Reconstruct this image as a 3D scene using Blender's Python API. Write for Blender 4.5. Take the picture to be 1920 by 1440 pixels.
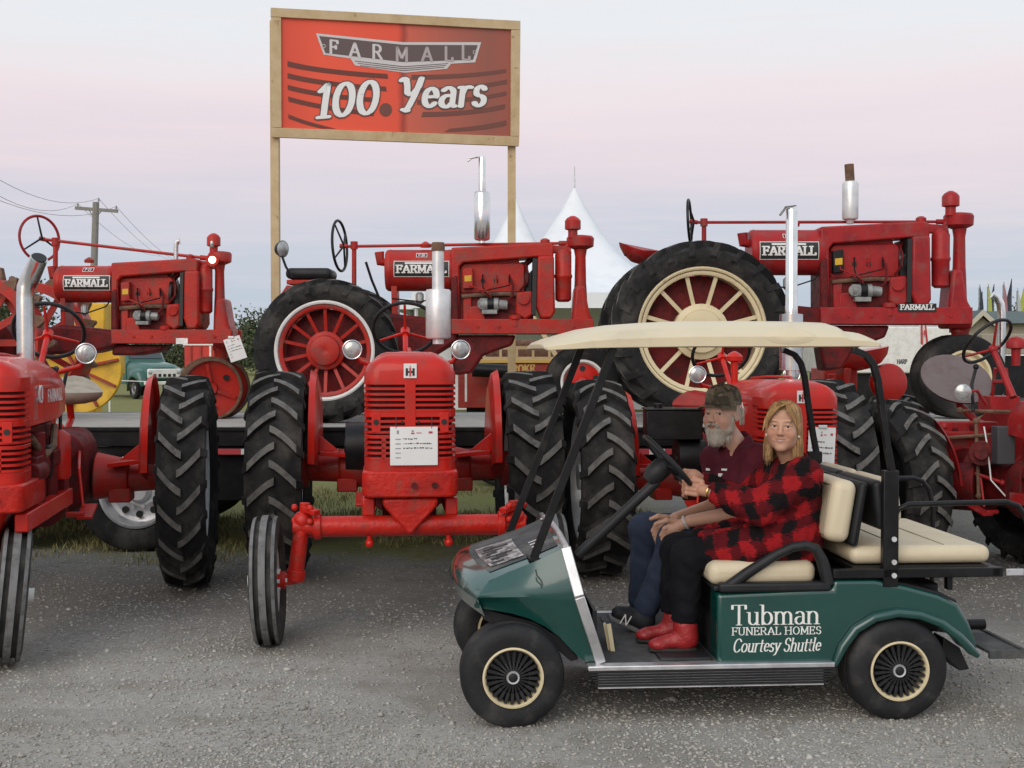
import bpy, bmesh, math, random
import numpy as np
from mathutils import Vector, Matrix
random.seed(7); rng = np.random.default_rng(7)
PI = math.pi
for _o in list(bpy.data.objects): bpy.data.objects.remove(_o)
scene = bpy.context.scene
COL = scene.collection
# ------------------------------------------------------------------ camera
CAM_Z = 1.65; F = 2400.0; TILT = math.atan(60/F)
cd = bpy.data.cameras.new('camera'); cam = bpy.data.objects.new('camera', cd); COL.objects.link(cam)
cd.sensor_width = 36; cd.lens = 36*F/1920; cd.clip_end = 3000; cd.clip_start = 0.05
cam.location = (0, 0, CAM_Z); cam.rotation_euler = (PI/2 - TILT, 0, 0)
scene.camera = cam
# ------------------------------------------------------------------ world: evening sky opposite the sunset
w = bpy.data.worlds.new('World'); scene.world = w; w.use_nodes = True
nt = w.node_tree; nt.nodes.clear(); N = nt.nodes.new; L = nt.links.new
out = N('ShaderNodeOutputWorld'); bg = N('ShaderNodeBackground'); L(bg.outputs[0], out.inputs[0])
tc = N('ShaderNodeTexCoord'); sx = N('ShaderNodeSeparateXYZ'); L(tc.outputs['Generated'], sx.inputs[0])
mp = N('ShaderNodeMapping'); mp.inputs['Scale'].default_value = (1.6, 1.6, 16); L(tc.outputs['Generated'], mp.inputs[0])
nz = N('ShaderNodeTexNoise'); nz.inputs['Scale'].default_value = 1.7; nz.inputs['Detail'].default_value = 5; L(mp.outputs[0], nz.inputs[0])
ma = N('ShaderNodeMath'); ma.operation = 'MULTIPLY_ADD'; ma.inputs[1].default_value = 0.085; L(nz.outputs[0], ma.inputs[0])
ms = N('ShaderNodeMath'); ms.operation = 'SUBTRACT'; ms.inputs[1].default_value = 0.042; L(sx.outputs[2], ms.inputs[0]); L(ms.outputs[0], ma.inputs[2])
rp = N('ShaderNodeValToRGB'); L(ma.outputs[0], rp.inputs[0])
def srgb(r, g, b): return tuple(((c/255+.055)/1.055)**2.4 if c > 10 else c/255/12.92 for c in (r, g, b))
stops = [(0.0, srgb(176, 191, 210)), (0.05, srgb(186, 198, 215)), (0.095, srgb(203, 204, 218)), (0.14, srgb(225, 212, 221)),
         (0.19, srgb(236, 223, 227)), (0.24, srgb(231, 232, 236)), (0.32, srgb(228, 235, 240)), (1.0, srgb(212, 224, 238))]
e = rp.color_ramp.elements
for i, (p, c) in enumerate(stops):
    k = e[i] if i < 2 else e.new(p)
    k.position = p; k.color = (*c, 1)
sky = N('ShaderNodeTexSky'); sky.sky_type = 'NISHITA'; sky.sun_disc = False
sky.sun_elevation = math.radians(6); sky.sun_rotation = math.radians(200)
mx = N('ShaderNodeMixRGB'); mx.blend_type = 'ADD'; mx.inputs[0].default_value = 0.012
mp2 = N('ShaderNodeMapping'); mp2.inputs['Scale'].default_value = (2.2, 2.2, 34); mp2.inputs['Rotation'].default_value = (0.02, -0.03, 0); L(tc.outputs['Generated'], mp2.inputs[0])
nz2 = N('ShaderNodeTexNoise'); nz2.inputs['Scale'].default_value = 2.6; nz2.inputs['Detail'].default_value = 7; nz2.inputs['Roughness'].default_value = .6; L(mp2.outputs[0], nz2.inputs[0])
mr2 = N('ShaderNodeMapRange'); mr2.inputs[1].default_value = .48; mr2.inputs[2].default_value = .72; mr2.inputs[4].default_value = .26; L(nz2.outputs[0], mr2.inputs[0])
cl = N('ShaderNodeMixRGB'); cl.inputs[2].default_value = (*srgb(242, 224, 226), 1); L(mr2.outputs[0], cl.inputs[0]); L(rp.outputs[0], cl.inputs[1])
L(cl.outputs[0], mx.inputs[1]); L(sky.outputs[0], mx.inputs[2]); L(mx.outputs[0], bg.inputs[0]); bg.inputs[1].default_value = 1.0
# ------------------------------------------------------------------ soft evening light from behind the camera
sd = bpy.data.lights.new('sun', 'SUN'); sun = bpy.data.objects.new('sun', sd); COL.objects.link(sun)
sd.energy = 1.45; sd.angle = math.radians(50); sd.color = (1.0, 0.9, 0.8)
SEL, SAZ = math.radians(30), math.radians(-24)
_dir = Vector((math.sin(SAZ)*math.cos(SEL), -math.cos(SAZ)*math.cos(SEL), math.sin(SEL)))
sun.rotation_euler = _dir.to_track_quat('Z', 'Y').to_euler()
vs = scene.view_settings; vs.view_transform = 'Standard'; vs.look = 'None'; vs.exposure = 0; vs.gamma = 1; vs.use_curve_mapping = False
# ------------------------------------------------------------------ measuring
def W(px, py, d):
    x = (px-960)/F; u = (720-py)/F
    dy = math.cos(TILT) + u*math.sin(TILT); dz = -math.sin(TILT) + u*math.cos(TILT)
    return Vector((x/dy*d, d, CAM_Z + dz/dy*d))
# ------------------------------------------------------------------ mesh helpers
def perp(a):
    a = a.normalized()
    t = Vector((0, 0, 1)) if abs(a.z) < .9 else Vector((1, 0, 0))
    u = a.cross(t).normalized()
    return u, a.cross(u).normalized()
class G:
    def __init__(s): s.v = []; s.f = []; s.m = []; s.mi = 0
    def add(s, vs, fs):
        o = len(s.v); s.v += [tuple(p) for p in vs]
        s.f += [tuple(i+o for i in f) for f in fs]; s.m += [s.mi]*len(fs); return s
    def box(s, c, size, rot=None):
        h = [x/2 for x in size]
        P = [Vector((i*h[0], j*h[1], k*h[2])) for i in (-1, 1) for j in (-1, 1) for k in (-1, 1)]
        if rot is not None: P = [rot @ p for p in P]
        c = Vector(c)
        return s.add([p+c for p in P], [(0,1,3,2),(4,6,7,5),(0,4,5,1),(2,3,7,6),(0,2,6,4),(1,5,7,3)])
    def bb(s, x0, x1, y0, y1, z0, z1): return s.box(((x0+x1)/2,(y0+y1)/2,(z0+z1)/2), (abs(x1-x0),abs(y1-y0),abs(z1-z0)))
    def beam(s, p0, p1, wd, th, up=(0,0,1)):
        p0 = Vector(p0); p1 = Vector(p1); a = (p1-p0).normalized(); u = Vector(up)
        if abs(a.dot(u)) > .98: u = Vector((0,1,0))
        r = a.cross(u).normalized(); u = r.cross(a)
        P = [p+r*(i*wd/2)+u*(j*th/2) for p in (p0,p1) for i,j in ((-1,-1),(1,-1),(1,1),(-1,1))]
        return s.add(P, [(3,2,1,0),(4,5,6,7),(0,1,5,4),(1,2,6,5),(2,3,7,6),(3,0,4,7)])
    def cyl(s, p0, p1, r0, r1=None, n=16, caps=True):
        p0 = Vector(p0); p1 = Vector(p1); r1 = r0 if r1 is None else r1
        u, v = perp(p1-p0); P = []
        for p, r in ((p0, r0), (p1, r1)):
            P += [p+(u*math.cos(2*PI*i/n)+v*math.sin(2*PI*i/n))*r for i in range(n)]
        fs = [(i, (i+1) % n, n+(i+1) % n, n+i) for i in range(n)]
        if caps: fs += [tuple(range(n-1, -1, -1)), tuple(range(n, 2*n))]
        return s.add(P, fs)
    def tube(s, path, r, n=8, closed=False, flat=None):
        path = [Vector(p) for p in path]; m = len(path); P = []; pu = None
        for i, p in enumerate(path):
            if closed: t = path[(i+1) % m]-path[i-1]
            else: t = path[min(i+1, m-1)]-path[max(i-1, 0)]
            t.normalize()
            if pu is None: u, v = perp(t)
            else:
                u = (pu-t*pu.dot(t)).normalized(); v = t.cross(u)
            pu = u; rr = r[i] if isinstance(r, (list, tuple)) else r
            fl = 1 if flat is None else flat
            P += [p+(u*math.cos(2*PI*k/n)+v*math.sin(2*PI*k/n)*fl)*rr for k in range(n)]
        fs = []
        for i in range(m if closed else m-1):
            a = i*n; b = ((i+1) % m)*n
            fs += [(a+k, a+(k+1) % n, b+(k+1) % n, b+k) for k in range(n)]
        if not closed: fs += [tuple(range(n-1, -1, -1)), tuple(range((m-1)*n, m*n))]
        return s.add(P, fs)
    def ring(s, c, axis, R, r, n=40, k=8):
        u, v = perp(Vector(axis)); c = Vector(c)
        return s.tube([c+(u*math.cos(2*PI*i/n)+v*math.sin(2*PI*i/n))*R for i in range(n)], r, k, True)
    def lathe(s, prof, c, axis, n=32, closed=False, caps=True):
        a = Vector(axis).normalized(); u, v = perp(a); c = Vector(c); m = len(prof); P = []
        for h, r in prof: P += [c+a*h+(u*math.cos(2*PI*i/n)+v*math.sin(2*PI*i/n))*max(r, 1e-4) for i in range(n)]
        fs = []
        for j in range(m if closed else m-1):
            A = j*n; B = ((j+1) % m)*n
            fs += [(A+i, A+(i+1) % n, B+(i+1) % n, B+i) for i in range(n)]
        if not closed and caps:
            fs += [tuple(range(n-1, -1, -1)), tuple(range((m-1)*n, m*n))]
        return s.add(P, fs)
    def prism(s, poly, ext):
        poly = [Vector(p) for p in poly]; e = Vector(ext); n = len(poly)
        return s.add(poly+[p+e for p in poly], [tuple(range(n-1, -1, -1)), tuple(range(n, 2*n))]+[(i, (i+1) % n, n+(i+1) % n, n+i) for i in range(n)])
    def loft(s, secs, closed=True, caps=True):
        n = len(secs[0]); P = [p for q in secs for p in q]; fs = []
        for j in range(len(secs)-1):
            A = j*n; B = A+n
            fs += [(A+i, A+(i+1) % n, B+(i+1) % n, B+i) for i in range(n if closed else n-1)]
        if caps and closed: fs += [tuple(range(n-1, -1, -1)), tuple(range(len(P)-n, len(P)))]
        return s.add(P, fs)
    def ball(s, c, r, n=16, m=10, sc=(1,1,1)):
        c = Vector(c); P = []
        for j in range(m+1):
            t = PI*j/m
            P += [c+Vector((math.sin(t)*math.cos(2*PI*i/n)*sc[0], math.sin(t)*math.sin(2*PI*i/n)*sc[1], math.cos(t)*sc[2]))*r for i in range(n)]
        return s.add(P, [(j*n+i, (j+1)*n+i, (j+1)*n+(i+1) % n, j*n+(i+1) % n) for j in range(m) for i in range(n)])
    def xf(s, M):
        s.v = [tuple(M @ Vector(p)) for p in s.v]; return s
FR = {}
def mesh(g, name, mats, M=None, sharp=38):
    me = bpy.data.meshes.new(name)
    v = g.v
    if M is not None:
        a = np.array(v); m = np.array(M); v = (a @ m[:3,:3].T + m[:3,3]).tolist()
    me.from_pydata(v, [], g.f)
    for m_ in (mats if isinstance(mats, (list, tuple)) else [mats]): me.materials.append(m_)
    me.polygons.foreach_set('material_index', g.m)
    bm = bmesh.new(); bm.from_mesh(me)
    bmesh.ops.remove_doubles(bm, verts=bm.verts, dist=2e-5)
    bmesh.ops.recalc_face_normals(bm, faces=bm.faces)
    bm.to_mesh(me); bm.free()
    me.polygons.foreach_set('use_smooth', [True]*len(me.polygons)); me.set_sharp_from_angle(angle=math.radians(sharp))
    me.update(); return me
def thing(name, label, cat, loc=(0,0,0), rz=0, group=None, sc=1.0):
    o = bpy.data.objects.new(name, None); COL.objects.link(o); o.empty_display_size = .2
    o.location = loc; o.rotation_euler = (0, 0, rz); o.scale = (sc, sc, sc)
    o['label'] = label; o['category'] = cat
    if group: o['group'] = group
    FR[o] = Matrix.Translation(loc) @ Matrix.Rotation(rz, 4, 'Z') @ Matrix.Scale(sc, 4); return o
def part(name, g, mat, parent, bevel=0, world=False, label=None, kind=None, segs=2):
    M = FR[parent].inverted() if world else None
    o = bpy.data.objects.new(name, mesh(g, name, mat, M)); COL.objects.link(o); o.parent = parent; FR[o] = FR[parent]
    if bevel:
        b = o.modifiers.new('bevel', 'BEVEL'); b.width = bevel; b.segments = segs; b.limit_method = 'ANGLE'; b.angle_limit = math.radians(40); b.harden_normals = False
    if label: o['label'] = label
    if kind: o['kind'] = kind
    return o
def share(name, me, parent, M=None, label=None):
    o = bpy.data.objects.new(name, me); COL.objects.link(o); o.parent = parent; FR[o] = FR[parent] @ M if M is not None else FR[parent]
    if M is not None: o.matrix_local = M
    if label: o['label'] = label
    return o
def solo(name, g, mat, label, cat, loc=(0,0,0), bevel=0, group=None, kind=None):
    o = bpy.data.objects.new(name, mesh(g, name, mat, Matrix.Translation(-Vector(loc)))); COL.objects.link(o); o.location = loc; FR[o] = Matrix.Translation(loc)
    if label: o['label'] = label
    if cat: o['category'] = cat
    if group: o['group'] = group
    if kind: o['kind'] = kind
    if bevel:
        b = o.modifiers.new('bevel', 'BEVEL'); b.width = bevel; b.segments = 2; b.limit_method = 'ANGLE'; b.angle_limit = math.radians(40)
    return o
def arcp(c, r, a0, a1, n, f=None):
    return [(c[0]+r*math.cos(a0+(a1-a0)*i/n), c[1]+r*math.sin(a0+(a1-a0)*i/n)) for i in range(n+1)]
def rrect(w_, h_, r, n=4):
    P = []
    for cx, cy, a in ((w_/2-r, h_/2-r, 0), (-w_/2+r, h_/2-r, PI/2), (-w_/2+r, -h_/2+r, PI), (w_/2-r, -h_/2+r, 1.5*PI)):
        P += arcp((cx, cy), r, a, a+PI/2, n)
    return P
# ------------------------------------------------------------------ materials
MATS = {}
def mat(name, base, rough=.5, metal=0, coat=0, c2=None, ns=6., nlo=.45, nhi=.65, dirt=None, dscale=3., dlo=.5, dhi=.75, bump=0, bscale=60., spec=.5, rvar=0, trans=0, emis=None, island=0, attr=None, sub=0, stretch=None):
    m = bpy.data.materials.new(name); m.use_nodes = True; t = m.node_tree; N = t.nodes.new; L = t.links.new
    b = t.nodes['Principled BSDF']; MATS[name] = m
    b.inputs['Roughness'].default_value = rough; b.inputs['Metallic'].default_value = metal; b.inputs['Coat Weight'].default_value = coat
    b.inputs['Coat Roughness'].default_value = .08; b.inputs['Specular IOR Level'].default_value = spec; b.inputs['Transmission Weight'].default_value = trans
    if sub: b.inputs['Subsurface Weight'].default_value = sub; b.inputs['Subsurface Radius'].default_value = (.01,.004,.002); b.inputs['Subsurface Scale'].default_value = .6
    tc = N('ShaderNodeTexCoord'); src = tc.outputs['Object']
    if stretch:
        mpn = N('ShaderNodeMapping'); mpn.inputs['Scale'].default_value = stretch; L(src, mpn.inputs[0]); src = mpn.outputs[0]
    rgb = N('ShaderNodeRGB'); rgb.outputs[0].default_value = (*base, 1); c = rgb.outputs[0]
    if attr:
        an = N('ShaderNodeAttribute'); an.attribute_name = attr; c = an.outputs['Color']
    def noise(sc, lo, hi, det=6):
        n = N('ShaderNodeTexNoise'); n.inputs['Scale'].default_value = sc; n.inputs['Detail'].default_value = det; n.inputs['Roughness'].default_value = .62; L(src, n.inputs[0])
        r = N('ShaderNodeMapRange'); r.inputs['From Min'].default_value = lo; r.inputs['From Max'].default_value = hi; L(n.outputs[0], r.inputs[0]); return r.outputs[0]
    def mix(f, a, bcol):
        q = N('ShaderNodeMixRGB'); L(f, q.inputs[0]); L(a, q.inputs[1]); q.inputs[2].default_value = (*bcol, 1); return q.outputs[0]
    if c2: c = mix(noise(ns, nlo, nhi), c, c2)
    dn = None
    if dirt: dn = noise(dscale, dlo, dhi, 9); c = mix(dn, c, dirt)
    if island:
        g = N('ShaderNodeNewGeometry'); hv = N('ShaderNodeHueSaturation'); r = N('ShaderNodeMapRange'); r.inputs['To Min'].default_value = 1-island; r.inputs['To Max'].default_value = 1+island
        L(g.outputs['Random Per Island'], r.inputs[0]); L(r.outputs[0], hv.inputs['Value']); L(c, hv.inputs['Color']); c = hv.outputs[0]
    L(c, b.inputs['Base Color'])
    if rvar or dirt:
        r = N('ShaderNodeMapRange'); r.inputs['To Min'].default_value = rough; r.inputs['To Max'].default_value = min(1, rough+(rvar or .3))
        L(dn if dn else noise(4, .35, .7), r.inputs[0]); L(r.outputs[0], b.inputs['Roughness'])
    if bump:
        n = N('ShaderNodeTexNoise'); n.inputs['Scale'].default_value = bscale; n.inputs['Detail'].default_value = 5; L(src, n.inputs[0])
        bp = N('ShaderNodeBump'); bp.inputs['Strength'].default_value = bump; bp.inputs['Distance'].default_value = .01; L(n.outputs[0], bp.inputs['Height']); L(bp.outputs[0], b.inputs['Normal'])
    if emis: b.inputs['Emission Color'].default_value = (*emis[0], 1); b.inputs['Emission Strength'].default_value = emis[1]
    return m
RED = mat('red_paint', (.56,.016,.008), .33, coat=.22, spec=.3, c2=(.43,.012,.008), ns=3, dirt=(.27,.055,.035), dscale=6, dlo=.54, dhi=.84, bump=.07, bscale=30, rvar=.35)
REDC = mat('red_painted_casting', (.52,.016,.008), .36, coat=.15, spec=.3, c2=(.36,.012,.008), ns=7, dirt=(.20,.06,.04), dscale=11, dlo=.54, dhi=.78, bump=.55, bscale=38, rvar=.35)
RED2 = mat('worn_red_paint', (.44,.022,.013), .42, coat=.06, spec=.28, c2=(.33,.018,.017), ns=5, dirt=(.16,.08,.06), dscale=8, dlo=.48, dhi=.78, bump=.25, bscale=50)
RED3 = mat('dusty_red_paint', (.36,.015,.016), .45, coat=.06, spec=.28, c2=(.26,.013,.017), ns=6, dirt=(.16,.09,.075), dscale=8, dlo=.52, dhi=.82, bump=.15, bscale=50)
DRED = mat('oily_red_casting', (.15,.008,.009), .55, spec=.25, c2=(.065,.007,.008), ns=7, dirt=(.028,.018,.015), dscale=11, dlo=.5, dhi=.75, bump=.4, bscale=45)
RUB = mat('tyre_rubber', (.017,.017,.0175), .8, c2=(.030,.029,.028), ns=5, dirt=(.11,.103,.092), dscale=4, dlo=.48, dhi=.86, bump=.25, bscale=90, spec=.18)
LUG = mat('tyre_lug_dust', (.15,.146,.138), .9, c2=(.075,.073,.07), ns=12, nlo=.42, nhi=.68, dirt=(.21,.2,.18), dscale=20, dlo=.5, dhi=.8, bump=.3, bscale=120, spec=.2)
RUBD = mat('dusty_rubber', (.06,.058,.055), .85, c2=(.03,.03,.03), ns=8, dirt=(.15,.14,.125), dscale=6, dlo=.45, dhi=.8, bump=.3, bscale=120, spec=.2)
RIBR = mat('rib_rubber', (.19,.19,.19), .9, c2=(.12,.12,.12), ns=12, dirt=(.07,.07,.07), dscale=16, dlo=.5, dhi=.8, bump=.25, bscale=150, spec=.2)
BLK = mat('black_paint', (.006,.006,.007), .4, c2=(.014,.014,.015), ns=8, dirt=(.05,.047,.043), dscale=9, dlo=.6, dhi=.95, spec=.3)
BLKP = mat('black_plastic', (.012,.0125,.014), .5, c2=(.02,.021,.023), ns=5, dirt=(.06,.058,.055), dscale=7, dlo=.6, dhi=.9, bump=.1, bscale=200, spec=.35)
CHR = mat('chrome', (.80,.80,.80), .16, metal=1, c2=(.62,.62,.60), ns=5, rvar=.15)
ALU = mat('aluminium', (.72,.72,.73), .38, metal=.9, c2=(.55,.55,.56), ns=7, rvar=.2, bump=.1, bscale=70)
SILV = mat('silver_paint', (.72,.73,.74), .36, metal=.45, c2=(.60,.60,.60), ns=9, dirt=(.33,.31,.28), dscale=6, dlo=.6, dhi=.85)
GREYM = mat('grey_casting', (.30,.31,.30), .55, metal=.4, c2=(.18,.18,.18), ns=15, bump=.3, bscale=60)
CREAM = mat('cream_rim_paint', (.70,.60,.38), .45, c2=(.60,.50,.31), ns=5, dirt=(.33,.26,.16), dscale=9, dlo=.58, dhi=.85)
WHITE = mat('white_paint', (.76,.76,.74), .45, c2=(.64,.63,.60), ns=6, dirt=(.4,.38,.34), dscale=9, dlo=.6, dhi=.85)
PAPER = mat('card_paper', (.80,.80,.79), .6, c2=(.74,.74,.74), ns=4)
INK = mat('dark_ink', (.05,.05,.06), .7); INKR = mat('red_ink', (.5,.05,.06), .7); INKG = mat('grey_ink', (.3,.3,.32), .7)
LENS = mat('lamp_glass', (.46,.48,.47), .2, coat=1, metal=.4, c2=(.28,.30,.30), ns=24)
WOOD = mat('pine_lumber', (.56,.43,.25), .65, c2=(.46,.33,.17), ns=5, nlo=.4, nhi=.68, dirt=(.27,.17,.08), dscale=9, dlo=.63, dhi=.72, bump=.25, bscale=25, stretch=(1,1,1))
DECKW = mat('weathered_deck_board', (.40,.39,.36), .8, c2=(.29,.27,.24), ns=6, dirt=(.5,.49,.47), dscale=3, dlo=.5, dhi=.8, bump=.3, bscale=30)
TAN = mat('tan_canvas_seat', (.36,.32,.25), .7, c2=(.28,.24,.19), ns=10)
PANS = mat('worn_pan_seat', (.15,.115,.112), .5, c2=(.13,.085,.082), ns=5, dirt=(.2,.16,.15), dscale=26, dlo=.55, dhi=.8)
RUST = mat('rusty_steel', (.16,.085,.05), .85, c2=(.09,.05,.035), ns=14, dirt=(.24,.16,.11), dscale=10, bump=.4, bscale=60)
YEL = mat('yellow_paint', (.70,.42,.02), .5, c2=(.55,.33,.02), ns=6)
EMW = mat('emblem_white', (.75,.74,.72), .5)
EMB = mat('emblem_black', (.012,.012,.012), .5)
LAMPON = mat('lit_lamp', (1,.95,.85), .3, emis=((1,.86,.62), 14))
# ------------------------------------------------------------------ ground
GRAV = bpy.data.materials.new('gravel_ground'); GRAV.use_nodes = True
def build_ground_mat(m):
    t = m.node_tree; N = t.nodes.new; L = t.links.new; b = t.nodes['Principled BSDF']; b.inputs['Roughness'].default_value = .95; b.inputs['Specular IOR Level'].default_value = .15
    tc = N('ShaderNodeTexCoord'); P = tc.outputs['Object']
    def noise(sc, det=6, rough=.6):
        n = N('ShaderNodeTexNoise'); n.inputs['Scale'].default_value = sc; n.inputs['Detail'].default_value = det; n.inputs['Roughness'].default_value = rough; L(P, n.inputs[0]); return n.outputs[0]
    def mr(x, a, b_, c=0, d=1):
        r = N('ShaderNodeMapRange'); r.inputs[1].default_value = a; r.inputs[2].default_value = b_; r.inputs[3].default_value = c; r.inputs[4].default_value = d; L(x, r.inputs[0]); return r.outputs[0]
    def mix(f, a, c):
        q = N('ShaderNodeMixRGB'); L(f, q.inputs[0])
        for s, k in ((a, 1), (c, 2)):
            if isinstance(s, tuple): q.inputs[k].default_value = (*s, 1)
            else: L(s, q.inputs[k])
        return q.outputs[0]
    g = mix(mr(noise(28, 8, .75), .35, .68), (.345,.328,.302), (.57,.548,.51))
    g = mix(mr(noise(1.3, 5), .42, .68), g, (.47,.452,.415))
    g = mix(mr(noise(3.1, 6), .54, .72), g, (.30,.265,.215)); g = mix(mr(noise(.55, 4), .5, .66), g, (.33,.305,.265))
    g = mix(mr(noise(90, 4, .7), .55, .7), g, (.22,.212,.20))
    mpn = N('ShaderNodeMapping'); mpn.inputs['Scale'].default_value = (.16,2.3,1); mpn.inputs['Rotation'].default_value = (0,0,.04); L(P, mpn.inputs[0])
    tn = N('ShaderNodeTexNoise'); tn.inputs['Scale'].default_value = 1.4; tn.inputs['Detail'].default_value = 6; tn.inputs['Roughness'].default_value = .65; L(mpn.outputs[0], tn.inputs[0])
    g = mix(mr(tn.outputs[0], .5, .68, 0, .55), g, (.27,.255,.23))           # wheel-scuffed darker lanes
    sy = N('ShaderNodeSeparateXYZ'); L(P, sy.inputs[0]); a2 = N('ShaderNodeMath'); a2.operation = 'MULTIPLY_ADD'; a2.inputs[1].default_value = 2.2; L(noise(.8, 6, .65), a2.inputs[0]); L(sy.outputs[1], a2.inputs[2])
    g = mix(mr(a2.outputs[0], 8.0, 9.2, 0, .72), g, mix(mr(noise(22, 8, .7), .35, .65), (.12,.112,.10), (.22,.207,.185)))   # ground colour mixed darker from the machines' row backwards
    gr = mix(mr(noise(14, 8, .7), .35, .65), (.14,.155,.05), (.27,.235,.11))
    gr = mix(mr(noise(1.1, 5), .45, .65), gr, (.20,.215,.075))
    sp = N('ShaderNodeSeparateXYZ'); L(P, sp.inputs[0])
    ad = N('ShaderNodeMath'); ad.operation = 'MULTIPLY_ADD'; ad.inputs[1].default_value = 3.4; L(noise(.9, 7, .65), ad.inputs[0]); L(sp.outputs[1], ad.inputs[2])
    f1 = mr(ad.outputs[0], 11.7, 12.5)
    right = mr(sp.outputs[0], .6, 1.8, 1, 0)       # the gravel lane runs on under the tractors at the right
    far = mr(sp.outputs[1], 15.5, 17)
    mxn = N('ShaderNodeMath'); mxn.operation = 'MAXIMUM'; L(right, mxn.inputs[0]); L(far, mxn.inputs[1])
    mu = N('ShaderNodeMath'); mu.operation = 'MULTIPLY'; L(f1, mu.inputs[0]); L(mxn.outputs[0], mu.inputs[1])
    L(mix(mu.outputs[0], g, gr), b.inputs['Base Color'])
    bp = N('ShaderNodeBump'); bp.inputs['Strength'].default_value = .9; bp.inputs['Distance'].default_value = .02; L(noise(45, 8, .75), bp.inputs['Height']); L(bp.outputs[0], b.inputs['Normal'])
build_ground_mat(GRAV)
def gz(x, y):                     # gentle unevenness of the yard
    return .012*np.sin(1.7*x+.6)*np.cos(1.3*y) + .006*np.sin(4.1*x+2.3*y)
def ground():
    xs = np.concatenate([[-1500,-400,-120,-50,-25], np.linspace(-12, 12, 121), [25,50,120,400,1500]])
    ys = np.concatenate([[-200,-60,-20,-5,0], np.linspace(2, 18, 101), [24,36,60,120,300,900,2500]])
    X, Y = np.meshgrid(xs, ys); inn = (abs(X) < 11.9)*(Y > 2.1)*(Y < 17.9)
    Z = gz(X, Y)*inn - .0
    n = len(xs); g = G(); g.v = np.stack([X.ravel(), Y.ravel(), Z.ravel()], 1).tolist()
    g.f = [(j*n+i, j*n+i+1, (j+1)*n+i+1, (j+1)*n+i) for j in range(len(ys)-1) for i in range(n-1)]; g.m = [0]*len(g.f)
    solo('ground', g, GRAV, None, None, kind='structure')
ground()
STONE = mat('gravel_stone', (.40,.384,.352), .9, c2=(.32,.302,.268), ns=.7, nlo=.42, nhi=.62, island=.30, bump=.3, bscale=80, spec=.25)
def stones():
    n = 84000
    y = 4.6 + 8.0*rng.random(n)**1.75; half = .43*y+.3
    x = (rng.random(n)*2-1)*half
    # thin patches
    pat = np.sin(x*1.9+y*.7)+np.sin(x*.8-y*2.3+1)+np.sin(x*4.3+y*3.1)*.6
    keep = rng.random(n) < np.clip(.66+.25*pat, .15, 1)*np.clip(1.25-.16*(y-6.3), .12, 1)
    keep &= ~((y > 10.4+.5*np.sin(x*2)) & (x < .9) & (rng.random(n) < .85))
    x, y = x[keep], y[keep]; n = len(x)
    s = .0042+.0072*rng.random(n)**2.2; big = rng.random(n) < .012; s[big] *= 1.9
    base = np.array([[1,0,0],[-1,0,0],[0,1,0],[0,-1,0],[0,0,1],[0,0,-.7]], float)
    F_ = np.array([[0,2,4],[2,1,4],[1,3,4],[3,0,4],[2,0,5],[1,2,5],[3,1,5],[0,3,5]])
    V = base[None]*(1+.75*(rng.random((n,6,3))-.5)); V += .35*(rng.random((n,6,3))-.5)
    V[:,:,2] *= (.45+.4*rng.random(n))[:,None]; V[:,:,0] *= (1+.7*rng.random(n))[:,None]
    a = rng.random(n)*2*PI; c, si = np.cos(a)[:,None], np.sin(a)[:,None]
    vx = V[:,:,0]*c-V[:,:,1]*si; vy = V[:,:,0]*si+V[:,:,1]*c
    z0 = gz(x, y)+s*.12
    P = np.stack([vx*s[:,None]+x[:,None], vy*s[:,None]+y[:,None], V[:,:,2]*s[:,None]+z0[:,None]], 2).reshape(-1,3)
    Fc = (F_[None]+6*np.arange(n)[:,None,None]).reshape(-1,3)
    me = bpy.data.meshes.new('gravel'); me.vertices.add(len(P)); me.vertices.foreach_set('co', P.ravel())
    me.loops.add(Fc.size); me.loops.foreach_set('vertex_index', Fc.ravel()); me.polygons.add(len(Fc)); me.polygons.foreach_set('loop_start', np.arange(len(Fc))*3)
    me.materials.append(STONE); me.update(calc_edges=True)
    o = bpy.data.objects.new('gravel', me); COL.objects.link(o); o['kind'] = 'stuff'; o['label'] = 'loose grey crushed gravel covering the yard'
stones()
GRASS = mat('grass_blade', (.17,.18,.05), .7, c2=(.32,.27,.13), ns=2.2, nlo=.38, nhi=.62, island=.5)
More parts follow.
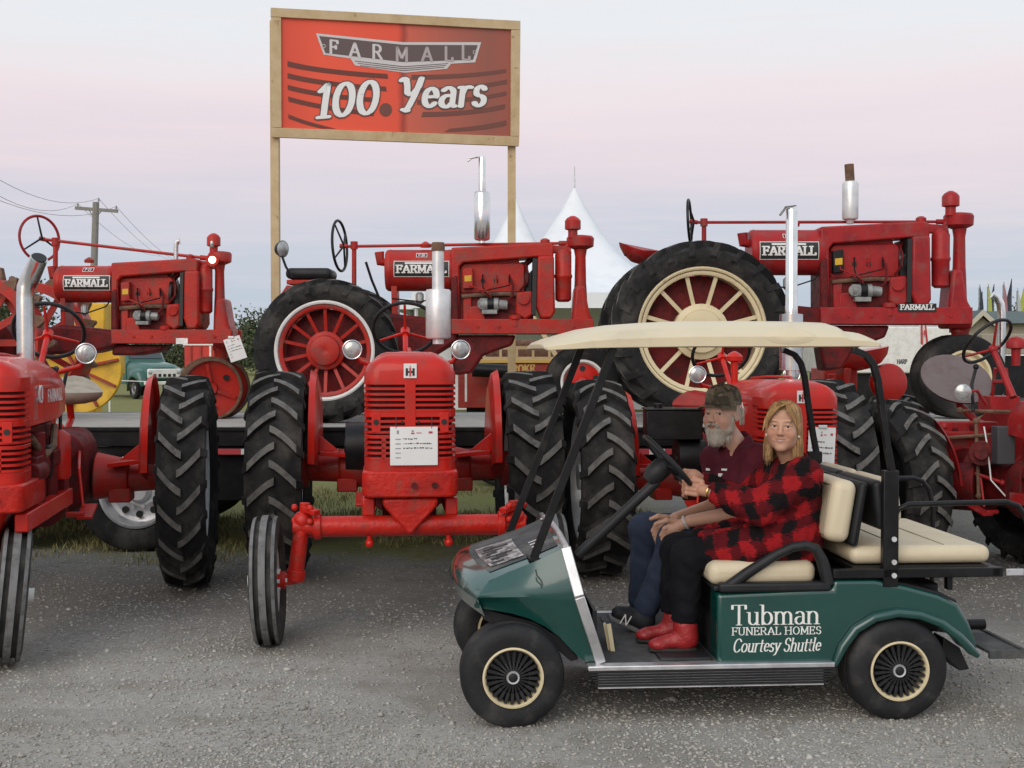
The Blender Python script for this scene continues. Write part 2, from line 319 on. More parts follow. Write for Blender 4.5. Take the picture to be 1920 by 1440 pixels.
def grass():
    n = 30000
    y = 9.8+5.5*rng.random(n)**1.2; x = -6.5+8.0*rng.random(n)
    keep = (np.sin(x*2.1+y*1.3)+np.sin(x*5.3-y*2.2)+.9*np.sin(y*1.7) + rng.random(n)*1.6 > .3) & (x < 1.0+.5*np.sin(y*3)) & (y+.5*np.sin(x*1.4)+rng.random(n)*.7 > 10.3)
    x, y = x[keep], y[keep]; n = len(x)
    h = .02+.055*rng.random(n); a = rng.random(n)*2*PI; wd = .003+.003*rng.random(n); ln = (rng.random((n,2))-.5)*.07
    dx, dy = np.cos(a)*wd, np.sin(a)*wd; z = gz(x, y)
    P = np.stack([np.stack([x-dx,y-dy,z],1), np.stack([x+dx,y+dy,z],1), np.stack([x+dx*.6+ln[:,0]*.4,y+dy*.6+ln[:,1]*.4,z+h*.6],1), np.stack([x-dx*.6+ln[:,0]*.4,y-dy*.6+ln[:,1]*.4,z+h*.6],1), np.stack([x+ln[:,0],y+ln[:,1],z+h],1)],1).reshape(-1,3)
    g = G(); g.v = P.tolist(); g.f = [f for k in range(n) for f in ((5*k,5*k+1,5*k+2,5*k+3),(5*k+3,5*k+2,5*k+4))]; g.m = [0]*len(g.f)
    me = bpy.data.meshes.new('grass'); me.from_pydata(g.v, [], g.f); me.materials.append(GRASS)
    o = bpy.data.objects.new('grass', me); COL.objects.link(o); o['kind'] = 'stuff'; o['label'] = 'short dry grass under the flatbed trailer'
grass()
# ------------------------------------------------------------------ lettering: broad-pen strokes
def _a(cx, cy, rx, ry, a0, a1, n=14):
    return [(cx+rx*math.cos(math.radians(a0+(a1-a0)*i/n)), cy+ry*math.sin(math.radians(a0+(a1-a0)*i/n))) for i in range(n+1)]
GL = {
 'F': (.74, [[(.15,0),(.15,1)],[(.15,1),(.68,1),(.68,.82)],[(.15,.52),(.55,.52)],[(.55,.62),(.55,.42)]], [(.15,0),(.15,1)]),
 'A': (.92, [[(.08,0),(.46,1),(.84,0)],[(.24,.34),(.68,.34)]], [(.08,0),(.84,0)]),
 'R': (.86, [[(.15,0),(.15,1)],[(.15,1),(.45,1)]+_a(.45,.75,.24,.25,90,-90)+[(.15,.5)],[(.42,.5),(.78,0)]], [(.15,0),(.15,1),(.8,0)]),
 'M': (1.04, [[(.14,0),(.14,1),(.52,.2),(.9,1),(.9,0)]], [(.14,0),(.9,0),(.12,1),(.92,1)]),
 'L': (.72, [[(.15,1),(.15,0),(.66,0),(.66,.22)]], [(.15,1),(.15,0)]),
 'T': (.84, [[(.06,.8),(.06,1),(.78,1),(.78,.8)],[(.42,1),(.42,0)]], [(.42,0)]),
 'U': (.88, [[(.14,1),(.14,.32)]+_a(.44,.32,.3,.32,180,360)+[(.74,1)]], [(.14,1),(.74,1)]),
 'N': (.94, [[(.15,0),(.15,1),(.79,0),(.79,1)]], [(.15,0),(.13,1),(.79,1)]),
 'E': (.76, [[(.66,.8),(.66,1),(.15,1),(.15,0),(.68,0),(.68,.2)],[(.15,.52),(.52,.52)],[(.52,.62),(.52,.42)]], [(.15,1),(.15,0)]),
 'H': (.94, [[(.15,0),(.15,1)],[(.79,0),(.79,1)],[(.15,.52),(.79,.52)]], [(.15,0),(.15,1),(.79,0),(.79,1)]),
 'O': (.94, [_a(.47,.5,.36,.5,0,360,28)], []),
 'S': (.72, [[(.6,.78)]+_a(.36,.75,.24,.25,10,180)+_a(.36,.75,.24,.24,180,250,5)+_a(.36,.26,.25,.27,70,-90)+_a(.36,.26,.25,.26,-90,-165)], []),
 'P': (.78, [[(.15,0),(.15,1)],[(.15,1),(.45,1)]+_a(.45,.74,.25,.26,90,-90)+[(.15,.48)]], [(.15,0),(.15,1)]),
 'B': (.82, [[(.15,0),(.15,1)],[(.15,1),(.43,1)]+_a(.43,.77,.22,.23,90,-90)+[(.15,.54)],[(.43,.54)]+_a(.43,.27,.28,.27,90,-90)+[(.15,0)]], [(.15,0),(.15,1)]),
 'K': (.88, [[(.15,0),(.15,1)],[(.75,1),(.18,.45)],[(.35,.6),(.8,0)]], [(.15,0),(.15,1),(.75,1),(.8,0)]),
 'C': (.86, [[(.76,.78)]+_a(.46,.5,.36,.5,35,325,24)], []),
 'Y': (.9, [_a(.2,.9,.1,.1,160,40,6)+[(.34,.75),(.36,.6)]+_a(.5,.58,.14,.12,180,270,5)+[(.6,.5),(.78,.72),(.84,1)],[(.84,1),(.66,.45),(.5,.1),(.4,-.06)],[(.28,-.02),(.4,-.07),(.46,-.06)]], []),
 'u': (.72, [[(.04,.63),(.14,.63),(.14,.2)]+_a(.34,.2,.2,.2,180,300)+[(.56,.14)],[(.46,.63),(.56,.63),(.56,0),(.66,0)]], []),
 'b': (.74, [[(.04,1),(.15,1),(.15,0)],_a(.38,.32,.25,.32,150,-150,20)], []),
 'm': (1.12, [[(.04,.63),(.14,.63),(.14,0)],_a(.34,.42,.2,.22,160,0,8)+[(.54,0)],_a(.74,.42,.2,.22,160,0,8)+[(.94,0)]], [(.14,0),(.54,0),(.94,0)]),
 'a': (.66, [_a(.3,.46,.2,.18,150,0,8)+[(.5,.1)]+_a(.58,.1,.08,.09,180,290,4),_a(.28,.19,.2,.19,75,300,14)+[(.5,.14)]], []),
 'n': (.74, [[(.04,.63),(.14,.63),(.14,0)],_a(.36,.42,.22,.22,160,0,8)+[(.58,0)]], [(.14,0),(.58,0)]),
 'o': (.7, [_a(.35,.32,.26,.32,0,360,22)], []),
 'r': (.54, [[(.04,.63),(.15,.63),(.15,0)],[(.15,.42)]+_a(.36,.45,.19,.19,170,60,6)], [(.15,0)]),
 't': (.46, [[(.2,.88),(.2,.16)]+_a(.32,.16,.12,.15,180,300,6),[(.04,.63),(.4,.63)]], []),
 'e': (.64, [[(.1,.36),(.54,.36)]+_a(.33,.34,.22,.3,0,320,20)], []),
 's': (.52, [_a(.26,.48,.16,.16,20,250,12)+_a(.25,.16,.18,.17,70,-160,12)], []),
 'y': (.66, [[(.1,.63),(.34,.05)],[(.58,.63),(.34,.05),(.22,-.22),(.08,-.26)],[(.02,.63),(.2,.63)],[(.48,.63),(.66,.63)]], []),
 'h': (.74, [[(.06,1),(.15,1),(.15,0)],_a(.36,.42,.21,.22,160,0,8)+[(.57,0)]], [(.15,0),(.57,0)]),
 'l': (.32, [[(.06,1),(.15,1),(.15,.1),(.24,0)]], []),
 '1': (.5, [[(.1,.8),(.32,1),(.3,.5),(.3,0)],[(.14,0),(.46,0)]], []),
 '0': (.8, [_a(.4,.5,.28,.5,0,360,26)], []),
 '2': (.7, [_a(.34,.72,.24,.28,160,-30,12)+[(.1,0),(.62,0)]], []),
 '3': (.7, [_a(.32,.75,.22,.25,150,-80,12),_a(.32,.26,.26,.27,80,-150,12)], []),
 '-': (.4, [[(.06,.45),(.34,.45)]], []), ' ': (.34, [], []), '.': (.25, [[(.1,0),(.12,.02)]], []),
}
def hull(pts):
    pts = sorted(set((round(x, 6), round(y, 6)) for x, y in pts))
    def half(ps):
        h = []
        for p in ps:
            while len(h) > 1 and (h[-1][0]-h[-2][0])*(p[1]-h[-2][1])-(h[-1][1]-h[-2][1])*(p[0]-h[-2][0]) <= 0: h.pop()
            h.append(p)
        return h[:-1]
    return half(pts)+half(pts[::-1])
def text_width(s, track=0): return sum(GL[c][0]+track for c in s)-track
def text_geo(g, s, org, right, up, height, width=None, nib=(.09,.04), shear=0, serif=.12, track=0, depth=.0012, warp=None, grow=0, maxlen=None):
    """flat raised letters; org = lower left of the first letter's base line"""
    org = Vector(org); R = Vector(right).normalized(); U = Vector(up).normalized(); Nn = R.cross(U).normalized()
    tw = text_width(s, track); sx_ = height if width is None else width/tw; x0 = 0; k = 0
    kx = height/sx_
    for ch in s:
        wd, strokes, sers = GL[ch]
        st = list(strokes)
        if serif: st = st+[[(x-serif*kx, y), (x+serif*kx, y)] for x, y in sers]
        for line in st:
            ser = len(line) == 2 and line[0][1] == line[1][1] and abs(line[0][0]-line[1][0]-(-2*serif*kx)) < 1e-6 and serif
            if maxlen:
                nl = [line[0]]
                for p, q in zip(line[:-1], line[1:]):
                    k_ = max(1, math.ceil(math.hypot(q[0]-p[0], q[1]-p[1])/maxlen)); nl += [(p[0]+(q[0]-p[0])*i/k_, p[1]+(q[1]-p[1])*i/k_) for i in range(1, k_+1)]
                line = nl
            for p, q in zip(line[:-1], line[1:]):
                a, b = nib[0]/2*kx, nib[1]/2
                a += grow*kx; b += grow
                pts = []
                for (x, y) in (p, q):
                    for i in range(8):
                        t = 2*PI*i/8+PI/8
                        cx_, cy_ = math.cos(t), math.sin(t)
                        m = max(abs(cx_), abs(cy_)) if not grow else 1
                        pts.append((x+a*cx_/m, y+b*cy_/m))
                hp = []
                for (x, y) in hull(pts):
                    X = (x0+x)*sx_ + shear*y*height; Y = y*height
                    if warp: X, Y = warp(X, Y)
                    hp.append(org+R*X+U*Y)
                k += 1
                dd = depth+(k % 40)*.000012*max(1, height*4)
                n = len(hp); top = [h+Nn*dd for h in hp]
                g.add(hp+top, [tuple(range(n, 2*n))]+[(i, (i+1) % n, n+(i+1) % n, n+i) for i in range(n)])
        x0 += wd+track
    return g
# ------------------------------------------------------------------ tyres and wheels (axis = local X)
def ag_tyre(R, Wd, Rr, lugs, h, name, sgn=1, lw=.05, sweep=.25):
    Rt = R-h; g = G()
    def rad(t):  # t in -1..1 across the tread
        return Rt-.035*abs(t)**2.6*(Wd/.38)
    prof = [(-.36*Wd, Rr), (-.47*Wd, Rr+.25*(Rt-Rr)), (-.5*Wd, Rr+.52*(Rt-Rr)), (-.485*Wd, Rr+.78*(Rt-Rr))]
    prof += [(t*.44*Wd, rad(t)) for t in np.linspace(-1, 1, 9)]
    prof += [(-a, r) for a, r in prof[3::-1]]
    g.lathe(prof, (0,0,0), (1,0,0), 56, closed=True)
    dA = 2*PI/lugs
    for k in range(lugs):
        for side in (-1, 1):
            a0 = dA*(k+(.5 if side > 0 else 0))
            T = [-.10, .12, .38, .66, .95, 1.08]; P = []
            for i, t in enumerate(T):
                ang = a0+sgn*sweep*(t**1.25 if t > 0 else t*.6)
                wdt = lw*(.95+.12*t)/R; tt = min(t, 1.0)
                rb = rad(tt)-.012; rt = Rt+h-.018*max(0, t)**3
                xb = side*t*.44*Wd
                if t > 1: xb = side*.492*Wd; rb = Rt-.11; rt = Rt-.085
                hw = wdt/2
                for r, e in ((rb, -1.25), (rt, -.9), (rt, .9), (rb, 1.25)):
                    aa = ang+e*hw
                    P.append((xb + (side*.018 if (t > 1 and r == rt) else 0), r*math.cos(aa), r*math.sin(aa)))
            o = len(g.v); g.v += P
            for i in range(len(T)-1):
                for j, mm in ((0,0),(1,1),(2,0)):
                    g.f.append((o+4*i+j, o+4*i+j+1, o+4*i+5+j, o+4*i+4+j)); g.m.append(mm if i < len(T)-2 else 0)
            g.f.append((o, o+1, o+2, o+3)); g.m.append(0); e_ = o+4*(len(T)-1); g.f.append((e_+3, e_+2, e_+1, e_)); g.m.append(0)
    return mesh(g, name, [RUB, LUG])
def rib_tyre(R, Wd, Rr, name, mats):
    g = G(); a = Wd/2
    prof = [(-.72*a, Rr), (-.95*a, Rr+.3*(R-Rr)), (-a, Rr+.6*(R-Rr)), (-.93*a, R-.035)]
    edge = [(-.86, -.012), (-.62, -.004), (-.56, -.03), (-.30, -.03), (-.24, 0), (.24, 0), (.30, -.03), (.56, -.03), (.62, -.004), (.86, -.012)]
    prof += [(x*a, R+d) for x, d in edge] + [(-x, r) for x, r in prof[3::-1]]
    g.lathe(prof, (0,0,0), (1,0,0), 48, closed=True)
    n = 48; m = len(prof)
    for j in (4, 8, 12):  # rib tops
        for i in range(n): g.m[j*n+i] = 1
    return mesh(g, name, mats)
def plain_tyre(R, Wd, Rr, name, mats):
    g = G(); a = Wd/2; H = R-Rr
    prof = [(-.74*a, Rr), (-.92*a, Rr+.12*H), (-a, Rr+.45*H), (-.97*a, Rr+.7*H), (-.86*a, R-.1*H), (-.7*a, R-.02*H)]
    for x in (-.5, -.2, .12, .42): prof += [(x*a, R), (x*a+.012*1, R-.012), (x*a+.02, R-.012), (x*a+.024, R)]
    prof += [(-x, r) for x, r in prof[5::-1]]
    g.lathe(prof, (0,0,0), (1,0,0), 56, closed=True)
    return mesh(g, name, mats)
def cut_rim(Rr, Wd, name, mt, dish=.02, hub=.1, n=8, holes=True):
    """pressed steel wheel: rim channel, dished disc and hub with nuts"""
    g = G()
    g.lathe([(-.37*Wd, Rr+.012), (-.37*Wd, Rr-.02), (-.2*Wd, Rr-.045), (.2*Wd, Rr-.045), (.37*Wd, Rr-.02), (.37*Wd, Rr+.012), (.3*Wd, Rr-.005), (-.3*Wd, Rr-.005)], (0,0,0), (1,0,0), 40, closed=True)
    g.lathe([(-dish, .02), (-dish-.03, hub), (dish, Rr*.72), (dish*.4, Rr-.04), (dish*.4+.012, Rr-.04), (dish+.012, Rr*.72), (-dish-.018, hub), (-dish+.012, .02)], (0,0,0), (1,0,0), 36, closed=True)
    g.cyl((-dish-.09,0,0), (dish+.09,0,0), hub*.62, n=16)
    for k in range(n):
        a = 2*PI*k/n
        for s in (-1, 1): g.cyl((s*(dish+.02),hub*.85*math.cos(a),hub*.85*math.sin(a)), (s*(dish+.05),hub*.85*math.cos(a),hub*.85*math.sin(a)), .012, n=6)
    return mesh(g, name, mt)
REAR_TYRE = ag_tyre(.755, .40, .50, 19, .040, 'tyre', 1, lw=.060, sweep=.20)
FRONT_TYRE = rib_tyre(.365, .155, .21, 'tyre', [RUBD, RIBR])
REAR_RIM = cut_rim(.50, .36, 'rim', SILV, .05, .16); FRONT_RIM = cut_rim(.215, .13, 'rim', WHITE, .02, .06, 6)
def wheel(parent, M, tyre, rim, name='wheel'):
    o = bpy.data.objects.new(name, None); COL.objects.link(o); o.parent = parent; o.matrix_local = M; FR[o] = FR[parent] @ M; o.empty_display_size = .1
    share('tyre', tyre, o); share('rim', rim, o); return o
# ------------------------------------------------------------------ the styled row-crop tractors in the front row
# local frame: rear axle centre on the ground at the origin, nose towards -Y, +X is the picture's right
def hood_sec(y, wd, zt, zb, r=.12, crown=.03, n=6):
    P = []
    for cx, a in ((wd/2-r, 0), (-wd/2+r, PI/2)):
        for i in range(n+1):
            t = a+PI/2*i/n; x = cx+r*math.cos(t); P.append(Vector((x, y, zt-r+r*math.sin(t)+crown*(1-(2*x/wd)**2)-crown)))
    return [Vector((wd/2, y, zb))]+P+[Vector((-wd/2, y, zb))]
def ih_emblem(parent, cx, y, cz, s, world=False):
    g = G(); g.mi = 0; g.bb(cx-s/2, cx+s/2, y, y-.006, cz-s*.56, cz+s*.56)
    g.mi = 1
    for sx_ in (-1, 1): g.bb(cx+sx_*s*.26-s*.085, cx+sx_*s*.26+s*.085, y-.005, y-.0085, cz-s*.38, cz+s*.2)
    g.bb(cx-s*.2, cx+s*.2, y-.005, y-.0082, cz-s*.16, cz-s*.02)
    g.mi = 2; g.bb(cx-s*.07, cx+s*.07, y-.005, y-.0095, cz-s*.42, cz+s*.26); g.ball((cx, y-.006, cz+s*.36), s*.05, 8, 6)
    return part('emblem', g, [EMW, EMB, INKR], parent)
def row_tractor(label, loc, rz, sc=1, front='wide', stack='can', seat_mat=TAN, track=.95, pulley=True, group='red tractors parked nose-out in the front row', steer=0, paint=RED, lamps=True, tys=1.0, sx=.19, rrim=None, custom=False, tyw=1.0, fend=.64):
    t = thing('tractor', label, 'tractor', loc, rz, group, sc)
    # bonnet and grille
    hood = G(); ys = [-2.24, -2.16, -2.0, -1.6, -1.2, -.92, -.86]
    prm = [(.505,1.625,.09),(.505,1.655,.12),(.50,1.66,.12),(.48,1.65,.12),(.455,1.63,.13),(.43,1.60,.14),(.36,1.55,.14)]
    hood.loft([hood_sec(y, wd, zt, 1.27 if y < -1 else 1.30, r, .035) for y, (wd, zt, r) in zip(ys, prm)])
    h = part('hood', hood, paint, t, .006)
    rg = G(); rg.tube([(0,-2.235,1.612),(0,-2.16,1.665),(0,-2.0,1.667),(0,-1.6,1.66),(0,-1.2,1.64)], .011, 6); part('hood_ridge', rg, paint, h)
    for s in (-1, 1):   # side name plates and round badges
        q = G(); q.bb(s*.247, s*.258, -1.98, -1.55, 1.47, 1.485); q.bb(s*.24, s*.2465+s*.004, -2.08, -1.93, 1.3, 1.42); part('hood_trim', q, CHR if s > 0 else paint, h)
        q = G(); q.mi = 0; q.cyl((s*.25,-1.88,1.44), (s*.262,-1.88,1.44), .05, n=24); q.mi = 1; q.cyl((s*.261,-1.88,1.44), (s*.264,-1.88,1.44), .038, n=24); q.mi = 0; q.bb(s*.263, s*.266, -1.89, -1.87, 1.41, 1.47); part('badge', q, [EMW, INKR], h)
        q = G(); text_geo(q, 'FARMALL', (s*.243, -1.62 if s > 0 else -1.16, 1.385), (0, s, 0), (0,0,1), .07, .44, (.14,.1), 0, 0, .1); part('lettering', q, EMW, h)
    gr = G(); zt = 1.63; secs = []
    def foot(wd, dep, r, n=5):   # U-shaped plan of the grille, open at the back
        P = [(wd/2, dep)]
        P += arcp((wd/2-r, r), r, 0, -PI/2, n)
        P += arcp((-wd/2+r, r), r, -PI/2, -PI, n)+[(-wd/2, dep)]
        return P
    fr = foot(.515, .25, .09); fi = foot(.475, .25, .075)
    def band(g, z0, z1, bow0=0, bow1=0, outl=fr, inn=fi):
        Y0 = -2.40
        P = [Vector((x, Y0+y, z0)) for x, y in outl]+[Vector((x, Y0+y, z1)) for x, y in outl]+[Vector((x, Y0+y+.02, z1)) for x, y in inn]+[Vector((x, Y0+y+.02, z0)) for x, y in inn]
        n = len(outl)
        fs = [(k*n+i, k*n+i+1, ((k+1) % 4)*n+i+1, ((k+1) % 4)*n+i) for k in range(4) for i in range(n-1)]
        g.add(P, fs); return g
    # crown of the grille: dome
    cr = G(); secs = []
    for z, k in ((1.475, 1), (1.54, 1), (1.585, .985), (1.62, .93), (1.645, .80), (1.657, .6), (1.66, .3)):
        secs.append([Vector((x*k, -2.40+.25-(.25-y)*(1-(1-k)*.9), z-.05*(abs(x)/.26)**2*(1 if z > 1.58 else 0)*k)) for x, y in fr])
    cr.loft(secs, closed=False); n_ = len(fr)
    part('grille_crown', cr, paint, t, 0)
    gl = G(); band(gl, 1.0, 1.03); band(gl, .975, 1.02); gl = G(); band(gl, .97, 1.045); band(gl, 1.285, 1.315); band(gl, 1.165, 1.185)
    gl.bb(-.03, .03, -2.405, -2.385, 1.0, 1.50)
    for s in (-1, 1): gl.bb(s*.165, s*.215, -2.403, -2.386, 1.2, 1.31); gl.bb(s*.16, s*.135, -2.402, -2.388, 1.03, 1.17)
    grille = part('grille', gl, paint, t, .002)
    bk = G(); bk.loft([[Vector((x*.93, -2.40+.035+y*.93, z)) for x, y in fr] for z in (.98, 1.5)], closed=False, caps=False); part('screen', bk, DRED, grille)
    sl = G(); Pz = [(x, y) for x, y in fr]
    band(sl, -.007, .007); slm = mesh(sl, 'slat', paint)
    zs = [1.475-.0305*i for i in range(6)]+[1.262-.0305*i for i in range(3)]+[1.145-.0305*i for i in range(4)]
    for z in zs: share('slat', slm, grille, Matrix.Translation((0,-.002,z)))
    for x, r in ((-.19,.016),(.19,.016),(-.045,.008),(.045,.008)):
        hg = G(); hg.cyl((x,-2.398,1.258),(x,-2.408,1.258), r, n=14); part('bolt_hole', hg, EMB, grille)
    ih_emblem(t, 0, -2.404, 1.545, .072)
    # bolster and front axle
    bo = G(); bo.loft([[Vector((x*a, -2.42+y*b, z)) for x, y in foot(.53, .55, .06)] for z, a, b in ((.985,1,1),(.96,1.02,1.02),(.86,1.02,1.02),(.835,.98,.98))]); bz = part('front_bolster', bo, REDC if paint is RED else paint, t, .012)
    for x in (.02, .135):
        q = G(); q.cyl((x,-2.43,.905),(x,-2.445,.905), .017, n=12); part('bolt', q, DRED, bz)
    if front == 'wide':
        c = G(); c.loft([[Vector((x*k, -2.41+.02+y, z)) for x, y in ((-.155,0),(.155,0),(.155,.3),(-.155,.3))] for z, k in ((.828,1),(.79,1.0),(.72,.62),(.655,.22),(.625,.1))]); part('axle_bracket', c, REDC, bz, .015)
        a = G(); a.cyl((-.55,-2.30,.665),(.55,-2.30,.665), .058, n=20); a.cyl((-.66,-2.30,.665),(-.5,-2.30,.665), .047, n=16); a.cyl((.66,-2.30,.665),(.5,-2.30,.665), .047, n=16)
        for s in (-1, 1): a.cyl((s*.54,-2.30,.665),(s*.50,-2.30,.665), .075, n=20)
        ax = part('front_axle', a, REDC, t, .006)
        for x in (-.23, .22):
            b = G(); b.cyl((x,-2.30,.57),(x,-2.30,.63), .016, n=8); b.ball((x,-2.30,.565), .026, 12, 8); part('axle_bolt', b, paint, ax)
        for s in (-1, 1):
            k = G(); k.ball((s*.605,-2.30,.70), .055, 14, 10); k.cyl((s*.60,-2.30,.74),(s*.645,-2.30,.40), .042, .046, 16); k.cyl((s*.59,-2.30,.80),(s*.598,-2.30,.70), .03, n=12); k.cyl((s*.64,-2.30,.42),(s*.65,-2.30,.36), .055, n=14)
            k.beam((s*.60,-2.30,.77),(s*.52,-2.38,.75), .05, .03); k.beam((s*.64,-2.30,.375),(s*.78,-2.30,.365), .07, .06); k.cyl((s*.70,-2.30,.365),(s*.78,-2.30,.365), .05, n=16)
            for zz in (.775, .70): k.ball((s*.60+s*.05,-2.31,zz), .02, 8, 6); k.ball((s*.56,-2.36,zz), .02, 8, 6)
            part('steering_knuckle', k, REDC, ax, .004)
            wheel(t, Matrix.Translation((s*.80,-2.30,.365)) @ Matrix.Rotation(steer, 4, 'Z') @ Matrix.Rotation(s*.03, 4, 'Y'), FRONT_TYRE, FRONT_RIM, 'front_wheel')
        q = G(); q.cyl((-.6,-2.16,.6),(.6,-2.16,.6), .017, n=8); part('tie_rod', q, paint, ax)
    else:
        c = G(); c.loft([[Vector((x*k, -2.40+.05+y*k2, z)) for x, y in rrect(.34, .34, .06)] for z, k, k2 in ((.835,1,1),(.7,.6,.7),(.5,.42,.5),(.33,.4,.45))]); c.xf(Matrix.Translation((0,.17,0))); c.cyl((-.2,-2.18,.37),(.2,-2.18,.37), .045, n=14); part('front_pedestal', c, paint, t, .012)
        for s in (-1, 1): wheel(t, Matrix.Translation((s*.16,-2.18,.372)) @ Matrix.Rotation(steer, 4, 'Z') @ Matrix.Rotation(s*.1, 4, 'Y'), FRONT_TYRE, FRONT_RIM, 'front_wheel')
    # engine, gearbox, frame
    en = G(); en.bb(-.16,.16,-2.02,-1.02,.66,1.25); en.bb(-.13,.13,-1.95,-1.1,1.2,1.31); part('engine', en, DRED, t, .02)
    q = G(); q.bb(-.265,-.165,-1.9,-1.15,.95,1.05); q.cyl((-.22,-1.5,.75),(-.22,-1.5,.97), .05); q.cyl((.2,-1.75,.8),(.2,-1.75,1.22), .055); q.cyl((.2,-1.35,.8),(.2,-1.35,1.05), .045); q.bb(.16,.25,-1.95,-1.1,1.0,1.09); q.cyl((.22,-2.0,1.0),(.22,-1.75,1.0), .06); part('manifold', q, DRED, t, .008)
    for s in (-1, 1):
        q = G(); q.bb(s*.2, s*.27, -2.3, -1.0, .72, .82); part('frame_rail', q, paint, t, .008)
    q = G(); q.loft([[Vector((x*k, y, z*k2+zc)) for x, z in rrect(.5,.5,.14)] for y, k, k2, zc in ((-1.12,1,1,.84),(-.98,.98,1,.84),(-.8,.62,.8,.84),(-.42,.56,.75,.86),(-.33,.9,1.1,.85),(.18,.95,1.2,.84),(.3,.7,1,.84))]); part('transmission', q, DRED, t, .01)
    for s in (-1, 1):
        q = G(); q.cyl((s*.18,-.75,.62),(s*.3,-.75,.62), .02); q.beam((s*.3,-.78,.60),(s*.3,-.55,.66), .1, .02); q.tube([(s*.28,-.7,.66),(s*.24,-.6,.9),(s*.2,-.35,1.0)], .012, 6); part('brake_linkage', q, paint, t, .004)
        q = G(); q.tube([(s*.2,-1.9,1.2),(s*.235,-1.7,1.08),(s*.24,-1.45,1.12),(s*.2,-1.2,1.22)], .022, 8); part('fuel_pipe', q, paint if s < 0 else RUST, t)
    q = G(); q.lathe([(0,.05),(.02,.065),(.26,.065),(.28,.05),(.3,.02)], (.235,-1.22,.9), (0,0,1), 20); q.cyl((.235,-1.22,1.0),(.1,-1.22,1.0), .03); part('oil_filter', q, paint, t)
    q = G(); q.cyl((.17,-1.55,1.0),(.25,-1.55,1.0), .06); q.bb(.18,.25,-1.62,-1.48,1.03,1.13); part('distributor', q, BLK, t, .01)
    for s in (-1, 1):
        q = G(); q.cyl((s*.25,0,.80),(s*.48,0,.79), .17, .125, 20); q.cyl((s*.48,0,.79),(s*(track-.16),0,.78), .105, .085, 18); q.cyl((s*(track-.2),0,.78),(s*(track-.1),0,.77), .13, n=18)
        q.bb(s*.35, s*.5, -.12, .12, .62, .72)
        part('axle_housing', q, RED2 if paint is RED else paint, t, .01)
    for s in (-1, 1):
        wheel(t, Matrix.Translation((s*track,0,.755*tys)) @ Matrix.Diagonal((tys*tyw, tys, tys, 1)) @ Matrix.Rotation(PI if s > 0 else 0, 4, 'Z') @ Matrix.Rotation(.17*s, 4, 'X'), REAR_TYRE, rrim or REAR_RIM, 'rear_wheel')
        # clam fender beside each tyre
        f = G(); x0 = s*(track-.285); Rf = .80; n = 18; inner = []; outer = []; rimv = []
        A = [math.radians(8+ (172-8)*i/n) for i in range(n+1)]
        sec = []
        for a in A:
            cy, cz = -fend*math.cos(a), math.sin(a)
            r0 = .06
            sec.append([Vector((x0, cy*r0, .755+cz*r0)), Vector((x0-s*.012, cy*.64, .755+cz*.64)), Vector((x0+s*.01, cy*.735, .755+cz*.735)), Vector((x0+s*.055, cy*.765, .755+cz*.765)), Vector((x0+s*.05, cy*.755, .755+cz*.755)), Vector((x0+s*.018, cy*.727, .755+cz*.727)), Vector((x0, cy*.636, .755+cz*.636)), Vector((x0+s*.01, cy*r0, .755+cz*r0))])
        f.loft(sec); part('fender', f, paint, t)
        q = G(); q.beam((s*.38,-.15,.89),(x0,-.2,.92), .16, .03); q.prism([(x0-s*.16,-.22,.93),(x0,-.22,.93),(x0,-.22,1.06)], (0,.015,0)); part('fender_bracket', q, paint, t, .004)
    if pulley:
        q = G(); q.lathe([(-.42,.145),(-.42,.165),(-.3,.17),(-.2,.165),(-.2,.145)], (-.0,-.55,.99), (1,0,0), 28); q.cyl((-.43,-.55,.99),(-.1,-.55,.99), .05); part('belt_pulley', q, BLK, t, .004)
    # steering wheel, shaft, seat
    if custom: return t
    cw = Vector((0,-.30,1.82)); axis = Vector((0,.78,.62)).normalized()
    q = G(); q.ring(cw, axis, .23, .014, 44, 8); sw = part('steering_wheel', q, BLKP, t)
    q = G()
    for k in range(3):
        a = 2*PI*k/3+.5; u, v = perp(axis); q.cyl(cw-axis*.05, cw+(u*math.cos(a)+v*math.sin(a))*.21, .011, .009, 8)
    q.cyl(cw-axis*.08, cw-axis*.02, .035, n=12); part('spoke', q, paint, sw)
    q = G(); q.cyl(cw-axis*.05, (0,-.75,1.45), .02, n=10); q.cyl((0,-.5,1.38),(0,-.9,1.42), .03, n=10); q.bb(-.12,.12,-.9,-.72,1.1,1.5); q.bb(-.07,.07,-.72,-.45,1.05,1.4); part('steering_column', q, paint, t, .008)
    q = G(); q.bb(-.15,.15,-.86,-.8,1.38,1.58); part('dashboard', q, BLK, t, .01)
    q = G(); n = 20; secs = []
    for k, z in ((1.0,.05),(.97,.02),(.8,-.015),(.45,-.035),(.05,-.04)):
        secs.append([Vector((.24*k*math.cos(2*PI*i/n), .42+.19*k*math.sin(2*PI*i/n), 1.33+z+(.12*k*k*max(0,math.sin(2*PI*i/n))**2))) for i in range(n)])
    q.loft(secs); st_ = part('seat', q, seat_mat, t, 0)
    q = G(); q.tube([(0,.42,1.30),(0,.5,1.18),(0,.3,1.1),(0,.05,1.15)], .025, 8); part('seat_spring', q, paint, t)
    for x, y0 in ((.06,-.55),(.14,-.7),(-.12,-.6)):
        q = G(); q.tube([(x,y0,1.1),(x,y0+.03,1.35),(x*1.2,y0+.1,1.55)], .012, 6); q.ball((x*1.2,y0+.1,1.56), .022, 8, 6); part('gear_lever', q, BLK, t)
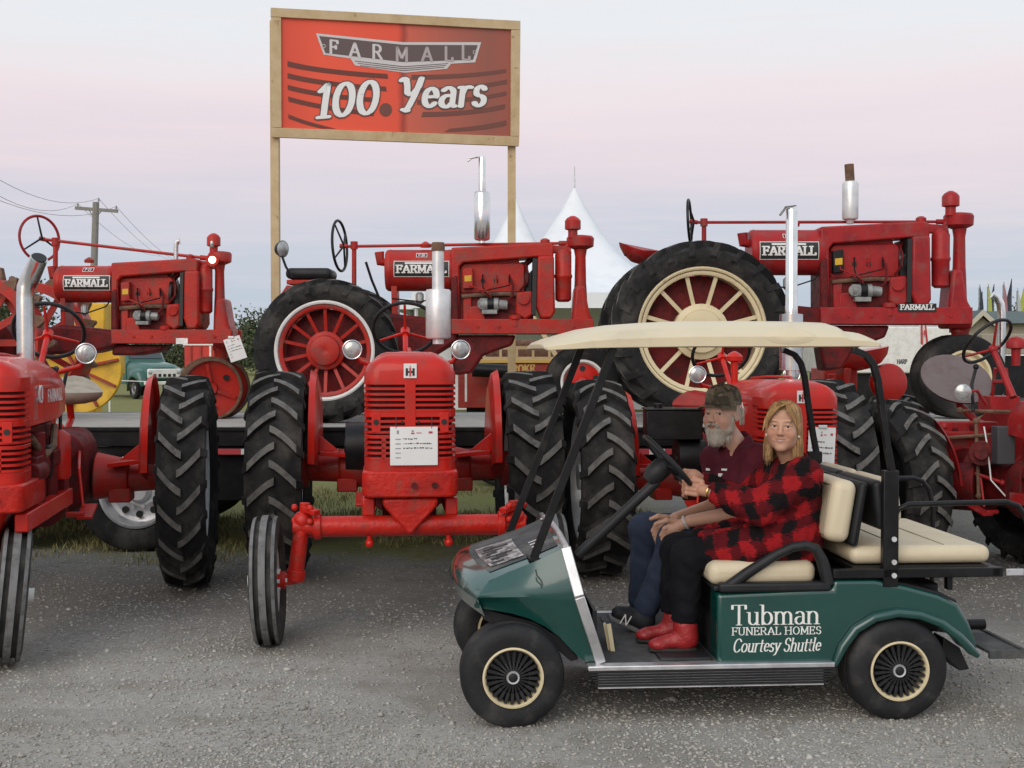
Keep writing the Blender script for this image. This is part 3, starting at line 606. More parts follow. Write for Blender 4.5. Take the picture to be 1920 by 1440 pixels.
    if lamps:
        for s in (-1, 1):
            c = Vector((s*.36,-1.02,1.665)); hl = G(); hl.lathe([(-.08,.02),(-.06,.04),(-.02,.06),(.0,.064),(.006,.062)], c, (0,-1,0), 24); l = part('headlight', hl, paint if s < 0 else BLK, t)
            q = G(); q.lathe([(.004,.06),(.012,.05),(.017,.025),(.018,.001)], c, (0,-1,0), 24); part('lens', q, LENS, l)
            q = G(); q.ring(c+Vector((0,-.006,0)), (0,1,0), .062, .005, 28, 6); part('bezel', q, CHR, l)
            q = G(); q.tube([c+Vector((0,.06,-.02)), c+Vector((-s*.05,.08,-.08)), Vector((s*.18,-.92,1.55))], .016, 8); part('lamp_bracket', q, paint, l)
    # pipes on the bonnet
    if stack == 'can':
        q = G(); q.lathe([(0,.035),(.03,.035),(.035,.072),(.045,.078),(.33,.078),(.34,.072),(.345,.038),(.60,.037),(.605,.03)], (sx,-1.55,1.70), (0,0,1), 28); ms_ = part('muffler', q, SILV, t); q = G(); q.lathe([(.58,.042),(.62,.043),(.635,.037)], (sx,-1.55,1.70), (0,0,1), 20); part('pipe_collar', q, RUST, ms_)
    elif stack == 'bent':
        q = G(); q.tube([(sx,-1.55,1.6),(sx,-1.55,1.8),(sx,-1.55,1.99),(sx+.005,-1.545,2.05),(sx+.03,-1.55,2.11),(sx+.075,-1.59,2.19),(sx+.09,-1.61,2.22)], [.05,.05,.05,.054,.054,.05,.05], 20); q.mi = 1; q.cyl((sx+.0895,-1.609,2.2185),(sx+.0915,-1.613,2.224), .043, n=18); part('exhaust_stack', q, [CHR, EMB], t)
    elif stack == 'straight':
        q = G(); q.lathe([(0,.036),(.04,.036),(.045,.082),(.44,.082),(.445,.045),(.50,.045),(.505,.042),(1.18,.041),(1.19,.034)], (sx,-1.55,1.66), (0,0,1), 28); ms_ = part('muffler', q, CHR, t); q = G(); q.lathe([(0,.042),(.006,.042)], (sx-.01,-1.55,2.86), (-.12,0,1), 20); q.beam((sx-.04,-1.55,2.86),(sx-.085,-1.55,2.80), .03, .012); part('rain_flap', q, GREYM, ms_)
        q = G(); q.lathe([(0,.025),(.16,.028),(.17,.06),(.20,.062),(.22,.045),(.24,.01)], (-.14,-1.25,1.60), (0,0,1), 20); part('breather_cap', q, paint, t)
    return t
T2 = row_tractor('red tractor with wide front axle and white show card on its grille', (-.80, 9.55, 0), math.radians(5.5), 1, 'wide', 'can', track=.92, paint=RED)
T1 = row_tractor('red tractor cut off by the left picture edge with bent chrome stack', (-3.14, 8.85, 0), math.radians(9), .985, 'narrow', 'bent', seat_mat=TAN, track=.89, pulley=False, paint=RED, sx=.11, steer=.2, tyw=.82)
T3 = row_tractor('red tractor behind the golf cart with straight chrome stack above the cart roof', (1.49, 9.55, 0), math.radians(5), .9, 'narrow', 'straight', seat_mat=RED3, track=.97, paint=RED, tys=1.065)
g = G(); A = W(1212, 825, 8.9); B = W(1318, 770, 8.9); g.bb(A.x, B.x, 8.9, 9.15, A.z, B.z); g.bb(A.x-.01, B.x+.01, 8.89, 9.16, B.z, B.z+.015); g.cyl(W(1234,768,9.0), W(1234,756,9.0), .03); part('battery_box', g, BLK, T3, .008, True)
DRIM = cut_rim(.50, .36, 'rim', BLK, .05, .16)
T4 = row_tractor('smaller dark red tractor at the right edge with worn pan seat', (3.42, 9.75, 0), math.radians(18), .82, 'narrow', 'none', track=.80, pulley=False, paint=RED3, tys=1.05, rrim=DRIM, custom=True, fend=1.0)
BARNX = mat('dark_sheet', (.05,.05,.055), .6)
def t4_details():
    t = T4
    def add(nm, g, m, b=0, par=None): return part(nm, g, m, par or t, b, True)
    # broad pan seat tipped up towards the yard
    c = W(1791, 714, 9.9); g = G(); n = 28; secs = []
    ex = Vector((.97,.1,-.06)).normalized(); ey = Vector((-.02,.62,.78)).normalized(); en = ex.cross(ey)
    for k, z in ((1.0,.03),(.97,.005),(.8,-.03),(.45,-.05),(.05,-.055)):
        secs.append([c+ex*(.285*k*math.cos(2*PI*i/n))+ey*(.235*k*math.sin(2*PI*i/n))-en*(-z) for i in range(n)])
    g.loft(secs); st = add('seat', g, PANS)
    g = G(); g.tube([c-en*.03, W(1800,760,10.0), W(1830,790,9.9), W(1850,800,9.7)], .03, 8); add('seat_spring', g, RED3)
    cw = W(1851, 640, 9.35); ax = Vector((-.42,.62,.66)).normalized()
    g = G(); g.ring(cw, ax, .205, .0125, 44, 8); sw = add('steering_wheel', g, BLKP); u, v = perp(ax); hub = W(1862, 655, 9.3)
    for k in range(3):
        a = 2*PI*k/3+.2; g = G(); g.cyl(hub, cw+(u*math.cos(a)+v*math.sin(a))*.2, .011, .009, 6); add('spoke', g, RED3, 0, sw)
    g = G(); g.ball(hub, .035, 12, 8); g.cyl(hub, W(1900,745,9.1), .022, .026, 10); add('steering_column', g, RED3)
    g = G(); g.beam(W(1866,690,9.4), W(1858,765,9.5), .02, .03); g.beam(W(1886,690,9.4), W(1892,765,9.4), .02, .03); g.beam(W(1862,715,9.4), W(1892,715,9.4), .02, .025); g.bb(W(1850,0,9.5).x, W(1905,0,9.5).x, 9.35, 9.6, W(0,775,9.5).z, W(0,742,9.5).z); add('column_bracket', g, RED3, .004)
    c = W(1806, 735, 9.2); dr = Vector((-.15,-1,0)); g = G(); g.lathe([(-.08,.02),(-.06,.045),(-.01,.058),(0,.06)], c, dr, 20); hl = add('headlight', g, GREYM); g = G(); g.lathe([(0,.056),(.01,.04),(.013,.001)], c, dr, 20); add('lens', g, LENS, 0, hl)
    g = G(); g.tube([c+Vector((.05,.03,0)), c+Vector((.12,.06,.01)), W(1850,760,9.3)], .012, 6); add('lamp_bracket', g, RED3, 0, hl)
    g = G(); g.tube([W(1845,800,9.2), W(1852,840,9.15), W(1858,900,9.1), W(1885,930,9.05), W(1925,945,9.0)], .006, 5); add('wire', g, WHITE)
    g = G(); g.bb(W(1740,0,9.7).x, W(1870,0,9.7).x, 9.6, 9.75, W(0,850,9.7).z, W(0,790,9.7).z); g.bb(W(1742,0,9.6).x, W(1850,0,9.6).x, 9.5, 9.6, W(0,818,9.6).z, W(0,808,9.6).z); add('platform', g, RED3, .01)
    g = G(); g.cyl(W(1770,0,9.5)*1.0, W(1770,0,9.5)*1.0+Vector((0,0,.01)), .01); g = G()
    q = W(1795, 905, 9.4); g.cyl(q+Vector((-.16,.1,0)), q+Vector((.12,-.08,0)), .13, .16, 20); g.ball(q+Vector((-.2,.12,0)), .13, 16, 10); add('final_drive', g, DRED, .01)
    g = G(); A = W(1868, 870, 9.0); B = W(1902, 800, 9.0); g.bb(A.x, B.x, 8.98, 9.1, A.z, B.z); add('battery_box', g, BARNX, .006)
    for k, (a, b) in enumerate((((1760,822,9.45),(1900,812,9.1)),((1745,860,9.5),(1880,905,9.1)),((1800,770,9.4),(1900,772,9.2)),((1770,800,9.45),(1775,900,9.4)),((1830,790,9.3),(1835,930,9.2)))):
        g = G(); g.cyl(W(*a), W(*b), .014, n=6); g.ball(W(*a), .026, 8, 6); g.ball(W(*b), .024, 8, 6); add('control_rod', g, RED3 if k % 2 else RUST)
    for x, y in ((1752,800),(1790,806),(1822,800),(1858,806)):
        g = G(); q_ = W(x, y, 9.59); g.cyl(q_, q_+Vector((0,-.03,0)), .02, n=6); add('bolt', g, DRED)
    g = G(); g.cyl(W(1840,850,9.3), W(1840,850,9.15), .09, n=18); g.cyl(W(1840,850,9.15), W(1840,850,9.1), .05, n=14); add('pulley_cover', g, DRED, .006)
    g = G(); g.tube([W(1825,770,9.3), W(1822,720,9.35), W(1830,690,9.4)], .012, 6); g.ball(W(1830,688,9.4), .022, 8, 6); add('lever', g, BLK)
    q = G(); q.lathe([(0,.03),(.12,.034),(.13,.07),(.17,.07),(.2,.05),(.215,.01)], W(1905, 655, 9.4)-Vector((0,0,.12)), (0,0,1), 18); add('breather_cap', q, RED3)
t4_details()
# ------------------------------------------------------------------ flatbed trailer with the three unstyled tractors
DECK = 1.04; DC = 11.8
def trailer():
    t = thing('flatbed_trailer', 'long black flatbed trailer with grey plank deck carrying the old tractors', 'trailer', (-1, 11.7, 0))
    x0, x1 = -6.6, 4.12
    d = G(); d.bb(x0, x1, 10.50, 12.96, DECK-.07, DECK-.036); dk = part('deck', d, BLK, t, world=True)
    n = 12; wdt = 2.46/n
    for i in range(n):
        g = G(); g.bb(x0+random.uniform(-.01,.01), x1+random.uniform(-.01,.01), 10.49+i*wdt+.004, 10.49+(i+1)*wdt-.004, DECK-.035, DECK+random.uniform(-.003,.003)); part('deck_board', g, DECKW, dk, .003, True)
    g = G(); g.bb(x0, x1, 10.45, 10.489, DECK-.16, DECK-.012); g.bb(x0, x1, 10.43, 10.449, DECK-.035, DECK-.004); part('side_rail', g, BLK, t, .004, True)
    g = G(); g.bb(x0, x1, 12.962, 13.0, DECK-.16, DECK); part('side_rail', g, BLK, t, .004, True)
    g = G(); g.bb(-2.45, x1, 10.46, 10.485, DECK-.235, DECK-.175); part('lower_rail', g, BLK, t, .003, True)
    x = -2.42; k = 0
    while x < 3.9:
        ln = .2 if k % 2 == 0 else .13
        g = G(); g.bb(x, x+ln, 10.455, 10.4597, DECK-.228, DECK-.182); part('reflector_strip', g, INKR if k % 2 == 0 else WHITE, t, 0, True); x += ln+.002; k += 1
    for y in (11.1, 12.3):
        g = G(); g.bb(x0, x1, y-.07, y+.07, DECK-.5, DECK-.075); part('main_beam', g, BLK, t, .005, True)
    for x in np.arange(x0+.3, x1, .6):
        g = G(); g.bb(x-.03, x+.03, 10.5, 12.95, DECK-.17, DECK-.072); part('cross_member', g, BLK, t, 0, True)
    # dual wheels
    ty = plain_tyre(.50, .26, .30, 'tyre', [RUB]); g = G()
    g.lathe([(-.12,.305),(-.125,.285),(-.09,.27),(.02,.262),(.03,.23),(.0,.15),(.0,.12)], (0,0,0), (1,0,0), 40, caps=False); rim = mesh(g, 'rim', ALU)
    g = G(); g.lathe([(-.07,.02),(-.075,.075),(-.05,.09),(.0,.10),(-.01,.12),(.02,.15)], (0,0,0), (1,0,0), 24)
    for k in range(10): a = 2*PI*k/10; g.cyl((-.01,.135*math.cos(a),.135*math.sin(a)),(-.05,.135*math.cos(a),.135*math.sin(a)), .014, n=6)
    hub = mesh(g, 'hub', SILV)
    g = G(); g.cyl((.0,0,0),(-.006,0,0), .03, n=14); hole = mesh(g, 'hand_hole', EMB)
    for x in (-3.10, -4.35):
        for y in (10.62, 12.8):
            M = Matrix.Translation((x+1, y-11.7, .50)) @ Matrix.Rotation(PI/2 if y < 11 else -PI/2, 4, 'Z')
            w_ = bpy.data.objects.new('wheel', None); COL.objects.link(w_); w_.parent = t; w_.matrix_local = M; FR[w_] = FR[t] @ M; w_.empty_display_size = .1
            share('tyre', ty, w_); share('rim', rim, w_); share('hub', hub, w_)
            for k in range(10):
                a = 2*PI*(k+.5)/10; share('hand_hole', hole, w_, Matrix.Translation((.012-.004, .2*math.cos(a), .2*math.sin(a))) @ Matrix.Rotation(0, 4, 'X'))
    g = G(); g.tube([(-3.75,10.5,.62),(-3.7,10.5,.92),(-3.55,10.5,1.0) if 0 else (-3.6,10.5,.885),(-2.55,10.5,.885)], .012, 6); part('fender_rod', g, SILV, t, 0, True)
    g = G(); g.bb(-2.45, -1.85, 10.56, 11.0, .42, .84); part('tool_box', g, BLK, t, .01, True)
    for x in (-1.98, 2.6):
        g = G(); g.bb(x-.05, x+.05, 10.75, 10.85, .12, .9); g.bb(x-.12, x+.12, 10.68, 10.92, .09, .12); g.cyl((x,10.7,.7),(x,10.6,.7), .02); part('landing_leg', g, BLK, t, .006, True)
    return t
trailer()
def spoke_wheel(parent, c, tyre, Rr, Wd, n, rim_m, spoke_m, hub_r, flat, name='rear_wheel', hub_m=None, dish=0):
    M = Matrix.Translation(Vector(c)-FR[parent].translation) @ Matrix.Rotation(PI/2, 4, 'Z')
    o = bpy.data.objects.new(name, None); COL.objects.link(o); o.parent = parent; o.matrix_local = M; FR[o] = FR[parent] @ M; o.empty_display_size = .1
    if tyre: share('tyre', tyre, o)
    g = G(); a = Wd/2
    g.lathe([(-.8*a, Rr+.012), (-.84*a, Rr-.002), (-.8*a, Rr-.016), (-.6*a, Rr-.026), (.6*a, Rr-.03), (.8*a, Rr-.02), (.8*a, Rr+.012), (.7*a, Rr), (-.7*a, Rr)], (0,0,0), (1,0,0), 48, closed=True); part('rim', g, rim_m, o)
    g = G(); g.lathe([(-.66*a,Rr-.06),(-.72*a,Rr-.045),(-.72*a,Rr-.026),(.6*a,Rr-.031),(.6*a,Rr-.05),(-.55*a,Rr-.055)], (0,0,0), (1,0,0), 48, closed=True); part('felloe', g, spoke_m, o)
    g = G(); g.lathe([(-.09-dish,.02),(-.10-dish,.05),(-.08-dish,hub_r*.75),(-.05-dish,hub_r*.8),(-.04-dish*.8,hub_r),(.04,hub_r),(.09,hub_r*.5),(.09,.02)], (0,0,0), (1,0,0), 32); part('hub', g, hub_m or spoke_m, o)
    g = G(); g.beam((-dish*.6,hub_r*.9,0),(-.5*a,Rr-.05,0), flat[0], flat[1], (1,0,0)); sm = mesh(g, 'spoke', spoke_m)
    for k in range(n): share('spoke', sm, o, Matrix.Rotation(2*PI*(k+.5)/n, 4, 'X'))
    return o
TY20 = ag_tyre(.622, .31, .42, 20, .03, 'tyre', -1, lw=.05, sweep=.25)
TY30 = ag_tyre(.785, .38, .545, 22, .05, 'tyre', -1, lw=.058, sweep=.27)
FT = plain_tyre(.335, .15, .20, 'tyre', [RUB])
FT30 = plain_tyre(.385, .17, .235, 'tyre', [RUB])
def vlathe(g, F_, x, prof, dep, n=20):
    """vertical turned piece: prof = [(py, radius px)]"""
    base = F_(x, prof[0][0], dep); pr = []
    for y, r in prof: pr.append(((F_(x, y, dep)-base).z, (F_(x+r, y, dep)-F_(x, y, dep)).x))
    g.lathe(pr, base, (0,0,1), n); return g
def deck_tractor(label, ox, a, oy, c, paint, ex, plate2='F-20'):
    D = DC
    def Fm(px, py, dep=D): return W(ox+(px-722)*a, oy+(py-458)*c, dep)
    base = Fm(840, 0, D); t = thing('vintage_tractor', label, 'tractor', (base.x, D, DECK), 0, 'unstyled red tractors on the flatbed trailer')
    def pr(name, poly, hw, m=paint, bev=.012, far=None, par=None):
        g = G(); near = D-hw; g.prism([Fm(x, y, near) for x, y in poly], (0, (far if far is not None else 2*hw), 0)); return part(name, g, m, par or t, bev, True)
    def vl(name, x, prof, dep, m=paint, par=None, n=20):
        g = G(); vlathe(g, Fm, x, prof, dep, n); return part(name, g, m, par or t, 0, True)
    # fuel tank
    p0 = Fm(722, 506, D-.1); L_ = (Fm(849, 506, D-.1)-p0).x; R = .19*(a+c)/2
    g = G(); g.lathe([(0,.01),(0,R*.9),(.015,R*.985),(.03,R),(.033,R*1.012),(.05,R*1.012),(.053,R),(L_-.053,R),(L_-.05,R*1.012),(L_-.02,R*1.012),(L_,R*.97),(L_,.01)], Vector((p0.x, D, p0.z)), (1,0,0), 40); tank = part('fuel_tank', g, paint, t, 0, True)
    g = G(); q = Fm(716, 490, D-.1); g.tube([Vector((p0.x+.02,D-.02,q.z-.0)), Vector((q.x-.02,D-.03,q.z)), Vector((q.x-.03,D-.03,q.z+.09))], .045*a, 14); part('filler_neck', g, paint, tank, 0, True)
    vl('filler_cap', 798, [(464,10),(459,11),(456,7),(453,2)], D, paint, tank)
    # name plate bent round the tank side
    def wrap(gm, mats, nm, u0, u1, y0, y1, off, build=None):
        pass
    Xa, Xb = Fm(738,500,D-.19).x, Fm(842,500,D-.19).x; z0, z1 = Fm(740,519,D-.19).z, Fm(740,489,D-.19).z
    def tp(X, z, off): 
        dz = z-p0.z; return Vector((X, D-math.sqrt(max(R*R-dz*dz, 0))-off, z))
    def sheet(xa, xb, za, zb, off, n=8):
        g = G(); P = []
        for i in range(n+1):
            z = za+(zb-za)*i/n; P += [tp(xa, z, off), tp(xb, z, off)]
        g.add(P, [(2*i, 2*i+1, 2*i+3, 2*i+2) for i in range(n)]); return g
    pl = part('name_plate', sheet(Xa, Xb, z0, z1, .003), EMW, tank, 0, True)
    b_ = .006; part('plate_field', sheet(Xa+b_, Xb-b_, z0+b_, z1-b_, .005), EMB, pl, 0, True)
    def curved_text(s, xa, wd, zb, hgt, nib, serif, m, nm):
        g = G(); text_geo(g, s, (0,0,0), (1,0,0), (0,0,1), hgt, wd, nib, 0, serif, .05, .001, maxlen=.15)
        g.v = [tuple(tp(xa+x, zb+z, .006-y)) for x, y, z in g.v]; return part(nm, g, m, pl, 0, True)
    hh = z1-z0; ww = Xb-Xa
    curved_text('FARMALL', Xa+ww*.05, ww*.9, z0+hh*.26, hh*.46, (.26,.15), .17, EMW, 'lettering')
    if ex.get('sub', True):
        g = sheet(Xa+ww*.2, Xa+ww*.78, z1-hh*.19, z1-hh*.09, .0065, 2); part('plate_line', g, EMW, pl, 0, True)
    Xm = (Xa+Xb)/2
    np_ = part('model_plate', sheet(Xm-.05, Xm+.05, z1+.035, z1+.075, .003, 3), EMW, tank, 0, True); part('plate_field', sheet(Xm-.045, Xm+.045, z1+.04, z1+.07, .005, 3), DRED, np_, 0, True)
    g = G(); text_geo(g, plate2, (0,0,0), (1,0,0), (0,0,1), .022, .06, (.2,.15), 0, 0, .1, .001); g.v = [tuple(tp(Xm-.03+x, z1+.044+z, .006-y)) for x, y, z in g.v]; part('lettering', g, EMW, np_, 0, True)
    # hood beam over the engine and radiator
    pr('hood', [(846,464),(1030,455),(1038,459),(1038,482),(1006,482),(868,492),(861,500),(862,600),(851,600),(846,540)], .185, bev=.015)
    g = G(); r_ = pr('radiator', [(1008,480),(1039,479),(1041,585),(1034,597),(1014,597),(1006,575)], .22, bev=.02)
    pr('radiator_core', [(999,484),(1007,484),(1005,590),(997,590)], .21, EMB, 0)
    vl('radiator_cap', 1022, [(456,9),(450,9),(447,4)], D)
    pr('fan_shroud', [(985,520),(998,505),(998,600),(985,590)], .16, BLK, .01)
    # engine
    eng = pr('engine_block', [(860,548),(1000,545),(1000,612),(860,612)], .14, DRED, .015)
    pr('cylinder_head', [(863,500),(870,494),(978,492),(984,498),(984,548),(863,550)], .115, paint, .012, par=eng)
    pr('valve_cover', [(872,486),(972,484),(975,496),(870,498)], .08, paint, .012, par=eng)
    for k, x in enumerate((905, 930, 957)):
        g = G(); g.cyl(Fm(x, 526, D-.112), Fm(x, 526, D-.128), .02*a, n=14); part('core_plug', g, EMB, eng, 0, True)
    for k in range(8):
        g = G(); q_ = Fm(868+15*k, 549, D-.115); g.cyl(q_+Vector((0,-.0,-.03)), q_+Vector((0,-.022,-.03)), .011, n=6); part('head_bolt', g, paint, eng, 0, True)
    for k in range(4):
        g = G(); q_ = Fm(878+25*k, 484, D-.05); g.cyl(q_, q_+Vector((0,0,.035)), .012, n=6); part('cover_nut', g, GREYM, eng, 0, True)
    g = G(); g.tube([Fm(866,556,D-.16), Fm(900,553,D-.17), Fm(945,551,D-.17), Fm(985,553,D-.16)], .02, 8); part('manifold', g, RUST, eng, 0, True)
    g = G(); g.tube([Fm(955,520,D-.12), Fm(962,535,D-.2), Fm(960,556,D-.22), Fm(948,568,D-.2)], .012, 6); part('oil_pipe', g, DRED, eng, 0, True)
    pr('bell_housing', [(845,520),(858,515),(862,610),(845,612)], .2, DRED, .02, par=eng)
    vl('oil_filler', 966, [(612,9),(600,9),(598,12),(592,12),(590,6)], D-.2, paint, eng, 12)
    g = G(); g.cyl(Fm(990,530,D), Fm(984,530,D), .17, n=24); part('fan', g, BLK, t, 0, True)
    pr('crankcase_door', [(880,575),(905,572),(912,604),(876,606)], .165, paint, .012, far=.06, par=eng)
    pr('crankcase_door', [(868,560),(884,556),(884,600),(868,604)], .16, paint, .01, far=.06, par=eng)
    g = G(); g.cyl(Fm(905, 570, D-.14), Fm(905, 570, D-.24), .05*a, n=16); g.cyl(Fm(900,571,D-.19), Fm(935,571,D-.19), .06*a, n=16); g.cyl(Fm(935,571,D-.19), Fm(952,572,D-.19), .045*a, n=14); g.box(Fm(918,585,D-.19), (.14*a,.1,.04*a)); mg = part('magneto', g, GREYM, eng, .005, True)
    g = G(); g.cyl(Fm(914,571,D-.19), Fm(926,571,D-.19), .0625*a, n=16); part('magneto_band', g, BLK, mg, 0, True)
    pr('governor', [(968,548),(998,545),(1000,590),(985,600),(966,588)], .2, paint, .02, far=.12, par=eng)
    g = G(); g.cyl(Fm(982,560,D-.2), Fm(982,560,D-.23), .055*a, n=16); part('gear_cover', g, paint, eng, .004, True)
    tg = pr('oil_filter_box', [(868,504),(886,502),(887,540),(868,541)], .19, ex.get('boxm', paint), .006, far=.09, par=eng); pr('oil_tag', [(871,517),(884,516),(884,527),(871,528)], .194, YEL, 0, far=.005, par=tg)
    for k in range(4):   # ignition leads
        g = G(); x0 = 880+25*k; g.tube([Fm(922,560,D-.2), Fm(915-6*k,548,D-.25), Fm(x0,535,D-.2), Fm(x0,515,D-.13)], .0065, 5); part('ignition_lead', g, BLK if k % 2 else paint, eng, 0, True)
    g = G(); g.tube([Fm(955,500,D-.05), Fm(985,496,D-.05), Fm(996,486,D-.05), Fm(1000,478,D-.02)], .028, 10); part('water_pipe', g, DRED, eng, 0, True)
    g = G(); g.tube([Fm(975,545,D-.16), Fm(988,530,D-.2), Fm(990,512,D-.16), Fm(985,495,D-.1)], .012, 6); part('water_hose', g, DRED, eng, 0, True)
    g = G(); g.tube([Fm(845,540,D-.16), Fm(835,552,D-.2), Fm(790,566,D-.2), Fm(735,560,D-.2)], .007, 5); part('fuel_line', g, BLK, tank, 0, True)
    vl('sediment_bowl', 787, [(548,4),(552,8),(566,8),(570,3)], D-.12, LENS, tank, 10)
    # frame rails
    for s in (-1, 1):
        g = G(); A = Fm(846,598,D-.235); B = Fm(1113,626,D-.235); y = D+s*.2; g.bb(A.x, B.x, y-.035, y+.035, B.z, A.z); fr = part('frame_rail', g, paint, t, .006, True)
        if s < 0:
            for x in (895, 935, 1075):
                g = G(); g.cyl(Fm(x, 612, D-.236), Fm(x, 612, D-.25), .012, n=8); part('rail_bolt', g, paint, fr, 0, True)
            if ex.get('railplate'):
                x0, x1, y0, y1 = ex['railplate']; A = W(x0, y1, D-.24); B = W(x1, y0, D-.24); g = G(); g.bb(A.x, B.x, D-.2405, D-.236, A.z, B.z); rp_ = part('name_plate', g, EMB if ex.get('rptext') else ALU, fr, 0, True)
                if ex.get('rptext'):
                    g = G(); text_geo(g, 'FARMALL', (A.x+.02, D-.2405, A.z+.022), (1,0,0), (0,0,1), (B.z-A.z)*.58, (B.x-A.x)-.04, (.26,.15), 0, .16, .05, .0012); part('lettering', g, EMW, rp_, 0, True)
    # front post, steering gear
    pr('front_bolster', [(1078,535),(1096,535),(1106,588),(1113,600),(1114,633),(1070,633),(1072,597)], .16, paint, .03)
    vl('steering_post', 1088, [(640,16),(545,12),(530,11),(482,10),(470,12),(462,13)], D)
    vl('steering_gear', 1088, [(468,12),(464,22),(462,25),(447,26),(443,23),(441,10)], D, paint)
    vl('gear_cap', 1074, [(446,9),(432,9),(430,15),(414,15),(409,11),(405,4)], D-.06, paint)
    g = G()
    ac = vl('air_cleaner', 1056, [(566,10),(562,15),(522,15.5),(520,17),(516,17),(514,15.5),(478,15.5),(472,12),(468,6)], D-.08, ex.get('acm', paint))
    g = G(); g.tube([Fm(1056,475,D-.05), Fm(1062,463,D-.02), Fm(1070,455,D-.03)], .02, 8); part('air_pipe', g, paint, ac, 0, True)
    pr('gear_bracket', [(1034,459),(1070,462),(1072,476),(1036,474)], .05, paint, .006)
    sr = G(); A = Fm(*ex['rod0'], D) if not ex.get('rodabs') else W(*ex['rodabs'], D); B = Fm(1068,456,D); sr.cyl(A, B, .014, n=8); sr.cyl(B-(B-A).normalized()*.1, B, .024, n=10); part('steering_rod', sr, paint, t, 0, True)
    # steering wheel
    wx, wy, wr, tilt, wm = ex['wheel']; cw = W(wx, wy, D); ax = Vector((math.cos(tilt), -math.sin(tilt), .05)); R_ = wr*D/F
    g = G(); g.ring(cw, ax, R_, .013, 40, 8); sw = part('steering_wheel', g, wm, t, 0, True)
    u, v = perp(ax)
    for k in range(4 if not ex.get('three') else 3):
        n_ = 4 if not ex.get('three') else 3; an = 2*PI*k/n_+.6; g = G(); g.cyl(cw+ax*.04, cw+(u*math.cos(an)+v*math.sin(an))*R_, .010, .008, 6); part('spoke', g, BLK, sw, 0, True)
    g = G(); g.cyl(cw, A, .02, n=8); part('shaft', g, paint, sw, 0, True)
    px_, py0, py1 = ex['post']; g = G(); g.cyl(W(px_, py1, D), W(px_, py0, D), .022, n=10); q_ = W(px_, py0+4, D); g.cyl(q_-Vector((0,0,.04)), q_+Vector((0,0,.03)), .034, n=12); part('rod_support', g, paint, t, 0, True)
    # gearbox, belly, front pedestal
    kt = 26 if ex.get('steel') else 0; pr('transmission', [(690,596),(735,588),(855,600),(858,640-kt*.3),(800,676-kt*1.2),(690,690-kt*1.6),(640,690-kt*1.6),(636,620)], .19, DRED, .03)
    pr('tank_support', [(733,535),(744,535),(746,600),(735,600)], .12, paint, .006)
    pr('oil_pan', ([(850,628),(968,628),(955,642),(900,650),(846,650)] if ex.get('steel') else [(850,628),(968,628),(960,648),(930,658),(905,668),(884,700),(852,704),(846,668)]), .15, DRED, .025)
    vl('front_pedestal', 1090, [(720,9),(690,10),(640,15),(632,18)], D)
    g = G(); q_ = W(*ex['fw'][:2], D); zc = DECK+ex['fw'][2]; g.cyl((q_.x, D-.2, zc), (q_.x, D+.2, zc), .03, n=10); part('front_axle', g, paint, t, 0, True)
    for s in (-1, 1):
        if ex.get('steel'):
            o = steel_front(t, (q_.x, D+s*.17, zc), ex['fw'][2])
        else:
            M = Matrix.Translation(Vector((q_.x, D+s*.15, zc))-FR[t].translation) @ Matrix.Rotation(s*.03, 4, 'X') @ Matrix.Rotation(PI/2+(0 if s < 0 else PI)+.06, 4, 'Z')
            o = bpy.data.objects.new('front_wheel', None); COL.objects.link(o); o.parent = t; o.matrix_local = M; FR[o] = FR[t] @ M
            share('tyre', ex['ft'], o); share('rim', ex['frim'], o); share('disc', ex['fdisc'], o)
            for k in range(5):
                an = 2*PI*k/5+.3; share('disc_hole', HOLE, o, Matrix.Translation((-.0325 if not ex.get('bighole') else -.03, ex['hr']*math.cos(an), ex['hr']*math.sin(an))))
    # rear axle and wheels
    rx, ry = ex['rw']; q_ = W(rx, ry, D-.72); zc = DECK+ex['rR']; g = G(); g.cyl((q_.x, D-.75, zc), (q_.x, D+.75, zc), .075, n=18); g.cyl((q_.x, D-.3, zc), (q_.x, D+.3, zc), .2, n=24); part('rear_axle', g, DRED, t, .01, True)
    for s in (-1, 1):
        if ex.get('steel'): steel_rear(t, (q_.x, D+s*.66, zc), ex['rR'])
        else:
            o = spoke_wheel(t, (q_.x, D+s*.72, zc), *ex['spoke'])
            g = G(); Rq = ex['spoke'][1]; g.lathe([(.05,.05),(.045,Rq*.55),(.06,Rq-.06),(.075,Rq-.06),(.065,Rq*.55),(.07,.05)], (0,0,0), (1,0,0), 40)
            part('brake_disc', g, DRED, o)
    return t, Fm
def disc_rim(Rr, Wd, rim_m, disc_m, nm):
    g = G(); a = Wd/2; g.lathe([(-.85*a, Rr+.008), (-.85*a, Rr-.02), (-.5*a, Rr-.035), (.5*a, Rr-.035), (.85*a, Rr-.02), (.85*a, Rr+.008), (.6*a, Rr-.004), (-.6*a, Rr-.004)], (0,0,0), (1,0,0), 40, closed=True); m1 = mesh(g, 'rim', rim_m)
    g = G(); g.lathe([(-.065,.01),(-.06,.045),(-.03,.055),(-.03,.1),(-.02,Rr-.03),(0,Rr-.03),(0,.01)], (0,0,0), (1,0,0), 32); m2 = mesh(g, 'disc', disc_m); return m1, m2
g = G(); g.cyl((.002,0,0),(-.003,0,0), .026, n=14); HOLE = mesh(g, 'disc_hole', EMB)
R20, D20 = disc_rim(.205, .14, WHITE, RED, ''); R30, D30 = disc_rim(.24, .16, CREAM, CREAM, '')
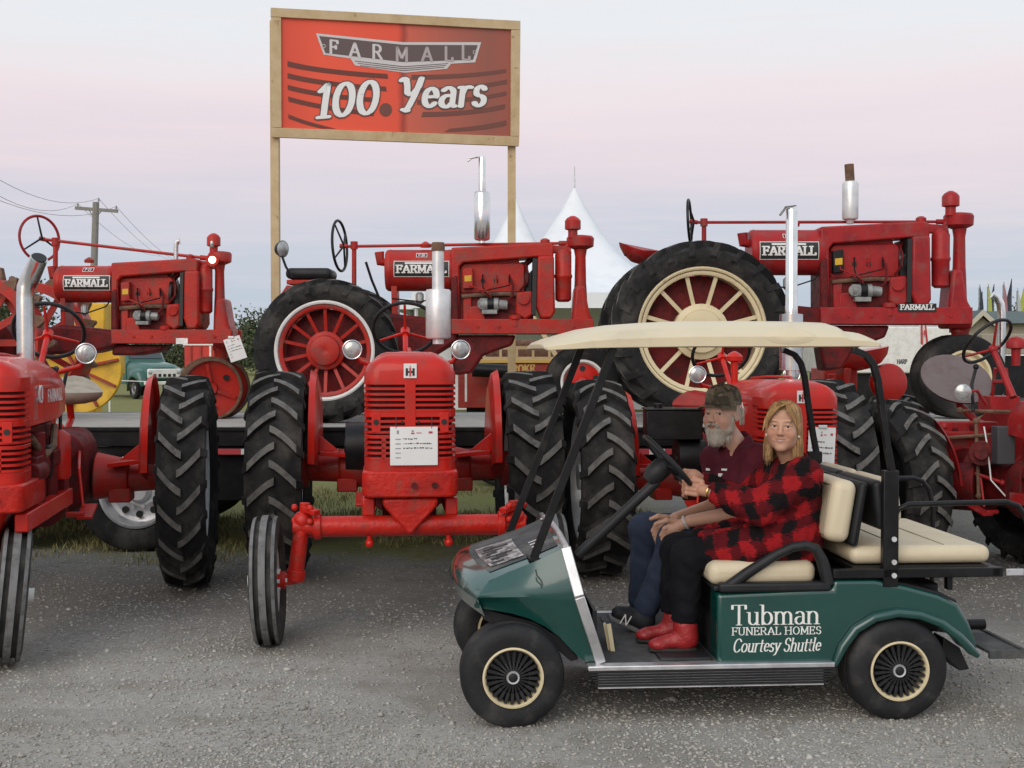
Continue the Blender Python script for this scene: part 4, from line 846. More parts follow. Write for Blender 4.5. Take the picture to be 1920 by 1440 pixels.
def steel_front(t, c, R):
    M = Matrix.Translation(Vector(c)-FR[t].translation) @ Matrix.Rotation(PI/2+.42, 4, 'Z')
    o = bpy.data.objects.new('front_wheel', None); COL.objects.link(o); o.parent = t; o.matrix_local = M; FR[o] = FR[t] @ M
    g = G(); g.lathe([(-.09,R),(-.09,R-.02),(.09,R-.02),(.09,R),(.02,R),(.02,R+.02),(-.02,R+.02),(-.02,R)], (0,0,0), (1,0,0), 44, closed=True); part('tyre_band', g, RUST, o)
    g = G(); g.lathe([(-.055,.01),(-.06,.05),(-.02,.07),(-.055,R-.03),(-.055,R-.005),(-.04,R-.005),(-.03,R-.03),(0,.07),(0,.01)], (0,0,0), (1,0,0), 40); dsk = part('disc', g, RED2, o)
    for k in range(3):
        an = 2*PI*k/3+.4; g = G(); g.cyl((-.04,.62*R*math.cos(an),.62*R*math.sin(an)),(-.062,.62*R*math.cos(an),.62*R*math.sin(an)), .026, n=12); part('disc_hole', g, EMB, o)
        an += 1; g = G(); g.beam((-.05,.06*math.cos(an),.06*math.sin(an)),(-.058,(R-.04)*math.cos(an),(R-.04)*math.sin(an)), .03, .02, (1,0,0)); part('rib', g, RED2, o)
    return o
def steel_rear(t, c, R):
    M = Matrix.Translation(Vector(c)-FR[t].translation) @ Matrix.Rotation(PI/2, 4, 'Z')
    o = bpy.data.objects.new('rear_wheel', None); COL.objects.link(o); o.parent = t; o.matrix_local = M; FR[o] = FR[t] @ M
    Rb = R-.09; g = G(); g.lathe([(-.12,Rb),(-.12,Rb-.09),(-.10,Rb-.09),(-.09,Rb-.02),(.09,Rb-.02),(.10,Rb-.09),(.12,Rb-.09),(.12,Rb)], (0,0,0), (1,0,0), 56, closed=True); part('band', g, RED2, o)
    g = G(); g.lathe([(-.14,.03),(-.14,.1),(-.05,.13),(.05,.13),(.14,.1),(.14,.03)], (0,0,0), (1,0,0), 24); part('hub', g, RED2, o)
    g = G(); g.beam((0,.1,0),(0,Rb-.02,0), .06, .02, (1,0,0)); sm = mesh(g, 'spoke', RED2)
    for k in range(12): share('spoke', sm, o, Matrix.Rotation(2*PI*k/12, 4, 'X') @ Matrix.Translation((.05*(-1)**k,0,0)))
    g = G(); g.add([(-.05,Rb-.005,-.06),(.05,Rb-.005,-.06),(.05,Rb-.005,.06),(-.05,Rb-.005,.06),(-.03,Rb+.09,-.01),(.03,Rb+.09,-.01),(.03,Rb+.09,.015),(-.03,Rb+.09,.015)], [(3,2,1,0),(4,5,6,7),(0,1,5,4),(1,2,6,5),(2,3,7,6),(3,0,4,7)]); lm = mesh(g, 'lug', RUST)
    for k in range(20): share('lug', lm, o, Matrix.Rotation(2*PI*k/20, 4, 'X') @ Matrix.Translation((.07*(-1)**k,0,0)))
    return o
# centre tractor
tC, FC = deck_tractor('old red tractor on the trailer under the sign with black cushion seat and white-rimmed wheel', 722, 1, 458, 1, RED2,
    dict(rod0=(652,462), wheel=(637,461,47,.16,BLKP), post=(664,455,600), fw=(1090,705,.335), ft=FT, frim=R20, fdisc=D20, hr=.125, rw=(612,659), rR=.622,
         spoke=(TY20, .42, .30, 14, WHITE, RED2, .165, (.028,.016), 'rear_wheel', RED2, .03), boxm=RED2))
def chrome_stack(t, x, prof, dep, m, extra=None):
    g = G(); base = W(x, prof[0][0], dep); pr = [((W(x, y, dep)-base).z, r*dep/F) for y, r in prof]; g.lathe(pr, base, (0,0,1), 24); return part('muffler', g, m, t, 0, True)
mf = chrome_stack(tC, 904, [(456,6),(452,6),(450,13),(447,15),(363,15),(360,13),(358,7),(296,6.5),(293,5)], DC-.05, CHR)
g = G(); A = W(897, 294, DC-.05); g.beam(A, W(880, 297, DC-.05), .05, .012); g.beam(W(884,297,DC-.05), W(877,303,DC-.05), .03, .012); part('rain_flap', g, CHR, mf, .003, True)
g = G(); A = W(535, 523, 11.6); B = W(621, 502, 11.6); g.bb(A.x, B.x, DC-.22, DC+.22, A.z-.0, B.z); sc_ = part('seat_cushion', g, BLKP, tC, .045, True, segs=4)
g = G(); A = W(537, 533, 11.6); B = W(618, 524, 11.6); g.bb(A.x, B.x, DC-.2, DC+.2, A.z, B.z-.002); g.tube([W(580,532,DC), W(560,545,DC), W(540,540,DC), W(525,560,DC), W(560,600,DC), W(620,620,DC)], .03, 8); part('seat_frame', g, RED2, tC, .01, True)
g = G(); g.tube([W(548,520,11.5), W(536,500,11.5), W(528,478,11.5)], .012, 6); part('lamp_stalk', g, BLK, tC, 0, True)
c = W(530, 467, 11.5); g = G(); g.lathe([(-.06,.02),(-.05,.055),(-.01,.075),(0,.078)], c, (.75,-.5,-.05), 20); wl = part('work_lamp', g, BLK, tC, 0, True); g = G(); g.lathe([(.0,.072),(.012,.05),(.015,.001)], c, (.75,-.5,-.05), 20); part('lens', g, LENS, wl, 0, True)
g = G(); g.tube([W(710,556,DC-.1), W(697,525,DC-.12), W(686,491,DC-.14)], .013, 6); part('gear_lever', g, BLK, tC, 0, True)
g = G(); g.tube([Vector((W(526,560,DC).x,DC-.05,W(0,560,DC).z)), Vector((W(530,600,DC).x,DC,W(0,620,DC).z)), Vector((W(600,640,DC).x,DC,W(0,640,DC).z))], .035, 8); part('drawbar_arm', g, RED2, tC, 0, True)
g = G(); A = W(873, 655, 11.3); g.box((A.x+.0, 11.32, 0), (.01,.01,.01)); g = G()
# right tractor
tR, FRr = deck_tractor('largest old red tractor on the trailer with cream spoked wheels and rusty-topped stack', 1407, 1.066, 418, 1.13, RED3,
    dict(rod0=(625,458), rodabs=(1308,417), wheel=(1293,415,40,.22,BLK), post=(1320,412,560), fw=(1795,700,.385), ft=FT30, frim=R30, fdisc=D30, hr=.15, rw=(1312,624), rR=.785,
         spoke=(TY30, .545, .36, 12, CREAM, CREAM, .24, (.034,.016), 'rear_wheel', CREAM, .05), railplate=(1684,1756,569,585), rptext=True, boxm=BLK), 'F-30')
mf = chrome_stack(tR, 1594, [(420,6),(413,8),(411,14),(408,15),(345,15),(341,13),(339,8)], DC-.05, SILV)
g = G(); g.tube([W(1594,342,DC-.05), W(1593,325,DC-.05), W(1592,308,DC-.05)], .042, 14); part('exhaust_pipe', g, RUST, mf, 0, True)
g = G(); n = 24; secs = []
cs = W(1203, 473, DC)
for k, z in ((1.0,0),(.96,-.03),(.8,-.07),(.5,-.10),(.1,-.11)):
    secs.append([cs+Vector((.21*k*math.cos(2*PI*i/n)*(1 if math.cos(2*PI*i/n) > 0 else 1.0), .22*k*math.sin(2*PI*i/n), z+.09*k*k*max(0,-math.cos(2*PI*i/n))**1.5+.0)) for i in range(n)])
g.loft(secs); ps = part('seat', g, RED3, tR, 0, True)
for i in range(6):
    a_ = PI+PI*(i+.5)/6; p = cs+Vector((.16*math.cos(a_), .175*math.sin(a_), -.055+.03*abs(math.cos(a_)))); g = G(); g.ball(p, .013, 8, 6); part('seat_hole', g, EMB, ps, 0, True)
g = G(); g.tube([cs+Vector((0,0,-.1)), cs+Vector((.02,0,-.2)), cs+Vector((.25,0,-.22)), cs+Vector((.55,0,-.25))], .025, 8); part('seat_spring', g, RED3, tR, 0, True)
# left tractor on steel wheels
tL, FLl = deck_tractor('old red tractor on steel wheels at the left end of the trailer with lit lamp', 103, .846, 487, .935, RED2,
    dict(rod0=(640,458), rodabs=(84,449), wheel=(74,447,42,.62,RED3), three=True, post=(104,448,520), fw=(402,735,.275), steel=True, rw=(-54,645), rR=.69, railplate=(330,352,634,645), boxm=RED2), 'F-12')
g = G(); g.tube([W(330,490,DC), W(330,460,DC), W(332,453,DC), W(337,452,DC)], [.022,.022,.026,.028], 12); part('exhaust_pipe', g, ALU, tL, 0, True)
c = W(398, 487, DC-.2); g = G(); g.lathe([(-.08,.02),(-.05,.05),(0,.058)], c, (.25,-1,-.05), 18); hl = part('headlight', g, RED2, tL, 0, True); g = G(); g.lathe([(0,.03),(.012,.022),(.016,.001)], c, (.25,-1,-.05), 18); part('lamp_glow', g, LAMPON, hl, 0, True)
g = G(); vlathe(g, lambda x, y, d: W(x, y, d), 398, [(464,3),(460,5),(453,5),(450,3),(446,3)], DC-.1, 12); part('filter_glass', g, LENS, tL, 0, True)
# ------------------------------------------------------------------ the timber sign behind the trailer
def sign():
    dl, dr = 13.6, 14.4
    A = W(508, 136, dl); B = W(975, 156, dr); A.z = B.z = 0
    root = (A+B)/2; t = thing('timber_sign', 'tall timber-framed sign with red 100 Years banner on two posts', 'sign', root)
    R = (B-A).normalized(); U = Vector((0,0,1)); Nn = R.cross(U)   # towards the camera
    def onp(px, py, off=0):
        d = W(px, py, 1)-Vector((0,0,CAM_Z)); o = Vector((0,0,CAM_Z)); P0 = A+Nn*off
        s = (P0-o).dot(Nn)/d.dot(Nn); return o+d*s
    def quad(px, d0, d1):
        P = [onp(x, y, d0) for x, y in px]; return P
    def board(name, px, d0=-.02, d1=.02):
        g = G(); P = quad(px, d1, 0); g.prism(P, -Nn*(d1-d0)); return part(name, g, WOOD, t, .003, True)
    board('frame_board', [(508,14),(976,39),(976,56),(508,31)]); board('frame_board', [(510,239),(974,256),(973,274),(510,257)])
    board('frame_board', [(508.5,31.5),(527,32.5),(528,239),(510,238.5)], -.02, .017); board('frame_board', [(959,55.5),(976,56.5),(974,255.5),(958,255)], -.02, .017)
    for x, nm in ((517.5, 'post'), (963.5, 'post')):
        p = onp(x, 250); g = G(); g.box((p.x-Nn.x*.085, p.y-Nn.y*.085, (p.z-.2)/2+.3), (.09,.09,p.z+.4+1.6)); g.v = [v if v[2] > 0 else (v[0], v[1], 0) for v in g.v]; g.v = [v if v[2] < p.z+1.3 else (v[0], v[1], p.z+1.25) for v in g.v]; part(nm, g, WOOD, t, .004, True)
    for a, b in (((985,570,14.35),(1062,700,13.7)),):
        g = G(); g.beam(W(*a), W(*b), .05, .13, (0,1,0)); part('brace', g, WOOD, t, .003, True)
    # printed banner
    m = bpy.data.materials.new('banner_print'); m.use_nodes = True; tr = m.node_tree; N = tr.nodes.new; L = tr.links.new; b = tr.nodes['Principled BSDF']; b.inputs['Roughness'].default_value = .45
    tc = N('ShaderNodeTexCoord'); sp = N('ShaderNodeSeparateXYZ'); L(tc.outputs['Object'], sp.inputs[0])
    uL = (onp(527,140)-root).dot(R); uR = (onp(959,140)-root).dot(R)
    # object X runs along R.x
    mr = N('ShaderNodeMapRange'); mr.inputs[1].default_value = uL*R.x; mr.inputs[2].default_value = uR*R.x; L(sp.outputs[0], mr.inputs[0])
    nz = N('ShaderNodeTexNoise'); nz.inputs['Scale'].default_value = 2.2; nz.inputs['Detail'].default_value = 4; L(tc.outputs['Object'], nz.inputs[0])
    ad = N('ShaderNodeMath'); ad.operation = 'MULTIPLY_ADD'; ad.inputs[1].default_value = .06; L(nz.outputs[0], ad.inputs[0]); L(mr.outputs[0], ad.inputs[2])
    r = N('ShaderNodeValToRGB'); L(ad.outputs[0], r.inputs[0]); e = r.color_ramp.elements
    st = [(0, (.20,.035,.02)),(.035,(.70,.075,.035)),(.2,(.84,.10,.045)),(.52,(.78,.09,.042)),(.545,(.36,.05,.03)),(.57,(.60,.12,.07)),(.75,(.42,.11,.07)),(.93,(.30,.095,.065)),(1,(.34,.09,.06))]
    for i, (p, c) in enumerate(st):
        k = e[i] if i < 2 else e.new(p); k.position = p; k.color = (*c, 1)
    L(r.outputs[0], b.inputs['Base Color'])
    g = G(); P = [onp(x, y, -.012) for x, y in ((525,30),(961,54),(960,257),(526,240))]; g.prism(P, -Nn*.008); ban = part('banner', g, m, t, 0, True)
    def Z(x, y, off): return onp(490+x/3.765, y/3.765, off)
    DK = mat('print_dark_slot', (.15,.038,.024), .5); DKR = mat('print_dark_slot_shade', (.17,.06,.043), .5); SIL = mat('print_silver', (.60,.58,.57), .4); SILD = mat('print_silver_dull', (.42,.37,.36), .4); CH = mat('print_charcoal', (.12,.085,.08), .5); WH = mat('print_white', (.80,.81,.79), .5)
    def strip(pts_t, pts_b, m_, nm, off):
        g = G(); n = len(pts_t); P = [Z(*p, off) for p in pts_t]+[Z(*p, off) for p in pts_b]
        g.add(P, [(i, n+i, n+i+1, i+1) for i in range(n-1)]); return part(nm, g, m_, ban, 0, True)
    def bez(a, b_, c, n=10): return [((1-s)**2*a[0]+2*s*(1-s)*b_[0]+s*s*c[0], (1-s)**2*a[1]+2*s*(1-s)*b_[1]+s*s*c[1]) for s in [i/n for i in range(n+1)]]
    Lf = [((185,430),(400,490),(890,522),(185,470),(420,525),(895,556)),((185,515),(400,575),(880,612),(185,552),(420,612),(885,645)),((185,598),(400,660),(800,690),(188,634),(420,696),(800,722)),((188,680),(400,745),(800,790),(192,716),(420,780),(790,820)),((190,806),(330,865),(530,908),(192,836),(330,890),(430,908))]
    for a, b_, c, d, e_, f in Lf: strip(bez(a, b_, c), bez(d, e_, f), DK, 'printed_slot', -.009)
    Rt = [((1060,528),(1450,530),(1728,486),(1060,562),(1450,560),(1728,512)),((1090,622),(1450,620),(1735,560),(1090,655),(1450,650),(1735,590)),((1140,790),(1450,792),(1722,735),(1130,826),(1450,824),(1720,768)),((1100,705),(1450,705),(1730,645),(1100,738),(1450,734),(1730,672)),((1330,908),(1560,890),(1730,848),(1290,932),(1560,925),(1730,885))]
    for a, b_, c, d, e_, f in Rt: strip(bez(a, b_, c), bez(d, e_, f), DKR, 'printed_slot', -.009)
    g = G(); g.add([Z(878+45*math.cos(2*PI*i/20), 775+48*math.sin(2*PI*i/20), -.009) for i in range(20)], [tuple(range(20))]); part('printed_hole', g, DKR, ban, 0, True)
    g = G(); g.add([Z(x, y, -.008) for x, y in ((385,235),(1000,298),(1552,298),(1510,440),(1340,450),(1310,486),(1010,513),(660,462),(630,413),(440,386))], [tuple(range(10))]); em = part('printed_badge', g, SIL, ban, 0, True)
    g = G(); g.add([Z(x, y, -.0065) for x, y in ((408,254),(1000,316),(1528,318),(1494,422),(1000,438),(452,374))], [tuple(range(6))]); part('badge_field', g, CH, em, 0, True)
    for k in range(3):
        o = 16*k; strip([(660+18*k,428+o),(1005,468+o*.85),(1320-14*k,446+o*.8)], [(662+18*k,433+o),(1005,474+o*.85),(1318-14*k,451+o*.8)], CH, 'badge_line', -.0065)
    for ch, x, y in (('F',510,330),('A',660,348),('R',818,362),('M',992,380),('A',1170,380),('L',1322,378),('L',1442,370)):
        w_ = GL[ch][0]; hgt = (Z(x,y-48,0)-Z(x,y+48,0)).length; wd = (Z(x+36*w_/.74*.9,y,0)-Z(x-36*w_/.74*.9,y,0)).length
        rv = (Z(1000,438,0)-Z(452,374,0)) if x < 950 else R
        g = G(); text_geo(g, ch, Z(x-36*w_/.74*.9, y+48, -.0065), rv, U, hgt, wd, (.2,.13), 0, 0); part('badge_letter', g, SIL if x < 900 else SILD, em, 0, True)
    for x, y in ((440,325),(1506,370)):
        g = G(); g.ring(Z(x, y, -.006), Nn, .018, .004, 16, 5); part('badge_rivet', g, SIL, em, 0, True)
    for s, o0, o1, h_, tr_ in (('100',(375,832),(838,795),228,.0),('Years',(945,772),(1598,742),215,.0)):
        p = Z(*o0, -.0065); rv = Z(*o1, -.0065)-p; hg_ = (Z(o0[0],o0[1]-h_,0)-Z(*o0,0)).length
        kw = dict(nib=(.205,.10), shear=.13, serif=.0, track=.03)
        wd = rv.length-.13*hg_*.6
        g = G(); text_geo(g, s, p, rv, U, hg_, wd, grow=.045, **kw); part('lettering_outline', g, CH, ban, 0, True)
        g = G(); text_geo(g, s, p+Nn*.0035, rv, U, hg_, wd, **kw); part('lettering', g, WH, ban, 0, True)
sign()
# ------------------------------------------------------------------ golf cart
CA = math.radians(4.0); CO = Vector((.005, 5.545, 0))
CM = Matrix.Translation(CO) @ Matrix.Rotation(CA, 4, 'Z'); CI = CM.inverted()
def C(px, py, yl):
    o = CI @ Vector((0,0,CAM_Z)); d = CI.to_3x3() @ (W(px, py, 1)-Vector((0,0,CAM_Z)))
    return o+d*((yl-o.y)/d.y)
GREEN = mat('green_car_paint', (.003,.058,.047), .22, coat=1, c2=(.0035,.048,.040), ns=3, dirt=(.04,.10,.085), dscale=5, dlo=.66, dhi=.95)
VINYL = mat('cream_vinyl', (.66,.57,.40), .42, c2=(.60,.51,.35), ns=5, dirt=(.42,.35,.24), dscale=8, dlo=.62, dhi=.9, bump=.08, bscale=150)
ROOFM = mat('cream_roof_plastic', (.68,.585,.40), .4, c2=(.62,.53,.36), ns=2.5, dirt=(.52,.45,.33), dscale=5, dlo=.6, dhi=.95, bump=.05, bscale=60)
MATB = mat('rubber_mat', (.05,.052,.055), .8, c2=(.10,.10,.098), ns=6, dirt=(.2,.19,.17), dscale=5, dlo=.55, dhi=.8, bump=.2, bscale=100)
CTYRE = mat('cart_tyre_rubber', (.014,.0145,.016), .6, c2=(.024,.024,.026), ns=4, dirt=(.09,.086,.08), dscale=7, dlo=.52, dhi=.88, bump=.2, bscale=60, spec=.3)
LETT = mat('decal_white', (.80,.80,.76), .5)
STICK = mat('worn_sticker', (.42,.43,.42), .35, coat=.4, c2=(.10,.11,.11), ns=22, nlo=.46, nhi=.56)
def cart():
    t = thing('golf_cart', 'green golf cart with cream roof and seats parked in front of the tractors', 'golf cart', CO, CA)
    add = lambda nm, g, m, b=0, par=None, segs=2: part(nm, g, m, par or t, b, segs=segs)
    YC = .60; V = Vector
    def mir(p): return V((p.x, 2*YC-p.y, p.z))
    # ---- front cowl: top skin
    ns = 16; S = [-1+2*i/ns for i in range(ns+1)]; prof = [(.03,.50,.54),(.0,.575,.57),(.012,.615,.55),(.05,.655,.525),(.16,.69,.505),(.30,.735,.50),(.44,.79,.495)]
    g = G(); secs = []
    for du, z, hw in prof:
        row = []
        for s in S:
            u0 = -.265+.115*abs(s)**2.4; u = u0+du*(.465-u0-.25+.04)/.47 if du > .05 else u0+du
            row.append(V((u, YC+s*hw, z+.02*(1-s*s)-(.012*abs(s)**6))))
        secs.append(row)
    g.loft(secs, closed=False); cowl = add('front_cowl', g, GREEN)
    edge = [r[0] for r in secs]       # near edge of the skin
    # side skins
    ne = len(edge)
    for side in (0, 1):
        g = G(); top = edge[2:]; n = 9
        def lerp_path(P, s):
            k = s*(len(P)-1); i = min(int(k), len(P)-2); return P[i].lerp(P[i+1], k-i)
        T = [lerp_path(top, i/n) for i in range(n+1)]
        zb = [(-.165,.525),(-.08,.512),(.0,.497),(.08,.472),(.15,.435),(.21,.39),(.26,.335),(.30,.295),(.33,.276),(.385,.272)]
        rows = [T]
        for f in (.25, .5, .75): rows.append([T[i].lerp(V((-.155+.44*(i/n), .028, .578)), f)-V((0,.012*math.sin(PI*f),0)) for i in range(n+1)])
        cre = [V((-.155+.44*(i/n), .028, .578)) for i in range(n+1)]; rows.append(cre)
        bot = [V((zb[i][0], .075, zb[i][1])) for i in range(n+1)]
        for f in (.08, .5, 1): rows.append([cre[i].lerp(bot[i], f)+V((0,.012*math.sin(PI*f),0)) for i in range(n+1)])
        rows.append([b+V((0,.05,.01)) for b in bot])
        if side: rows = [[mir(p) for p in r] for r in rows]
        g.loft(rows, closed=False); add('side_panel', g, GREEN, 0, cowl)
        # bright trim down the edge of the cowl
        a0 = edge[-1]+V((.012,-.004,.004)); a1 = V((.292,.018,.578)); a2 = V((.392,.055,.277)); P = [a0, a1, a2]
        if side: P = [mir(p) for p in P]
        g = G()
        for p, q in zip(P[:-1], P[1:]): g.beam(p, q, .03, .045, (1,0,.3))
        add('cowl_trim', g, ALU, .004, cowl)
    g = G(); a0 = edge[-1]+V((.012,0,.01)); m0 = mir(a0); mid = (a0+m0)/2+V((0,0,.02))
    g.tube([a0, a0.lerp(mid,.5)+V((0,0,.006)), mid, m0.lerp(mid,.5)+V((0,0,.006)), m0], .014, 8); add('cowl_top_trim', g, ALU, 0, cowl)
    g = G(); g.bb(.36,.38,.09,1.11,.29,.5); g.add([V((.225,.1,.765)),V((.225,1.1,.765)),V((.37,1.1,.49)),V((.37,.1,.49))],[(0,1,2,3)]); add('dashboard', g, BLKP)
    # hood stickers
    def hoodp(a, b, off=.003):
        k = a*(len(secs)-1); i = min(int(k), len(secs)-2); f = k-i; kk = b*ns; j = min(int(kk), ns-1); h = kk-j
        p = secs[i][j].lerp(secs[i][j+1], h).lerp(secs[i+1][j].lerp(secs[i+1][j+1], h), f); return p+V((-.25,0,.97))*off
    def hood_patch(a0, a1, b0, b1, off, m, nm, nn=5):
        g = G(); P = [hoodp(a0+(a1-a0)*i/nn, b0+(b1-b0)*j/nn, off) for i in range(nn+1) for j in range(nn+1)]
        g.add(P, [(i*(nn+1)+j, i*(nn+1)+j+1, (i+1)*(nn+1)+j+1, (i+1)*(nn+1)+j) for i in range(nn) for j in range(nn)]); return add(nm, g, m, 0, cowl)
    hood_patch(.56,.98,.06,.94,.003,MATB,'hood_pad')
    hood_patch(.60,.80,.10,.50,.006,STICK,'hood_sticker')
    for k in range(7): hood_patch(.62+.02*(k % 2),.70+.035*(k % 3),.12+.05*k,.14+.05*k+.012*(k % 2),.008,EMB,'sticker_mark',2)
    for k in range(3): hood_patch(.86,.93,.16+.05*k,.175+.05*k,.006,EMW,'sticker_mark',2)
    g = G(); pth = [V((.10,.020,.70)), V((.105,.018,.675)), V((.125,.012,.65)), V((.13,.010,.63))]; g.tube(pth, .0035, 5); add('scratch', g, MATB, 0, cowl)
    # ---- floor, sills
    g = G(); g.bb(.34,.92,.06,1.14,.245,.275); add('floor', g, MATB, .004)
    for y, s in ((.0, 1), (1.2, -1)):
        g = G(); A = C(1103,1250,.0); B = C(1566,1250,.0); g.bb(A.x, B.x, y, y+s*.07, A.z-.022, A.z); sill = add('sill_trim', g, ALU, .004)
        x0, x1 = C(1122,1289,.0).x, C(1545,1284,.0).x
        for k in range(6):
            f = k/6; g = G(); xa = A.x+(x0-A.x)*f; xb = B.x+(x1-B.x)*f; z = A.z-.024-.0118*k; g.bb(xa, xb, y+s*.004, y+s*.05, z-.0095, z); add('sill_rib', g, BLKP, .002, sill)
        g = G(); g.bb(x0, x1, y+s*.002, y+s*.05, A.z-.099, A.z-.094); g.bb(x0, x1, y+s*.01, y+s*.06, A.z-.094, A.z-.03); add('sill_edge', g, ALU, 0, sill)
    # ---- seat pod and rear body
    side_px = [(1345,1114),(1561,1105),(1563,1088),(1640,1087),(1700,1099),(1760,1115),(1797,1132),(1818,1168),(1833,1205),(1833,1226),(1818,1224),(1796,1196),(1762,1170),(1722,1154),(1682,1150),(1642,1158),(1610,1176),(1586,1208),(1570,1245),(1345,1247)]
    P = [C(x, y, .035) for x, y in side_px]
    for s in (0, 1):
        g = G(); Q = [mir(p) for p in P] if s else P; g.prism(Q, (0, -.15 if s else .15, 0)); b = add('rear_side_panel', g, GREEN, .022, None, 4)
        arch = [C(x, y, .02) for x, y in ((1566,1246),(1580,1213),(1604,1180),(1640,1158),(1682,1149),(1724,1153),(1764,1168),(1798,1194),(1822,1220),(1834,1230))]
        if s: arch = [mir(p) for p in arch]
        g = G(); g.tube(arch, [.014]+[.022]*8+[.012], 10); add('wheel_arch_flare', g, GREEN, 0, b)
        if not s:
            q = C(1372, 1172, .033); w1 = C(1537,1172,.033).x-q.x; h1 = C(1400,1134,.033).z-q.z
            for txt, x0, x1, yb, yt, kw in (('Tubman',1371,1537,1172,1135,dict(nib=(.13,.035),serif=.1)),('FUNERAL HOMES',1372,1540,1191,1177,dict(nib=(.15,.07),serif=.14,track=.06)),('Courtesy Shuttle',1373,1538,1223,1198,dict(nib=(.11,.045),serif=.05,shear=.2))):
                q = C(x0, yb, .0345); g = G(); text_geo(g, txt, (q.x, .0345, q.z), (1,0,0), (0,0,1), C(x0,yt,.0345).z-q.z, C(x1,yb,.0345).x-q.x-.0, depth=.001, **kw); add('lettering', g, LETT, 0, b)
    g = G(); x0 = C(1345,0,.1).x; g.bb(x0, x0+.03, .16, 1.04, .27, .60); g.bb(x0, 1.45, .18, 1.02, .45, .595); g.bb(1.40, 1.98, .19, 1.01, .36, .585); g.bb(1.36,2.0,.3,.9,.25,.37); add('body_core', g, BLKP, .01)
    g = G(); P2 = [C(x, y, .07) for x, y in ((1560,1086),(1645,1084),(1700,1093),(1760,1109),(1795,1126),(1795,1135),(1700,1110),(1640,1100),(1560,1100))]; g.prism(P2, (0,1.06,0)); add('deck_cover', g, BLKP, .008)
    g = G(); g.bb(.66,.90,.07,1.13,.255,.29); add('heel_plate', g, BLKP, .01)
    # ---- wheels
    ty = plain_tyre(.230, .20, .118, 'tyre', [CTYRE])
    g = G(); g.lathe([(-.103,.122),(-.108,.126),(-.106,.134),(-.09,.130),(.09,.12),(.09,.11),(-.085,.115)], (0,0,0), (1,0,0), 48, closed=True); ring = mesh(g, 'trim_ring', CREAM)
    g = G(); g.lathe([(-.06,.02),(-.06,.04),(-.05,.12),(.02,.12),(.02,.02)], (0,0,0), (1,0,0), 40); dish = mesh(g, 'wheel_dish', EMB)
    g = G(); g.beam((-.092,.032,0),(-.085,.07,0),.008,.03,(1,0,0)); g.beam((-.085,.07,0),(-.09,.117,.0),.013,.03,(1,0,0)); blade = mesh(g, 'wheel_blade', BLKP)
    g = G(); g.lathe([(-.102,.002),(-.101,.02),(-.095,.027),(-.05,.03)], (0,0,0), (1,0,0), 24); g.mi = 1; g.lathe([(-.1,.024),(-.104,.027),(-.098,.031)], (0,0,0), (1,0,0), 24); cap = mesh(g, 'hub_cap', [BLKP, SILV])
    xr = C(1687,1268,.0).x
    for x, y, nm, st in ((0,.10,'front_wheel',0),(xr,.10,'rear_wheel',0),(0,1.08,'front_wheel',.1),(xr,1.10,'rear_wheel',0)):
        M = Matrix.Translation((x, y, .230)) @ Matrix.Rotation((PI/2 if y < .6 else -PI/2)+st, 4, 'Z') @ Matrix.Rotation(.3+x, 4, 'X')
        o = bpy.data.objects.new(nm, None); COL.objects.link(o); o.parent = t; o.matrix_local = M; FR[o] = FR[t] @ M
        share('tyre', ty, o); share('trim_ring', ring, o); share('wheel_dish', dish, o); share('hub_cap', cap, o)
        for k in range(24): share('wheel_blade', blade, o, Matrix.Rotation(2*PI*k/24, 4, 'X'))
    g = G(); g.cyl((0,.2,.23),(0,1.0,.23),.03); g.bb(-.06,.06,.3,.9,.25,.31); add('front_axle', g, BLK)
    g = G(); g.cyl((xr,.2,.23),(xr,1.0,.23),.045); g.ball((xr,.6,.23),.1,14,10); add('rear_axle', g, BLK)
    g = G(); P3 = [C(x, y, .12) for x, y in ((1770,1195),(1800,1215),(1818,1255),(1800,1258),(1765,1225))]; g.prism(P3, (0,.12,0)); add('mud_flap', g, BLKP, .004)
    g = G(); P3 = [C(x, y, .12) for x, y in ((900,1140),(935,1150),(1000,1166),(1050,1196),(1085,1236),(1070,1240),(1030,1205),(985,1182),(925,1170),(905,1160))]; g.prism(P3, (0,.96,0)); add('wheel_liner', g, BLKP)
    # ---- seats
    def cushion(x0, x1, y0, y1, z0, z1, r, tilt=0, nm='seat_cushion', m=VINYL, piv=None):
        g = G(); g.box(((x0+x1)/2,(y0+y1)/2,(z0+z1)/2), (x1-x0,y1-y0,z1-z0))
        if tilt: pv = V(piv or ((x0+x1)/2,(y0+y1)/2,z0)); g.xf(Matrix.Translation(pv) @ Matrix.Rotation(tilt,4,'Y') @ Matrix.Translation(-pv))
        return add(nm, g, m, r, None, 5)
    xa = C(1328,1090,.1).x; xb = C(1521,1090,.1).x
    cushion(xa, xb+.02, .075, 1.125, .605, .712, .045)
    g = G(); g.bb(xa+.02, xb+.02, .07, 1.13, .585, .606); add('seat_base', g, BLKP, .006)
    bx = C(1553,1000,.3).x; zb = C(1540,1014,.2).z; ztop = C(1575,897,.2).z
    for y0, y1 in ((.10,.575),(.625,1.10)):
        cushion(bx-.085, bx+.035, y0, y1, zb, ztop, .045, .16, 'seat_back', VINYL, (bx,.5,zb))
        cushion(bx+.036, bx+.075, y0-.006, y1+.006, zb-.005, ztop+.004, .02, .16, 'seat_back_shell', BLKP, (bx,.5,zb))
    rx0 = C(1660,0,.25).x; zb2 = C(1650,975,.25).z; zt2 = C(1640,894,.25).z
